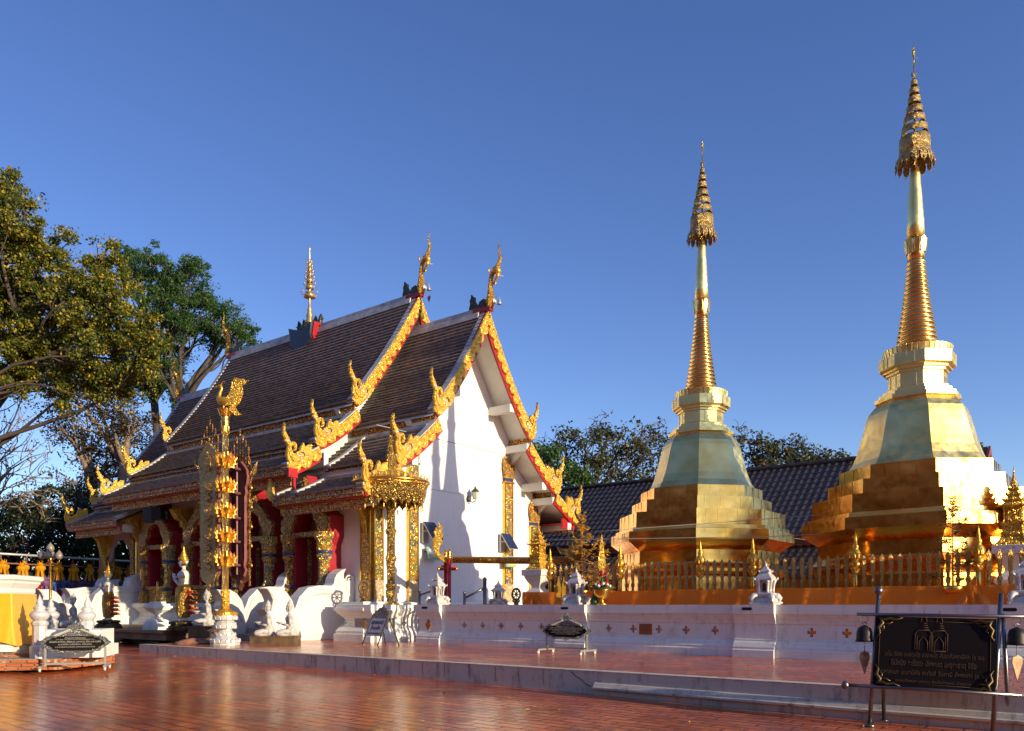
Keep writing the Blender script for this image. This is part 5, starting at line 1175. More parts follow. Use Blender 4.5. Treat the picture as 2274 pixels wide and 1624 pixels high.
def hand(b, wrist, d, side, s, curl=0.0):
    """flat palm with four fingers and a thumb, pointing along d"""
    w_ = Vector(wrist); d = Vector(d).normalized(); sd_ = Vector(side).normalized()
    b.tube([w_, w_+d*.05*s, w_+d*.09*s], [.022*s,.034*s,.032*s], 8, ry=.5)
    for i, L_ in enumerate((.062,.074,.068,.052)):
        o = sd_*((i-1.5)*.016*s); p = w_+d*.085*s+o; b.tube([p, p+d*L_*.5*s, p+d*L_*s*(1-curl)], [.0085*s,.0078*s,.005*s], 5)
    b.tube([w_+d*.02*s+sd_*-.028*s, w_+d*.06*s+sd_*-.05*s, w_+d*.085*s+sd_*-.046*s], [.011*s,.010*s,.007*s], 5)
skinw = mat('white_statue_paint', (.70,.71,.69), .45, c2=(.56,.57,.55), scale=6, bump=.4)
robe = carved('gold_patterned_robe', (.88,.55,.10), (.25,.03,.02), 15, .75, .35, dist=.02, edge=.25, cols=[(.25,.02,.02),(.20,.08,.01),(.05,.08,.03)])
redrobe = mat('red_sash_paint', (.38,.02,.02), .4); darkbase = mat('dark_gilt_lotus', (.14,.09,.03), .45, .5, c2=(.04,.03,.02), scale=9, bump=.8)
def deity(label, loc, rz, h=2.2):
    r = empty('standing_deity_statue', label, 'statue', loc, rz, 'standing deity statues with folded hands')
    b = MB(); b.lathe([(.40,0),(.41,.06),(.36,.10),(.38,.14),(.33,.17),(.30,.20),(.34,.24),(.33,.28),(.26,.30)], 20)
    for zz, R_, up in ((.10,.37,-1),(.20,.32,1)):
        for k in range(16):
            a = 2*pi*k/16; n_ = Vector((cos(a), sin(a), 0)); u = Vector((-n_.y, n_.x, 0)); b.relief([(-.06,0),(.06,0),(.055,up*.05),(0,up*.09),(-.055,up*.05)], n_*R_+Vector((0,0,zz)), u, (0,0,1), n_*.035, .012)
    b.build('lotus_base', darkbase, r)
    b = MB(); z0 = .30
    ell(b, [(.02,0,.15,.13,z0),(.02,0,.10,.11,z0+.06),(0,0,.10,.12,z0+.14),(0,0,.13,.16,z0+.40),(0,0,.15,.175,z0+.80),(0,0,.145,.18,z0+.95),(0,0,.115,.15,z0+1.04),(0,0,.105,.14,z0+1.12),(.01,0,.13,.175,z0+1.24),(.015,0,.14,.21,z0+1.34),(0,0,.11,.21,z0+1.41),(-.005,0,.07,.10,z0+1.45),(0,0,.046,.048,z0+1.50)])
    head(b, .0, z0+1.60, 1.0)
    for f in (-1,1):
        b.tube([(0,f*.19,z0+1.37),(-.02,f*.24,z0+1.28),(-.03,f*.25,z0+1.12),(.0,f*.23,z0+1.03)], [.06,.062,.052,.045], 9)
        b.tube([(.0,f*.23,z0+1.03),(.10,f*.16,z0+1.08),(.22,f*.03,z0+1.20)], [.045,.04,.028], 9)
        hand(b, (.22,f*.022,z0+1.20), (.15,-f*.0,1), (1,0,0), 1.15)
        b.tube([(-.02,f*.06,z0+.02),(.10,f*.07,z0+.02),(.16,f*.07,z0+.01)], [.05,.045,.03], 7)
    b.build('body', skinw, r)
    b = MB(); ell(b, [(.0,0,.13,.155,z0+.10),(0,0,.165,.185,z0+.14),(0,0,.15,.18,z0+.45),(0,0,.165,.195,z0+.80),(0,0,.16,.195,z0+.96),(0,0,.13,.165,z0+1.05),(0,0,.12,.155,z0+1.07)]); b.build('robe', robe, r)
    b = MB()
    for i in range(5):
        zz = z0+.22+i*.15
        for f in (-1,1): b.relief([(0,.06),(.10,.05),(.20-.01*i,-.02),(.13,-.03),(.02,-.05)], (-.12,f*(.11+.01*i),zz), (-1,f*.35,0), (0,0,1), (0,f*.03,0), .008)
    b.build('red_sash', redrobe, r)
    b = MB()
    for i in range(5):
        zz = z0+.28+i*.15
        for f in (-1,1): b.tube([(-.13,f*.13,zz+.01),(-.23,f*.16,zz),(-.32+.01*i,f*.19,zz-.07)], [.014,.018,.008], 5)
    b.tube([(.165,0,z0+.95),(.17,.03,z0+.6),(.165,0,z0+.2)], [.03,.035,.02], 6, ry=.5)
    for f in (-1,1):
        b.tube([(-.025,f*.24,z0+1.30),(-.025,f*.245,z0+1.22)], [.066,.064], 10); b.tube([(.05,f*.195,z0+1.05),(.08,f*.17,z0+1.07)], [.05,.047], 10)
    b.tube([(.06*cos(a)+.01,.10*sin(a),z0+1.44-.03*cos(a)) for a in [2*pi*k/14 for k in range(15)]], [.018]*15, 6)
    b.build('gold_ornament', goldcarve, r)
    b = MB(); hz = z0+1.60
    b.lathe([(.104,.135),(.125,.15),(.125,.185),(.10,.20),(.112,.22),(.105,.25),(.07,.27),(.085,.29),(.06,.33),(.065,.35),(.04,.39),(.045,.41),(.02,.47),(.025,.48),(.003,.60)], 14, (-.0,0,hz))
    for f in (-1,1): b.relief([(-.03,0),(.03,.02),(.05,.12),(0,.24),(-.04,.10)], (-.03,f*.11,hz-.02), (-1,0,0), (0,0,1), (0,f*.02,0), .006)
    for k in range(8):
        a = -1.2+k*.34; n_ = Vector((cos(a), sin(a), 0)); b.relief([(-.02,0),(.02,0),(0,.07)], n_*.12+Vector((0,0,hz+.16)), (-n_.y,n_.x,0), (0,0,1), n_*.012, .004)
    b.build('crown', goldpaint, r)
    r.scale = (h/2.5*1.15, h/2.5*1.15, h/2.5); return r
p1_ = onS(408, -9.4, .325); p2_ = onS(241, -9.15, .325)
deity('right-hand standing deity with white face and gold crown, beside a kneeling white figure', p1_, math.radians(188), 2.85)
deity('white faced standing deity with gold crown, left one, in front of the white scroll stairs', p2_, math.radians(186), 2.50)
def kneeler(label, loc, rz, h=1.1, praying=False):
    r = empty('kneeling_statue', label, 'statue', loc, rz, 'white kneeling figures')
    b = MB()
    ell(b, [(-.02,0,.17,.19,.02),(-.03,0,.20,.22,.12),(-.04,0,.17,.19,.24),(-.03,0,.13,.155,.34),(-.01,0,.12,.145,.42),(.01,0,.135,.175,.54),(.015,0,.13,.20,.62),(0,0,.10,.19,.68),(0,0,.07,.10,.72),(0,0,.045,.047,.76)])
    head(b, .01, .85, .95)
    for f in (-1,1):
        b.tube([(-.05,f*.10,.12),(.15,f*.15,.16),(.36,f*.15,.12),(.42,f*.15,.07)], [.11,.10,.085,.06], 9)
        b.tube([(.40,f*.15,.06),(.20,f*.16,.055),(-.08,f*.13,.06),(-.22,f*.11,.07),(-.30,f*.10,.03)], [.06,.06,.06,.045,.025], 8)
        b.tube([(0,f*.18,.65),(-.03,f*.225,.55),(-.03,f*.225,.42),(.0,f*.21,.37)], [.055,.058,.05,.042], 8)
        b.tube([(0,f*.21,.37),(.12,f*.16,.38),(.24,f*.06,.40)], [.043,.038,.026], 8)
        hand(b, (.23,f*.05,.40), (1,-f*.2,.1), (0,1,.0), 1.0, .2)
    body = b.build('body', stonew, r)
    b = MB(); b.lathe([(.05,0),(.10,.03),(.125,.06),(.11,.065)], 14, (.33,0,.42)); b.build('bowl', stonew, r)
    b = MB(); b.lathe([(.098,.13),(.115,.15),(.112,.18),(.09,.20),(.075,.24),(.08,.26),(.05,.30),(.03,.34),(.004,.38)], 12, (.0,0,.85)); 
    for f in (-1,1): b.relief([(-.03,0),(.03,.02),(.05,.10),(0,.20),(-.04,.08)], (-.02,f*.10,.86), (-1,0,0), (0,0,1), (0,f*.02,0), .006)
    b.build('crown', stonew, r)
    r.scale = (h/1.24,)*3; return r
stonew = mat('whitewashed_statue_stone', (.50,.49,.47), .6, c2=(.24,.23,.22), scale=7, mixlo=.48, mixhi=.72, bump=1, bscale=16)
def plinth(label, px0, px1, Y, z0, h, m, d=.55):
    p = pos((px0+px1)/2, Y, z0); w_ = (px1-px0)/F*Y; r = empty('statue_plinth', label, 'plinth', p, -.12)
    b = MB(); b.box(-w_/2, w_/2, -d/2, d/2, 0, h-.04); b.build('block', m, r); b = MB(); b.box(-w_/2-.02, w_/2+.02, -d/2-.02, d/2+.02, h-.04, h); b.build('top_slab', m, r); return p
pm = mat('dark_brown_plinth', (.07,.05,.04), .6, c2=(.18,.11,.05), scale=3, bump=.4)
plinth('low dark brown plinth under the two kneeling white statues', 561, 662, 24.6, 0, .25, pm)
kneeler('white kneeling statue holding a bowl, left one of the pair on the low brown plinth', pos(595, 24.55, .25), math.radians(192), 1.12)
kneeler('white kneeling statue holding a bowl, right one of the pair on the low brown plinth', pos(643, 24.5, .25), math.radians(192), 1.12)
plinth('brown stone plinth under the lone kneeling statue, left of the swan post', 432, 492, 25.9, 0, .52, pm, .9)
kneeler('lone white kneeling statue beside the right standing deity', pos(460, 25.9, .52), math.radians(195), 1.25)
kneeler('shaded kneeling statue in front of the far left scroll balustrade', onS(163, -9.25, .325), math.radians(200), 1.35)
# waisted white pedestals with gold markers
def wped(label, px, Y, z0, hw, H, mark=None, rz=RA):
    p = pos(px, Y, z0); r = empty('waisted_pedestal', label, 'pedestal', p, rz)
    b = MB(); k = H/1.30; waist(b, (0,0,0), [(e, z*k) for e, z in WP], hw-.3, hw-.3, Vector((1,0,0)), Vector((0,1,0))); b.build('moulded_block', wallwhite, r); return p+Vector((0,0,H))
pp_ = wped('small waisted white pedestal between the two standing deities', 350, 28.6, .325, .36, .98)
wheel('gold leaf shaped dharma marker on the small pedestal between the deities', pp_, RA+1.1, .72, goldpaint)
pp_ = wped('white waisted pedestal behind the lotus bud posts at far left', 73, 26, 0, .45, 1.02)
wheel('gold leaf shaped marker beside the yellow draped pillar', pp_, RA+1.2, .75, goldpaint)
# grey bent pipe and orange heap of cloth
b = MB(); b.tube([pos(497,25,.02),pos(473,25,.02),pos(467,25,.06),pos(467,25,.42),pos(470,25,.47),pos(490,25,.47),pos(505,25,.45)], .022, 7); tag(b.build('bent_pipe', greymetal), 'thin pale bent pipe sticking out near the swan post pedestal', 'pipe')
b = MB(); n = 20; vs = [pos(432,25,.16)]; 
for j in range(1,5):
    for k in range(n): a = 2*pi*k/n; q = pos(432,25,0)+Vector((.62*j/4*cos(a),.4*j/4*sin(a),0)); q.z = .16*(1-(j/4)**2)+.02*sin(3*a+j)+.012; vs.append(q)
b.add(vs, [(0,1+k,1+(k+1)%n) for k in range(n)]+[(1+j*n+k,1+j*n+(k+1)%n,1+(j+1)*n+(k+1)%n,1+(j+1)*n+k) for j in range(3) for k in range(n)], True)
tag(b.build('cloth_heap', mat('faded_orange_cloth', (.50,.20,.09), .8, c2=(.10,.09,.08), scale=5, bump=.6)), 'flat heap of faded orange cloth on the paving beside the swan post', 'cloth')
# ---- red posts, naga beam (ablution trough)
beam = empty('naga_trough', 'long gold naga shaped water trough with flame tail and crested head, on red posts', 'trough', pos(985, 27.2, 0))
def bp_(x, y, Y=27.2): return P(x, y, Y)-beam.location
b = MB(); b.tube([bp_(1000,1243), bp_(1180,1245,26.6), bp_(1262,1244,26.2)], [.115,.12,.13], 10, smooth=True); b.build('trunk_beam', carved('scaled_gold_beam', (.72,.36,.06), (.25,.08,.01), 9, .6, .35, dist=.02, edge=.1), beam)
b = MB(); q = [(1006,1252),(985,1250),(968,1236),(961,1218),(961,1200),(966,1190),(963,1184),(968,1172),(976,1177),(972,1168),(974,1160),(978,1166),(983,1172),(979,1182),(984,1188),(980,1197),(984,1204),(976,1214),(975,1226),(984,1236),(1006,1238)]
b.relief([((x-985)*27.2/F, (HY-y)/F*27.2) for x, y in q], (0,-.08,CAMZ), (1,0,0), (0,0,1), (0,-.10,0), .03); b.relief([((x-985)*27.2/F, (HY-y)/F*27.2) for x, y in q], (0,-.08,CAMZ), (1,0,0), (0,0,1), (0,.10,0), .03)
b.build('flame_tail', goldcarve, beam)
b = MB(); b.tube([bp_(1255,1244,26.2), bp_(1275,1240,26.2), bp_(1284,1222,26.2), bp_(1278,1204,26.2), bp_(1279,1190,26.2)], [.13,.16,.16,.12,.10], 10)
b.tube([bp_(1276,1186,26.2), bp_(1284,1192,26.2), bp_(1300,1192,26.2)], [.10,.12,.04], 8); b.tube([bp_(1280,1198,26.2), bp_(1290,1204,26.2), bp_(1298,1203,26.2)], [.06,.05,.02], 7)
b.tube([bp_(1284,1184,26.2), bp_(1290,1172,26.2), bp_(1290,1160,26.2), bp_(1282,1150,26.2), bp_(1277,1140,26.2), bp_(1279,1128,26.2)], [.07,.08,.055,.045,.035,.01], 8)
for x, y in ((1270,1178),(1264,1192),(1262,1208),(1276,1166)): b.tube([bp_(x+6,y+8,26.2), bp_(x,y,26.2), bp_(x-2,y-8,26.2)], [.05,.035,.006], 6)
q = [(1270,1236),(1244,1232),(1236,1216),(1252,1220),(1262,1218),(1280,1228)]; b.relief([((x-985)*26.2/F, (HY-y)/F*26.2) for x, y in q], (bp_(985,HY,26.2).x,-1.25,CAMZ), (1,0,0), (0,0,1), (0,.2,0), .02)
hd = b.build('naga_head', mat('olive_gold_paint', (.40,.30,.07), .4, .6, c2=(.18,.14,.04), scale=9, bump=.8), beam)
b = MB()
for i in range(4): b.tube([bp_(1288+i*3,1194,26.0), bp_(1288.5+i*3,1198.5,26.0)], [.012,.003], 5)
b.build('tooth', tusk, hd)
st_ = empty('red_trough_stand', 'bright red stand of paired posts with gold caps under the naga tail', 'stand', pos(990, 27.3, 0))
for x in (989, 997):
    b = MB(); q0 = pos(x, 27.3 if x < 995 else 27.0, 0)-st_.location; b.tube([q0, q0+Vector((0,0,2.75))], .065, 12); pz = b.build('post', red, st_)
    b = MB(); b.lathe([(.085,0),(.09,.06),(.05,.10),(.085,.18),(.07,.26),(.005,.36)], 12, q0+Vector((0,0,2.72))); b.build('gold_cap', goldplain, pz)
b = MB(); b.tube([(-.22,-.1,2.40),(.34,-.1,2.40)], .055, 10); b.tube([(-.15,.0,2.50),(.30,.0,2.50)], .03, 8); b.build('cross_bar', red, st_)
for x in (-.24, .36):
    b = MB(); b.tube([(x-.04,-.1,2.40),(x+.04,-.1,2.40)], .065, 10); b.build('gold_knob', goldplain, st_)
# ---- gold model shrines on painted pedestals beside the fence
floral = mat('floral_painted_white', (.74,.73,.71), .6, c2=(.40,.32,.18), scale=14, mixlo=.56, mixhi=.62, bump=.3)
def goldshrine(label, loc, rz, h, plab):
    r = empty('gold_model_shrine', label, 'shrine', loc, rz, 'gilded model shrines on tall pedestals')
    def sq(b, pr, k=1.414, ph=pi/4): b.lathe([(a*k, z) for a, z in pr], 4, phase=ph, smooth=False)
    b = MB(); sq(b, [(.34,0),(.34,.04),(.28,.08),(.25,.12),(.22,.20),(.20,.22),(.24,.26),(.24,.30),(.19,.33),(.18,.46),(.22,.50),(.25,.55)])
    for i in range(4):
        a = i*pi/2+pi/4; d = Vector((cos(a), sin(a), 0)); b.tube([d*.40+Vector((0,0,.02)), d*.34+Vector((0,0,.10)), d*.28+Vector((0,0,.22)), d*.30+Vector((0,0,.32))], [.05,.04,.03,.01], 6); b.tube([d*.26+Vector((0,0,.33)), d*.26+Vector((0,0,.42)), d*.32+Vector((0,0,.52))], [.035,.03,.03], 6)
    b.build('base', goldcarve, r)
    b = MB(); sq(b, [(.14,.55),(.14,.86),(.20,.90)])
    for i in range(4):
        a = i*pi/2+pi/4; d = Vector((cos(a), sin(a), 0)); b.tube([d*.26+Vector((0,0,.55)), d*.24+Vector((0,0,.60)), d*.24+Vector((0,0,.82)), d*.28+Vector((0,0,.90))], [.035,.022,.022,.035], 8)
        for f in (-.09,.09):
            d2 = Vector((cos(i*pi/2), sin(i*pi/2), 0)); u = Vector((-d2.y,d2.x,0)); b.tube([d2*.17+u*f+Vector((0,0,.55)), d2*.17+u*f+Vector((0,0,.88))], .015, 6)
    b.build('chamber', goldcarve, r)
    b = MB(); z = .90; w_ = .30
    for i in range(4):
        sq(b, [(w_*.9,z),(w_,z+.015),(w_*.72,z+.06),(w_*.58,z+.10),(w_*.56,z+.13)])
        for j in range(8):
            a = j*pi/4+pi/4; d = Vector((cos(a), sin(a), 0))*(1.41 if j % 2 == 0 else 1); q = w_*.9
            b.tube([d*q*.9+Vector((0,0,z+.01)), d*q*1.06+Vector((0,0,z+.035)), d*q*1.08+Vector((0,0,z+.11))], [.03,.025,.004], 5)
        z += .13; w_ *= .70
    b.lathe([(.06,z),(.08,z+.04),(.045,z+.10),(.055,z+.13),(.03,z+.17),(.035,z+.19),(.02,z+.24),(.024,z+.26),(.003,z+.44)], 10); b.build('tiered_roof', goldcarve, r)
    r.scale = (h/1.86,)*3
    pd_ = empty('painted_pedestal', plab, 'pedestal', loc-Vector((0,0,1.15)), rz)
    b = MB(); waist(b, (0,0,0), [(.20,0),(.20,.30),(.25,.34),(.24,.40),(.14,.52),(.08,.56),(.06,.60),(.06,.66),(.14,.76),(.20,.88),(.22,.92),(.22,.96),(.27,.97)], .09, .09, Vector((1,0,0)), Vector((0,1,0))); b.build('moulded_block', white, pd_)
    b = MB(); waist(b, (0,0,0), [(.28,.97),(.28,1.14),(.24,1.15)], .09, .09, Vector((1,0,0)), Vector((0,1,0))); b.build('floral_top', floral, pd_)
goldshrine('gilded model shrine between the trough and the fence, on a floral pedestal', pos(1195, 24.8, 2.27), RA, 1.55, 'white pedestal with floral top under the gilded shrine, left end of the orange cloth')
goldshrine('gilded model shrine near the right edge, on a floral white pedestal', pos(2250, 17.6, 2.49), RA, 1.72, 'white pedestal with floral top near the right edge, beside the right chedi')
# draped end of the orange cloth, thrown over the pedestal
# ---- gold ornamental trees
def goldtree(label, px, Y, z0, H, W, m, seed, star=.045, n=170):
    random.seed(seed); r = empty('gold_ornamental_tree', label, 'ornament', pos(px, Y, z0)); b = MB(); lf = MB()
    b.tube([(0,0,0),(0,0,H*.96)], [.022,.008], 6); tips = []
    for i in range(26):
        f = .12+.85*i/26; a = i*2.4; L_ = W*(1.05-f)**.5*(.75+.35*random.random())*(1 if f < .75 else .5); d = Vector((cos(a), sin(a), 0))
        p0 = Vector((0,0,H*f)); p1 = p0+d*L_*.6+Vector((0,0,.02*H)); p2 = p0+d*L_+Vector((0,0,.13*H*random.random()+.02)); b.tube([p0,p1,p2], [.012,.008,.005], 5); tips += [(p1,p2)]
    for k in range(n):
        p1, p2 = random.choice(tips); p = p1+(p2-p1)*random.uniform(-.5,1.1)+Vector([random.uniform(-1,1)*.05 for _ in range(3)])
        for j in range(5):
            a = j*2*pi/5+k; d = Vector((cos(a), sin(a)*.7, .5*sin(a*1.3))).normalized()*star; u = d.orthogonal().normalized()*star*.28; lf.add([p, p+d*.5+u, p+d, p+d*.5-u], [(0,1,2,3)])
    for f in (.98,.92,.86,.80):
        for j in range(7): a = j*.9+f*9; d = Vector((cos(a), sin(a), .4))*star*1.1; u = d.orthogonal().normalized()*star*.3; p = Vector((0,0,H*f)); lf.add([p, p+d*.5+u, p+d, p+d*.5-u], [(0,1,2,3)])
    b.build('stem', m, r); lf.build('leaf_clusters', m, r)
    b = MB(); b.lathe([(.12,-.02),(.20,.06),(.22,.14),(.18,.16)], 14); b.build('bowl', goldplain, r)
darkgold = mat('dark_antique_gold', (.32,.19,.05), .35, .8, c2=(.16,.09,.02), scale=12)
goldtree('dark gold metal tree with star leaves in front of the right chedi', 2115, 17.3, 1.45, 2.05, .50, darkgold, 4, .06, 230)
goldtree('bright gold metal tree left of the left chedi, behind the fence', 1292, 22.4, 1.45, 2.25, .62, goldpaint, 9, .06, 260)
goldtree('small bright gold metal tree close to the fence, right of the bigger one', 1335, 22.0, 1.3, 1.75, .40, goldpaint, 14, .055, 120)
b = MB(); sp0 = pos(1336, 21.6, 1.45); b.tube([(0,0,0),(0,0,.7)], .02, 8); b.relief([(-.05,.6),(.05,.6),(.10,.8),(.08,1.05),(.05,1.3),(0,1.65),(-.05,1.3),(-.08,1.05),(-.10,.8)], (0,0,0), (1,0,0), (0,0,1), (0,.04,0), .02)
r = empty('flame_spear', 'gold flame shaped spear with a red collar standing behind the fence', 'spear', sp0); b.build('blade', goldcarve, r); b = MB(); b.lathe([(.05,.52),(.06,.6),(.03,.66)], 8); b.build('collar', red, r)
# small gold stakes behind the fence between the chedis
b = MB(); b.relief([(-.05,0),(.05,0),(.07,.4),(0,.75),(-.07,.4)], (0,0,0), (1,0,0), (0,0,1), (0,.03,0), .015)
stk = None
STK = ['leftmost','second','third','fourth','fifth','sixth','seventh','eighth','rightmost']
for ki, px in enumerate((1240,1252,1718,1730,1748,1762,1785,1797,1812)):
    o = b.build('gold_stake', goldpaint) if stk is None else stk.copy()
    if stk is not None: col.objects.link(o)
    stk = stk or o; o.location = pos(px, 22.3 if px < 1300 else 20.3, 1.25); tag(o, STK[ki]+' plain gold stake of those standing behind the picket fence', 'stake', 'gold stakes behind the fence')
# ---- offering bowl with flowers
r = empty('offering_bowl', 'gold footed bowl of green leaf cones and flowers on the balustrade', 'bowl', DT(DW+.1, tau_at(1336, DW+.1), 1.2))
b = MB(); b.lathe([(.15,0),(.14,.03),(.06,.07),(.045,.12),(.07,.15),(.17,.20),(.22,.28),(.24,.38),(.25,.40)], 18); b.build('gold_stand', goldplain, r)
b = MB(); b.lathe([(.20,.38),(.34,.42),(.33,.44),(.1,.45)], 16); b.lathe([(.10,.44),(.08,.56),(.03,.66),(.004,.74)], 10); b.build('leaf_tray', darkgreen, r)
for nm, c, k0 in (('white_flower', (.75,.70,.60), 0), ('crimson_flower', (.30,.01,.04), 1)):
    b = MB()
    for k in range(k0, 18, 2): a = k*2*pi/18*1.0; b.lathe([(.012,-.03),(.045,0),(.03,.035),(.004,.05)], 7, (.21*cos(a)*(1-.2*(k%3)),.21*sin(a)*(1-.2*(k%3)),.48+.03*(k%3)))
    build_each(b, nm, mat(nm+'_petal', c, .6), r)
b = MB(); b.tube([(.12,0,.5),(.13,0,1.0)], [.02,.012], 6); b.build('red_candle', red, r)
b = MB(); b.lathe([(.13,0),(.09,.12),(.05,.3),(.02,.42)], 10, (0,0,0)); o = b.build('leaf_cone', darkgreen, loc=DT(DW+.1, tau_at(1320, DW+.1), 1.2)); tag(o, 'dark green leaf cone standing left of the gold offering bowl', 'offering')
# ---- stair rails behind the balustrade
def rail(label, px0, px1, Y, ytop, ylow):
    r = empty('steel_handrail', label, 'handrail', pos(px1, Y, 0)); a = P(px0, ylow, Y)-r.location; c = P(px1, ytop, Y)-r.location
    b = MB(); b.tube([a-Vector((0,0,a.z)), a], .045, 10); b.tube([a, a+Vector((0,0,.06))], [.05,.02], 8); b.tube([c-Vector((0,0,c.z)), c], .06, 10) 
    p = b.build('post', steel, r); b = MB(); b.lathe([(.02,-.03),(.06,0),(.07,.05),(.05,.1),(.005,.12)], 10, c); b.lathe([(.02,-.03),(.05,0),(.05,.04),(.005,.07)], 10, a); b.build('ball_cap', steel, p)
    b = MB(); b.tube([a-Vector((0,0,.15)), c-Vector((0,0,.22))], .035, 8); b.build('rail_bar', steel, r)
rail('steel stair handrail in front of the gable, right of the red posts', 1031, 1076, 25.5, 1290, 1318)
rail('steel stair handrail beside the gold umbrella, left of the small shrine', 931, 972, 26.5, 1292, 1312)
# ---- loudspeakers
r = empty('loudspeaker', 'pair of black loudspeakers under the eave by the far left doorway', 'loudspeaker', onS(335, -6.1, CAMZ+(HY-1168)/F*36))
b = MB(); b.xf = Matrix.Rotation(.3, 4, 'Z'); b.box(-.28,.12,-.2,.2,0,.62); b.build('cabinet', blackmat, r); b = MB(); b.xf = Matrix.Rotation(-.2, 4, 'Z'); b.box(.16,.60,-.2,.2,.10,.62); b.build('cabinet', blackmat, r)
b = MB(); b.tube([(.5,0,.3),(.75,-.05,.35),(.8,-.05,.35)], [.12,.22,.24], 12); b.build('horn', blackmat, r)
# ---- wires
wm = mat('pale_wire', (.55,.54,.52), .5)
for i, (pts, lab) in enumerate(((((1318,1181,22.5),(1803,1145,20.5),(2225,1112,18.4)), 'pale wire strung across both chedis, uppermost one'), (((1225,1199,23.5),(1700,1192,20.8),(2120,1172,18.3)), 'pale wire strung across both chedis, below the other one'), (((1748,1194,24.5),(1800,1200,24.3),(1860,1215,24.2)), 'short pale wire hanging behind, between the two chedis'))):
    a, m_, c = [P(*q) for q in pts]; b = MB(); b.tube([a+(m_-a)*f if f <= 1 else m_+(c-m_)*(f-1) for f in [k/8 for k in range(17)]], .008, 4); tag(b.build('wire', wm), lab, 'wire')
# ================================================================ SIGNS, LEFT CORNER, LANTERNS
silverlet = mat('silver_lettering', (.50,.49,.44), .5, .2); goldlet = mat('gold_lettering', (.075,.042,.022), .6, .2); blacksign = mat('black_sign_board', (.009,.006,.006), .5, spec=.15)
def text(s, size, m, parent, M, name='lettering', w_=None, ext=.002, bold=0.0):
    cu = bpy.data.curves.new(name, 'FONT'); cu.body = s; cu.size = size; cu.align_x = 'CENTER'; cu.align_y = 'CENTER'; cu.extrude = ext; cu.offset = bold
    to = bpy.data.objects.new('tmp', cu); col.objects.link(to); dg = bpy.context.evaluated_depsgraph_get(); dg.update()
    me = bpy.data.meshes.new_from_object(to.evaluated_get(dg)); bpy.data.objects.remove(to)
    xs = [v.co.x for v in me.vertices]
    if w_ and xs: k = w_/(max(xs)-min(xs)); me.transform(Matrix.Diagonal((k,1,1,1)))
    me.materials.clear(); me.materials.append(m); me.transform(M); me.name = name
    o = bpy.data.objects.new(name, me); col.objects.link(o); o.parent = parent; return o
def frameM(o, u, v):      # text plane: x->u, y->v
    u = Vector(u).normalized(); v = Vector(v).normalized(); n_ = u.cross(v)
    return Matrix(((u.x,v.x,n_.x,o[0]),(u.y,v.y,n_.y,o[1]),(u.z,v.z,n_.z,o[2]),(0,0,0,1)))
def plaque(r, W, H, lines, z0, tilt=.10):
    """ornate cloud-edged black plaque, centre at (0,0,z0), lines of silver lettering"""
    u = Vector((1,0,0)); v = Vector((0,tilt,1)).normalized(); o = Vector((0,0,z0)); n_ = u.cross(v)
    half = [(0,-.42),(.05,-.36),(.12,-.35),(.24,-.36),(.27,-.31),(.33,-.31),(.36,-.25),(.40,-.20),(.45,-.13),(.50,-.07),(.46,-.02),(.43,.05),(.38,.10),(.355,.09),(.34,.16),(.32,.11),(.28,.12),(.25,.18),(.20,.22),(.16,.30),(.13,.31),(.10,.40),(.06,.42),(.03,.50),(0,.54)]
    q = [(x*W, z*H*1.08) for x, z in half]; q = q+[(-x, z) for x, z in q[::-1][1:-1]]
    b = MB(); b.relief(q, o, u, v, n_*.035, .012); fr = b.build('ornate_border', stonecarve, r)
    ih = [(0,-.29),(.22,-.29),(.23,-.25),(.31,-.25),(.32,-.19),(.37,-.16),(.41,-.08),(.37,.0),(.33,.02),(.32,.06),(.26,.06),(.25,.10),(0,.10)]
    q = [(x*W, z*H*1.08) for x, z in ih]; q = q+[(-x, z) for x, z in q[::-1][1:-1]]
    b = MB(); b.prism(q, o+n_*.026, u, v, n_*.014); pn = b.build('black_panel', blacksign, r)
    b = MB()
    for i in range(60):
        a = i*.37; 
    for s_ in (-1,1):
        for i in range(9): x = s_*(.05+.025*i)*W; z = (.34-.026*i)*H*.8; b.lathe([(.05,0),(.035,.018),(.004,.03)], 8) if 0 else b.tube([o+u*x+v*z+n_*.04, o+u*(x+s_*.05)+v*(z+.03)+n_*.05, o+u*(x+s_*.09)+v*(z-.01)+n_*.04], [.012,.018,.006], 6)
    build_each(b, 'raised_ornament', silverlet, fr)
    M0 = None
    for s, size, wf, zz in lines:
        text(s, size, silverlet, pn, frameM(o+n_*.042+v*zz*H, u, v), w_=wf*W, bold=-.0005)
def cart(r, W, z1, tilt=0, back=.35):
    b = MB()
    for s_ in (-1,1): b.box(s_*W-.02, s_*W+.02, -.02, .02, .10, z1)
    b.box(-W+.02, W-.02, -.018, .018, .13, .17); b.build('stand_frame', steelp, r)
    for s_ in (-1,1):
        b = MB(); b.box(s_*(W+.04)-.03, s_*(W+.04)+.03, -.38, .38, .085, .125); b.build('foot_bar', steelp, r)
        for y in (-.33,.33):
            b = MB(); b.xf = Matrix.Translation((s_*(W+.04), y, .045)) @ Matrix.Rotation(pi/2, 4, 'Y'); b.lathe([(.02,-.02),(.045,-.018),(.045,.018),(.02,.02)], 12); b.xf = None; b.box(s_*(W+.04)-.028, s_*(W+.04)+.028, y-.02, y+.02, .05, .09); b.build('castor', wheelrub, r)
steelp = mat('scuffed_steel_tube', (.42,.40,.36), .4, .5); wheelrub = mat('castor_plastic', (.55,.54,.50), .5)
zg = -.225
r = empty('plaque_on_wheels', 'black plaque with carved stone border and Thai prayer, on wheels by the brick base', 'sign', pos(168, 17.6, zg), .32)
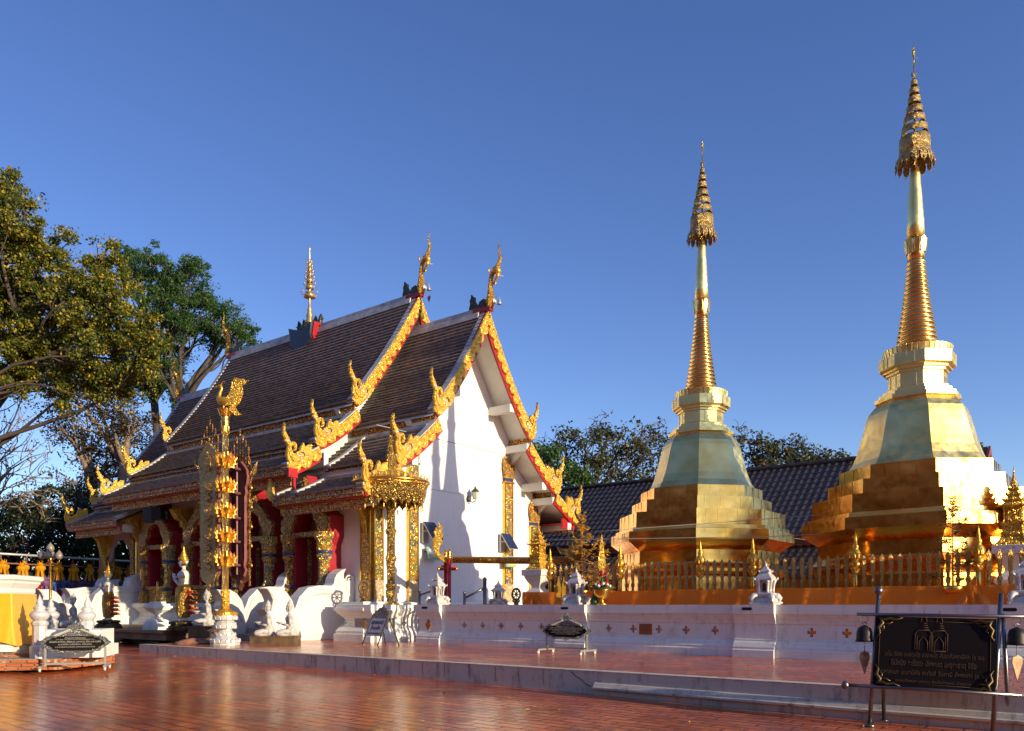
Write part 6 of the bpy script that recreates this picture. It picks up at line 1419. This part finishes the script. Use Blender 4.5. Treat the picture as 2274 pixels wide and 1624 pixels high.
cart(r, .58, .50); plaque(r, 1.42, .74, [('คำบูชาพระธาตุดอยตุง', .045, .28, .055), ('นะโม ตัสสะ ภะคะวะโต อะระหะโต สัมมาสัมพุทธัสสะ ๓ จบ', .034, .52, .012), ('อิมัสมิง ชะรัตตะ ปัพพะเต มะหาธาตุ จิรัง มะหาเจดีย์', .055, .70, -.055), ('นะมามิหัง สะทังจักกะ มิคันธาระ', .050, .46, -.130), ('น.ต.ต.นิรันดร์ นายแดง บริบาลสวนธรรม ถวาย', .042, .54, -.205)], .66)
r = empty('plaque_on_wheels', 'black plaque with white cursive prayer, on wheels before the long balustrade', 'sign', pos(1257, 19.7, .0), -.62)
cart(r, .56, .48); plaque(r, 1.46, .66, [('คำไหว้พระธาตุเจ้าดอยตุง', .040, .36, .065), ('ยัง ปะเวนิง อิมัสมิง อะระหันตัง มหาชินะธาตุ ฐะเปตะวา', .036, .60, .015), ('อิมัสมิง ปัพพะตา โยนะกะปุเร ระตะนะโคตะ มะนุสสะ', .036, .66, -.04), ('มะหาเจติยัง อะหัง วันทามิ สัพพะทา', .036, .50, -.095), ('อะหัง สิระสา นะมามิ ชินะธาตุโย', .036, .56, -.15), ('สาธุ สาธุ อะนุโมทามิ', .034, .36, -.20)], .62)
# ---- no-entry A board
r = empty('entry_notice_board', 'leaning white notice board reading LADY NO ENTRY in an ornate iron frame', 'sign', pos(830, 24.2, 0), -.85); r.scale.x = 1.3
u = Vector((1,0,0)); v = Vector((.22,.26,1)).normalized(); n_ = u.cross(v).normalized()
b = MB()
for x in (-.36,.30):
    b.tube([Vector((x,-.12,0)), Vector((x,-.12,0))+v*1.0], .018, 6)
for x in (-.02,.55): b.tube([Vector((x,.42,0)), Vector((x*.6+.18,.12,.80))], .018, 6)
b.tube([(.25,.40,.36),(.52,.20,.42)], .012, 5); b.build('folding_legs', wood, r)
bo = Vector((-.03,-.12,0))+v*.28
b = MB(); b.prism([(-.30,0),(.30,0),(.30,.55),(-.30,.55)], bo, u, v, n_*.02); pb_ = b.build('white_board', mat('blue_white_board', (.55,.60,.70), .45), r)
b = MB(); crest = [(-.36,.56),(.36,.56),(.36,.66),(.28,.72),(.30,.78),(.20,.82),(.18,.88),(.07,.90),(0,1.02),(-.07,.90),(-.18,.88),(-.20,.82),(-.30,.78),(-.28,.72),(-.36,.66)]
b.relief(crest, bo-n_*.01, u, v, n_*.035, .02)
for s_ in (-1,1):
    for i in range(7): b.relief([(0,0),(s_*.07,.03),(s_*.05,.07),(0,.09)], bo+u*s_*.30+v*(.02+i*.08), u, v, n_*.02, .008)
b.build('iron_crest', stonecarve, r)
dk = mat('navy_lettering', (.01,.012,.03), .5)
for s, sz, ww, zz in (('สุภาพสตรี', .16, .50, .42), ('ห้ามเข้า', .15, .38, .245), ('LADY NO ENTRY', .075, .54, .075)): text(s, sz, dk, pb_, frameM(bo+n_*.026+v*zz, u, v), w_=ww, bold=.003)
# ---- big dark prayer board with bells at the right
YL, YR = 11.2, 10.12
def Q(x, y, dy=0.0):
    f = (x-1902)/(2320-1902); return P(x, y, YL+(YR-YL)*f+dy)
zgl = zplaza(0)
r = empty('prayer_board', 'large black prayer board on a shiny steel easel with two hanging bells', 'sign', Vector((P(2060,HY,10.7).x, 10.7, zplaza(-4))))
ctr = r.location.copy()
def LQ(*a): return Q(*a)-ctr
b = MB()
lt, lb = LQ(1950,1322,.25), LQ(1930,1612,-.0); rt, rb = LQ(2222,1318,.25), LQ(2203,1640,0)
b.tube([lb, lt], .029, 14); p_ = b.build('easel_post', steel, r); b = MB(); b.tube([rb, rt], .030, 14); b.build('easel_post', steel, r)
b = MB(); b.lathe([(.02,-.05),(.033,-.03),(.02,0),(.04,.015),(.062,.05),(.062,.08),(.04,.115),(.005,.125)], 14, lt); b.build('ball_finial', steel, p_)
b = MB(); b.tube([lb-Vector((0,0,.0)), lb+Vector((0,0,.03))], [.09,.05], 14); b.build('foot_plate', steel, p_)
b = MB(); b.tube([LQ(1902,1364,.2), LQ(2330,1370,.2)], .023, 12); b.build('top_bar', steel, r)
b = MB(); b.tube([LQ(1880,1521,-.02), LQ(2268,1544,-.02)], .025, 12); lo = b.build('bottom_bar', steel, r)
b = MB(); q = LQ(1876,1521,-.02); b.lathe([(.005,-.06),(.04,-.045),(.056,0),(.04,.045),(.005,.06)], 14, q); b.build('ball_end', steel, lo)
b = MB(); b.tube([LQ(1962,1600,.38), LQ(1958,1385,.15)], .027, 12); b.tube([LQ(1962,1600,.38), LQ(1962,1598,.38)], [.07,.05], 12); b.build('rear_leg', steel, r)
b = MB(); b.tube([LQ(2242,1650,.45), LQ(2226,1362,.2)], .027, 12); b.build('rear_leg', steel, r)
c00, c10, c11, c01 = LQ(1937,1523,-.02), LQ(2209,1541,-.02), LQ(2219,1369,.18), LQ(1950,1368,.18)
U = (c10-c00); W_ = U.length; Vv = (c01-c00); H_ = Vv.length; un = U.normalized(); vn = (Vv-un*Vv.dot(un)).normalized(); nn = un.cross(vn).normalized()
b = MB(); b.prism([(0,0),(W_,0),(W_,H_),(0,H_)], c00-nn*.0, un, vn, -nn*.03); bd = b.build('black_board', blacksign, r)
b = MB()
for a_, c_ in (((.06,.06),(W_-.06,.06)),((W_-.06,.06),(W_-.06,H_-.06)),((W_-.06,H_-.06),(.06,H_-.06)),((.06,H_-.06),(.06,.06))): b.tube([c00+un*a_[0]+vn*a_[1]+nn*.004, c00+un*c_[0]+vn*c_[1]+nn*.004], .0035, 4)
b.build('gold_border_line', goldlet, bd)
for sx_, sy_ in ((0,0),(1,0),(0,1),(1,1)):
    b = MB(); o_ = c00+un*(W_*sx_)+vn*(H_*sy_)+nn*.012; du = un*(1-2*sx_); dv = vn*(1-2*sy_)
    b.tube([o_+du*.02+dv*.30, o_+du*.06+dv*.24, o_+du*.04+dv*.16, o_+du*.09+dv*.10, o_+du*.06+dv*.04, o_+du*.12+dv*.06, o_+du*.18+dv*.03, o_+du*.26+dv*.05, o_+du*.34+dv*.015], [.008,.016,.024,.03,.032,.028,.024,.016,.006], 7)
    b.tube([o_+du*.10+dv*.10, o_+du*.16+dv*.11, o_+du*.22+dv*.08], [.02,.014,.005], 6); b.tube([o_+du*.09+dv*.11, o_+du*.11+dv*.17, o_+du*.07+dv*.22], [.02,.014,.005], 6)
    b.build('gilt_corner', mat('dull_gilt_corner', (.09,.06,.025), .45, .7) if 'dull_gilt_corner' not in MATS else MATS['dull_gilt_corner'], bd)
b = MB()      # line drawing of two chedi gateways
def ln(pts, m_=None, w=.004): b.tube([c00+un*x+vn*y+nn*.006 for x, y in pts], w, 4)
for cx_ in (W_*.415, W_*.545):
    y0 = H_*.535
    ln([(cx_-.10,y0),(cx_-.10,y0+.22),(cx_-.07,y0+.27),(cx_+.07,y0+.27),(cx_+.10,y0+.22),(cx_+.10,y0)]); ln([(cx_-.05,y0),(cx_-.05,y0+.12),(cx_,y0+.19),(cx_+.05,y0+.12),(cx_+.05,y0)])
    for k in range(4): ln([(cx_-.065+.01*k,y0+.28+.03*k),(cx_+.065-.01*k,y0+.28+.03*k)])
    ln([(cx_-.035,y0+.38),(cx_-.03,y0+.43),(cx_-.006,y0+.47),(cx_,y0+.56),(cx_+.006,y0+.47),(cx_+.03,y0+.43),(cx_+.035,y0+.38)])
    ln([(cx_-.075,y0),(cx_-.075,y0+.20)]); ln([(cx_+.075,y0),(cx_+.075,y0+.20)])
ln([(W_*.355,H_*.53),(W_*.605,H_*.53)]); b.build('line_drawing', goldlet, bd)
for s, sz, wf, yf in (('นะโม ตัสสะ ภะคะวะโต อะระหะโต สัมมาสัมพุทธัสสะ (๓ จบ)', .085, .82, .465), ('อิมัสมิง ชะรัตตะ ปัพพะเต มะงุชะธาตุ จิรัง', .105, .70, .345), ('มะหาคะมา นะมามิหัง สะทังสิ วันทามิ สัพพะทา (๓ จบ)', .085, .90, .215), ('สมาคมวัดพระธาตุดอยตุง จังหวัดเชียงราย สร้างถวาย', .05, .62, .10)):
    text(s, sz, goldlet, bd, frameM(c00+un*(W_*.5)+vn*(H_*yf)+nn*.004, un, vn), w_=wf*W_, bold=.001)
leafm = mat('brass_bell_leaf', (.52,.46,.32), .4, .5, c2=(.38,.18,.08), scale=8)
for x, yy in ((1919,1372),(2257,1375)):
    o_ = LQ(x, yy, .2); bl = MB(); bl.lathe([(.012,.0),(.03,-.01),(.085,-.04),(.105,-.10),(.11,-.20),(.125,-.235),(.115,-.235)], 18, o_-Vector((0,0,.10))); be = bl.build('hanging_bell', mat('dark_bronze_bell', (.025,.022,.02), .5, .5) if 'dark_bronze_bell' not in MATS else MATS['dark_bronze_bell'], r)
    b = MB(); b.tube([o_+Vector((.05*cos(a),0,-.02+.05*sin(a))) for a in [2*pi*k/12 for k in range(13)]], .004, 4, cap=False); b.tube([o_+Vector((.03*cos(a),0,-.09+.03*sin(a))) for a in [pi*k/8 for k in range(9)]], .008, 5); b.build('ring', steel, be)
    b = MB(); b.tube([o_-Vector((0,0,.30)), o_-Vector((0,0,.47))], .006, 4); b.relief([(0,-.34),(.04,-.22),(.075,-.10),(.065,-.03),(0,.0),(-.065,-.03),(-.075,-.10),(-.04,-.22)], o_-Vector((0,0,.46)), (1,0,0), (0,0,1), (0,-.012,0), .01); b.build('bell_leaf', leafm, be)
# ---- old brick base with lotus bud posts and the yellow draped pillar
def brickmat():
    m = bpy.data.materials.new('old_orange_brick'); m.use_nodes = True; t = m.node_tree; bs = t.nodes['Principled BSDF']; L = t.links.new; N = t.nodes.new
    tc = N('ShaderNodeTexCoord'); n = N('ShaderNodeTexNoise'); n.inputs['Scale'].default_value = 5; n.inputs['Detail'].default_value = 7; L(tc.outputs['Object'], n.inputs[0])
    g = N('ShaderNodeNewGeometry'); mx = N('ShaderNodeMix'); mx.data_type = 'RGBA'; mx.inputs[6].default_value = (.50,.16,.05,1); mx.inputs[7].default_value = (.36,.09,.03,1); L(g.outputs['Random Per Island'], mx.inputs[0])
    m2 = N('ShaderNodeMix'); m2.data_type = 'RGBA'; m2.inputs[7].default_value = (.55,.47,.38,1); r_ = N('ShaderNodeMapRange'); r_.inputs[1].default_value = .55; r_.inputs[2].default_value = .68; L(n.outputs[0], r_.inputs[0]); L(r_.outputs[0], m2.inputs[0]); L(mx.outputs[2], m2.inputs[6]); L(m2.outputs[2], bs.inputs[0])
    bs.inputs['Roughness'].default_value = .85; bp = N('ShaderNodeBump'); bp.inputs['Strength'].default_value = .8; bp.inputs['Distance'].default_value = .02; L(n.outputs[0], bp.inputs['Height']); L(bp.outputs[0], bs.inputs['Normal']); return m
bm_ = brickmat(); mort = mat('pale_lime_mortar', (.42,.37,.31), .9, c2=(.30,.25,.20), scale=6, bump=.8)
bb = empty('brick_base', 'low old brick base with lime mortar joints at the left edge', 'base', pos(60, 18.4, zg))
def g2(x, Y): q = pos(x, Y*1.045, 0)-bb.location; return Vector((q.x, q.y, 0))
corners = [g2(-260,16.2), g2(128,16.95), g2(252,18.9), g2(250,22.5), g2(-260,22.5)]
def slab(poly, z0, z1, b): b.prism([(p.x, p.y) for p in poly], (0,0,z0), (1,0,0), (0,1,0), (0,0,z1-z0))
b = MB(); slab([c*.985 for c in corners], 0, .24, b); up2 = [g2(-260,17.0), g2(95,17.5), g2(112,18.2), g2(110,22), g2(-260,22)]; slab(up2, .24, .375, b); b.build('mortar_core', mort, bb)
b = MB(); random.seed(5)
def course(p, q, z, h):
    d = (q-p); L_ = d.length; d.normalize(); n_ = Vector((d.y,-d.x,0)); x = -random.uniform(0,.2)
    while x < L_-.05:
        l = random.uniform(.24,.34); x0, x1 = max(x,0)+.01, min(x+l, L_)-.012
        if x1-x0 > .06:
            o_ = p+d*x0+n_*random.uniform(.0,.025)-n_*.05; w_ = x1-x0; k = random.uniform(0,.012)
            b.relief([(0,k),(w_,0),(w_,h-.012),(w_*.5,h-.01-k),(0,h-.014)], o_+Vector((0,0,z)), d, (0,0,1), n_*.075, .006)
        x += l
for i in (0,1):
    for j in range(3): course(corners[i], corners[i+1], .005+j*.08, .078)
b.build('lower_brickwork', bm_, bb); b = MB()
for j in range(2): course(up2[0], up2[1], .245+j*.065, .06)
b.build('upper_brickwork', bm_, bb)
ztb = zg+.24
def budpost(label, px, Y, h, z0=ztb):
    r = empty('lotus_bud_post', label, 'post', pos(px, Y, z0), .1, 'white lotus bud posts')
    k = h/1.42
    b = MB(); b.lathe([(.20*k,0),(.20*k,.26*k),(.15*k,.30*k),(.15*k,.72*k),(.17*k,.74*k),(.185*k,.79*k),(.16*k,.83*k),(.12*k,.85*k)], 8, phase=R8, smooth=False); b.build('shaft', silverwhite, r)
    b = MB(); b.lathe([(z_*k, q*k) for z_, q in [(.12,.84),(.16,.88),(.205,.94),(.21,.98),(.17,1.04),(.12,1.07),(.10,1.09),(.13,1.11),(.12,1.15),(.08,1.19),(.06,1.21),(.075,1.23),(.07,1.27),(.045,1.32),(.03,1.36),(.004,1.44)]], 20); b.build('lotus_bud', silverwhite, r)
budpost('white lotus bud post on the brick base, biggest one, next to the yellow cloth', 88, 18.0, 1.40)
budpost('white lotus bud post between the big one and the kneeling statue', 113, 20.6, 1.36)
budpost('white lotus bud post right above the black plaque on wheels', 193, 19.2, 1.36)
b = MB(); p0 = pos(88,18.0,ztb); p1q = pos(193,19.2,ztb); d = (p1q-p0); dl = d.length; d.normalize()
r = empty('low_plaster_block', 'low grey white plaster block linking the lotus bud posts behind the plaque', 'block', p0, .25); b.box(-.15, 1.30, -.05, 1.5, 0, .26); b.box(-.05, 1.22, .03, 1.4, .26, .62); b.build('plaster_body', wallwhite, r)
r = empty('draped_pillar', 'square white pillar with moulded top wrapped in bright yellow cloth, left edge', 'pillar', pos(-18, 18.6, zg+.375), .18)
waistp = [(-.08,0),(-.08,.16),(-.16,.18),(-.18,.3),(-.18,1.25),(-.16,1.27),(-.13,1.34),(-.13,1.42),(-.05,1.54),(-.05,1.58),(.0,1.62),(.0,1.70),(-.04,1.72)]
b = MB(); waist(b, (0,0,0), waistp, .80, .8, Vector((1,0,0)), Vector((0,1,0))); b.build('moulded_pillar', wallwhite, r)
yel = clothmat('yellow_robe_cloth', (.80,.42,.008), (.72,.36,.006)); random.seed(3)
b = MB(); per = []; h_ = .69
for i in range(121):
    f = i/120*4; s_ = int(f) % 4; g = f-int(f); cr_ = [(-1,-1),(1,-1),(1,1),(-1,1),(-1,-1)]
    x = cr_[s_][0]+(cr_[s_+1][0]-cr_[s_][0])*g; y = cr_[s_][1]+(cr_[s_+1][1]-cr_[s_][1])*g; per.append((x*h_, y*h_))
vs = []; nz = 14
for i, (x, y) in enumerate(per):
    for j in range(nz+1):
        f = j/nz; e = 1.0+.02*sin(i*.5+f*3)*f+.17*f**1.5+.015*sin(i*1.3+f*5)*f; z = 1.30-1.12*f+.03*sin(i*.35)*f+.05*f*sin(i*.11)
        vs.append((x*e, y*e, z))
b.add(vs, [(i*15+j, (i+1)*15+j, (i+1)*15+j+1, i*15+j+1) for i in range(120) for j in range(nz)], True); b.build('yellow_cloth', yel, r)
# ---- covered walk rail, lanterns and lamp post far left
r = empty('lantern_rail', 'long horizontal steel rail frame from which the paper lanterns hang', 'rail', P(0, HY, 41)); r.location.z = 0
b = MB(); a, c = P(-60,1226,35)-r.location, P(330,1249,46)-r.location; dn = Vector((0,0,-.42)); b.tube([a,c], .06, 6); b.build('top_pipe', greymetal, r); b = MB(); b.tube([a+dn, c+dn], .04, 6); b.build('lower_pipe', mat('dull_red_pipe', (.20,.07,.06), .5), r)
for k in range(9):
    f = k/8; b = MB(); p = a+(c-a)*f; b.tube([p, Vector((p.x,p.y,0)) if k % 2 == 0 else p+dn], .035, 6); b.build('upright', MATS['dull_red_pipe'], r)
def lantern(m, sc):
    r = empty('paper_lantern', 'paper lantern with ribbon tails hanging under the rail', 'lantern', (0,0,0))
    b = MB(); b.lathe([(.03,0),(.08,-.03),(.14,-.10),(.10,-.13),(.20,-.18),(.22,-.28),(.16,-.38),(.10,-.40)], 8, smooth=False); 
    for k in range(3): a = k*2.1; b.tube([(.08*cos(a),.08*sin(a),-.04),(.10*cos(a),.10*sin(a),.07)], [.03,.004], 4)
    bo_ = b.build('lantern_body', m, r)
    b = MB()
    for k in range(6): a = k*pi/3; n_ = Vector((cos(a),sin(a),0)); u = Vector((-n_.y,n_.x,0)); b.prism([(-.05,0),(.05,0),(.06,-.45),(0,-.38),(-.06,-.45)], n_*.12+Vector((0,0,-.36)), u, Vector((-n_.x*.25,-n_.y*.25,1)), n_*.006)
    b.build('ribbon_tails', m, bo_); r.scale = (sc,)*3; return r
def papm(n, c): return leafmat(n, [c, tuple(x*.8 for x in c)], .45, .7)
cols_ = [('yellow', (.95,.50,.01)), ('pink', (.75,.25,.36)), ('blue', (.13,.22,.60)), ('purple', (.28,.15,.42)), ('red', (.70,.03,.04)), ('green', (.05,.40,.06)), ('white', (.75,.75,.8))]
protos = {}
random.seed(11)
ROWN = ['first','second','third']
def place_l(colr, f, dz, dy, lab):
    if colr not in protos: protos[colr] = o = lantern(papm(colr+'_lantern_paper', dict(cols_)[colr]), 1.0)
    else: o = copy_tree(protos[colr])
    p = r_lan[0]+(r_lan[1]-r_lan[0])*f; o.location = p+Vector((0,dy,dz)); o.rotation_euler.z = random.uniform(0,1); o['label'] = lab; o['group'] = colr+' paper lanterns under the rail'; o.scale = (random.uniform(.95,1.15),)*3
r_lan = (P(-60,1226,35), P(330,1249,46))
NTH = 'first second third fourth fifth sixth seventh eighth ninth tenth eleventh twelfth thirteenth fourteenth fifteenth sixteenth seventeenth eighteenth nineteenth twentieth twenty-first twenty-second'.split()
for i in range(22): place_l('yellow', (i+.5)/22+random.uniform(-.008,.008), -.32+random.uniform(-.06,.03), -.3 if i % 2 else .4, '%s yellow paper lantern of the front row, counted from the left' % NTH[i])
seq = ['pink','blue','purple','red','blue','green','pink','white','purple','blue','yellow','red']
nr = 0
for rr_ in range(3):
    for i in range(22):
        c_ = seq[(i*5+rr_*3+int(random.random()*3)) % 12]
        if c_ == 'yellow' and rr_ == 0: c_ = 'purple'
        place_l(c_, (i+.3+.3*rr_)/22, -1.05-.42*rr_+random.uniform(-.15,.1), 1.0+.7*rr_, c_+' paper lantern, '+NTH[i]+' from the left in the '+ROWN[rr_]+' row below the yellow ones')
r = empty('street_lamp', 'gold lamp post with a cluster of frosted bud lamps among the lanterns', 'lamp post', pos(112, 33, 0))
b = MB(); b.lathe([(.14,0),(.10,.3),(.055,.5),(.05,3.0),(.07,3.05),(.05,3.1),(.05,3.35),(.08,3.4),(.05,3.45)], 10); b.build('post', goldplain, r)
for k in range(5):
    a = k*2*pi/4+.3; R_ = .32 if k < 4 else 0; dz = 0 if k < 4 else .3
    if k < 4: b = MB(); b.tube([(0,0,2.95),(.2*cos(a),.2*sin(a),2.85),(R_*cos(a),R_*sin(a),2.95),(R_*cos(a),R_*sin(a),3.05)], .025, 6); b.build('lamp_arm', goldplain, r)
    b = MB(); b.lathe([(.06,0),(.13,.06),(.15,.15),(.11,.26),(.04,.34),(.003,.40)], 12, (R_*cos(a),R_*sin(a),3.05+dz)); b.build('bud_shade', mat('smoky_lamp_glass', (.25,.23,.19), .25) if 'smoky_lamp_glass' not in MATS else MATS['smoky_lamp_glass'], r)
b = MB(); random.seed(21)
for i in range(150):
    px = random.uniform(-50, 2273); d_ = random.uniform(7, 12.3) if i % 3 else random.uniform(12.6, 17.7); t_ = tau_at(px, d_); q = DT(d_, t_, (zplaza(t_) if d_ < 12.5 else 0)+.008)
    a = random.uniform(0, 6.28); L_ = random.uniform(.03, .06); u = Vector((cos(a), sin(a), 0))*L_; v = Vector((-sin(a), cos(a), 0))*L_*.45; up = Vector((0,0,random.uniform(.005,.02)))
    b.add([q-u, q+v+up, q+u, q-v+up*.3], [(0,1,2,3)])
o = b.build('fallen_leaves', mat('dry_fallen_leaf', (.45,.25,.08), .8)); tag(o, kind='stuff')
# low hedge of potted plants and undergrowth behind
rng = np.random.default_rng(77)
C = []; R_ = []; N_ = []
for i in range(60): C.append(np.array(pos(random.uniform(-80,340), random.uniform(44,52), random.uniform(.3,2.2)))); R_.append(random.uniform(.9,1.7)); N_.append(260)
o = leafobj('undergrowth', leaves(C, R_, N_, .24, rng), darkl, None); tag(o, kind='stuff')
C = []; R_ = []; N_ = []
for i in range(420):
    x = random.uniform(-110, 60); y = 80+random.uniform(0,40)+abs(x)*.12
    if x > 8: y += 10
    C.append(np.array((x, y, random.uniform(0,7)))); R_.append(random.uniform(2.5,4.5)); N_.append(110)
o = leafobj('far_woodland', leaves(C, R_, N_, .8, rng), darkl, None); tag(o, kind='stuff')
b = MB(); n = 40; vs = []  # unseen slope, added as a warm backing for the gold faces to mirror
for i in range(n+1):
    t = -110+i*5.0; vs += [DT(-20, t, -1), DT(-27, t, 6+sin(t*.13)), DT(-36, t, 17+1.5*sin(t*.09)), DT(-60, t, 28), DT(-60, t, -3)]
b.add(vs, [(i*5+j,(i+1)*5+j,(i+1)*5+j+1,i*5+j+1) for i in range(n) for j in range(4)], True)
tag(b.build('added_reflection_hill', mat('warm_reflection_slope', (.45,.20,.07), .9, c2=(.30,.13,.04), scale=.4, bump=.6)), kind='structure')
b = MB()   # unseen woods added outside the picture, to be mirrored warm in the gold
C = []; R_ = []; N_ = []
for i in range(230):
    tau = random.uniform(-75, 60); d = -random.uniform(22,34); q = DT(d, tau, 0); C.append(np.array((q.x, q.y, random.uniform(0, 18)))); R_.append(random.uniform(2.5,4)); N_.append(90)
warm = leafmat('warm_reflection_leaf', [(.22,.12,.035),(.30,.15,.04),(.14,.09,.03)], .3)
o = leafobj('added_reflection_woods', leaves(C, R_, N_, 1.1, rng), warm, None); tag(o, kind='stuff')
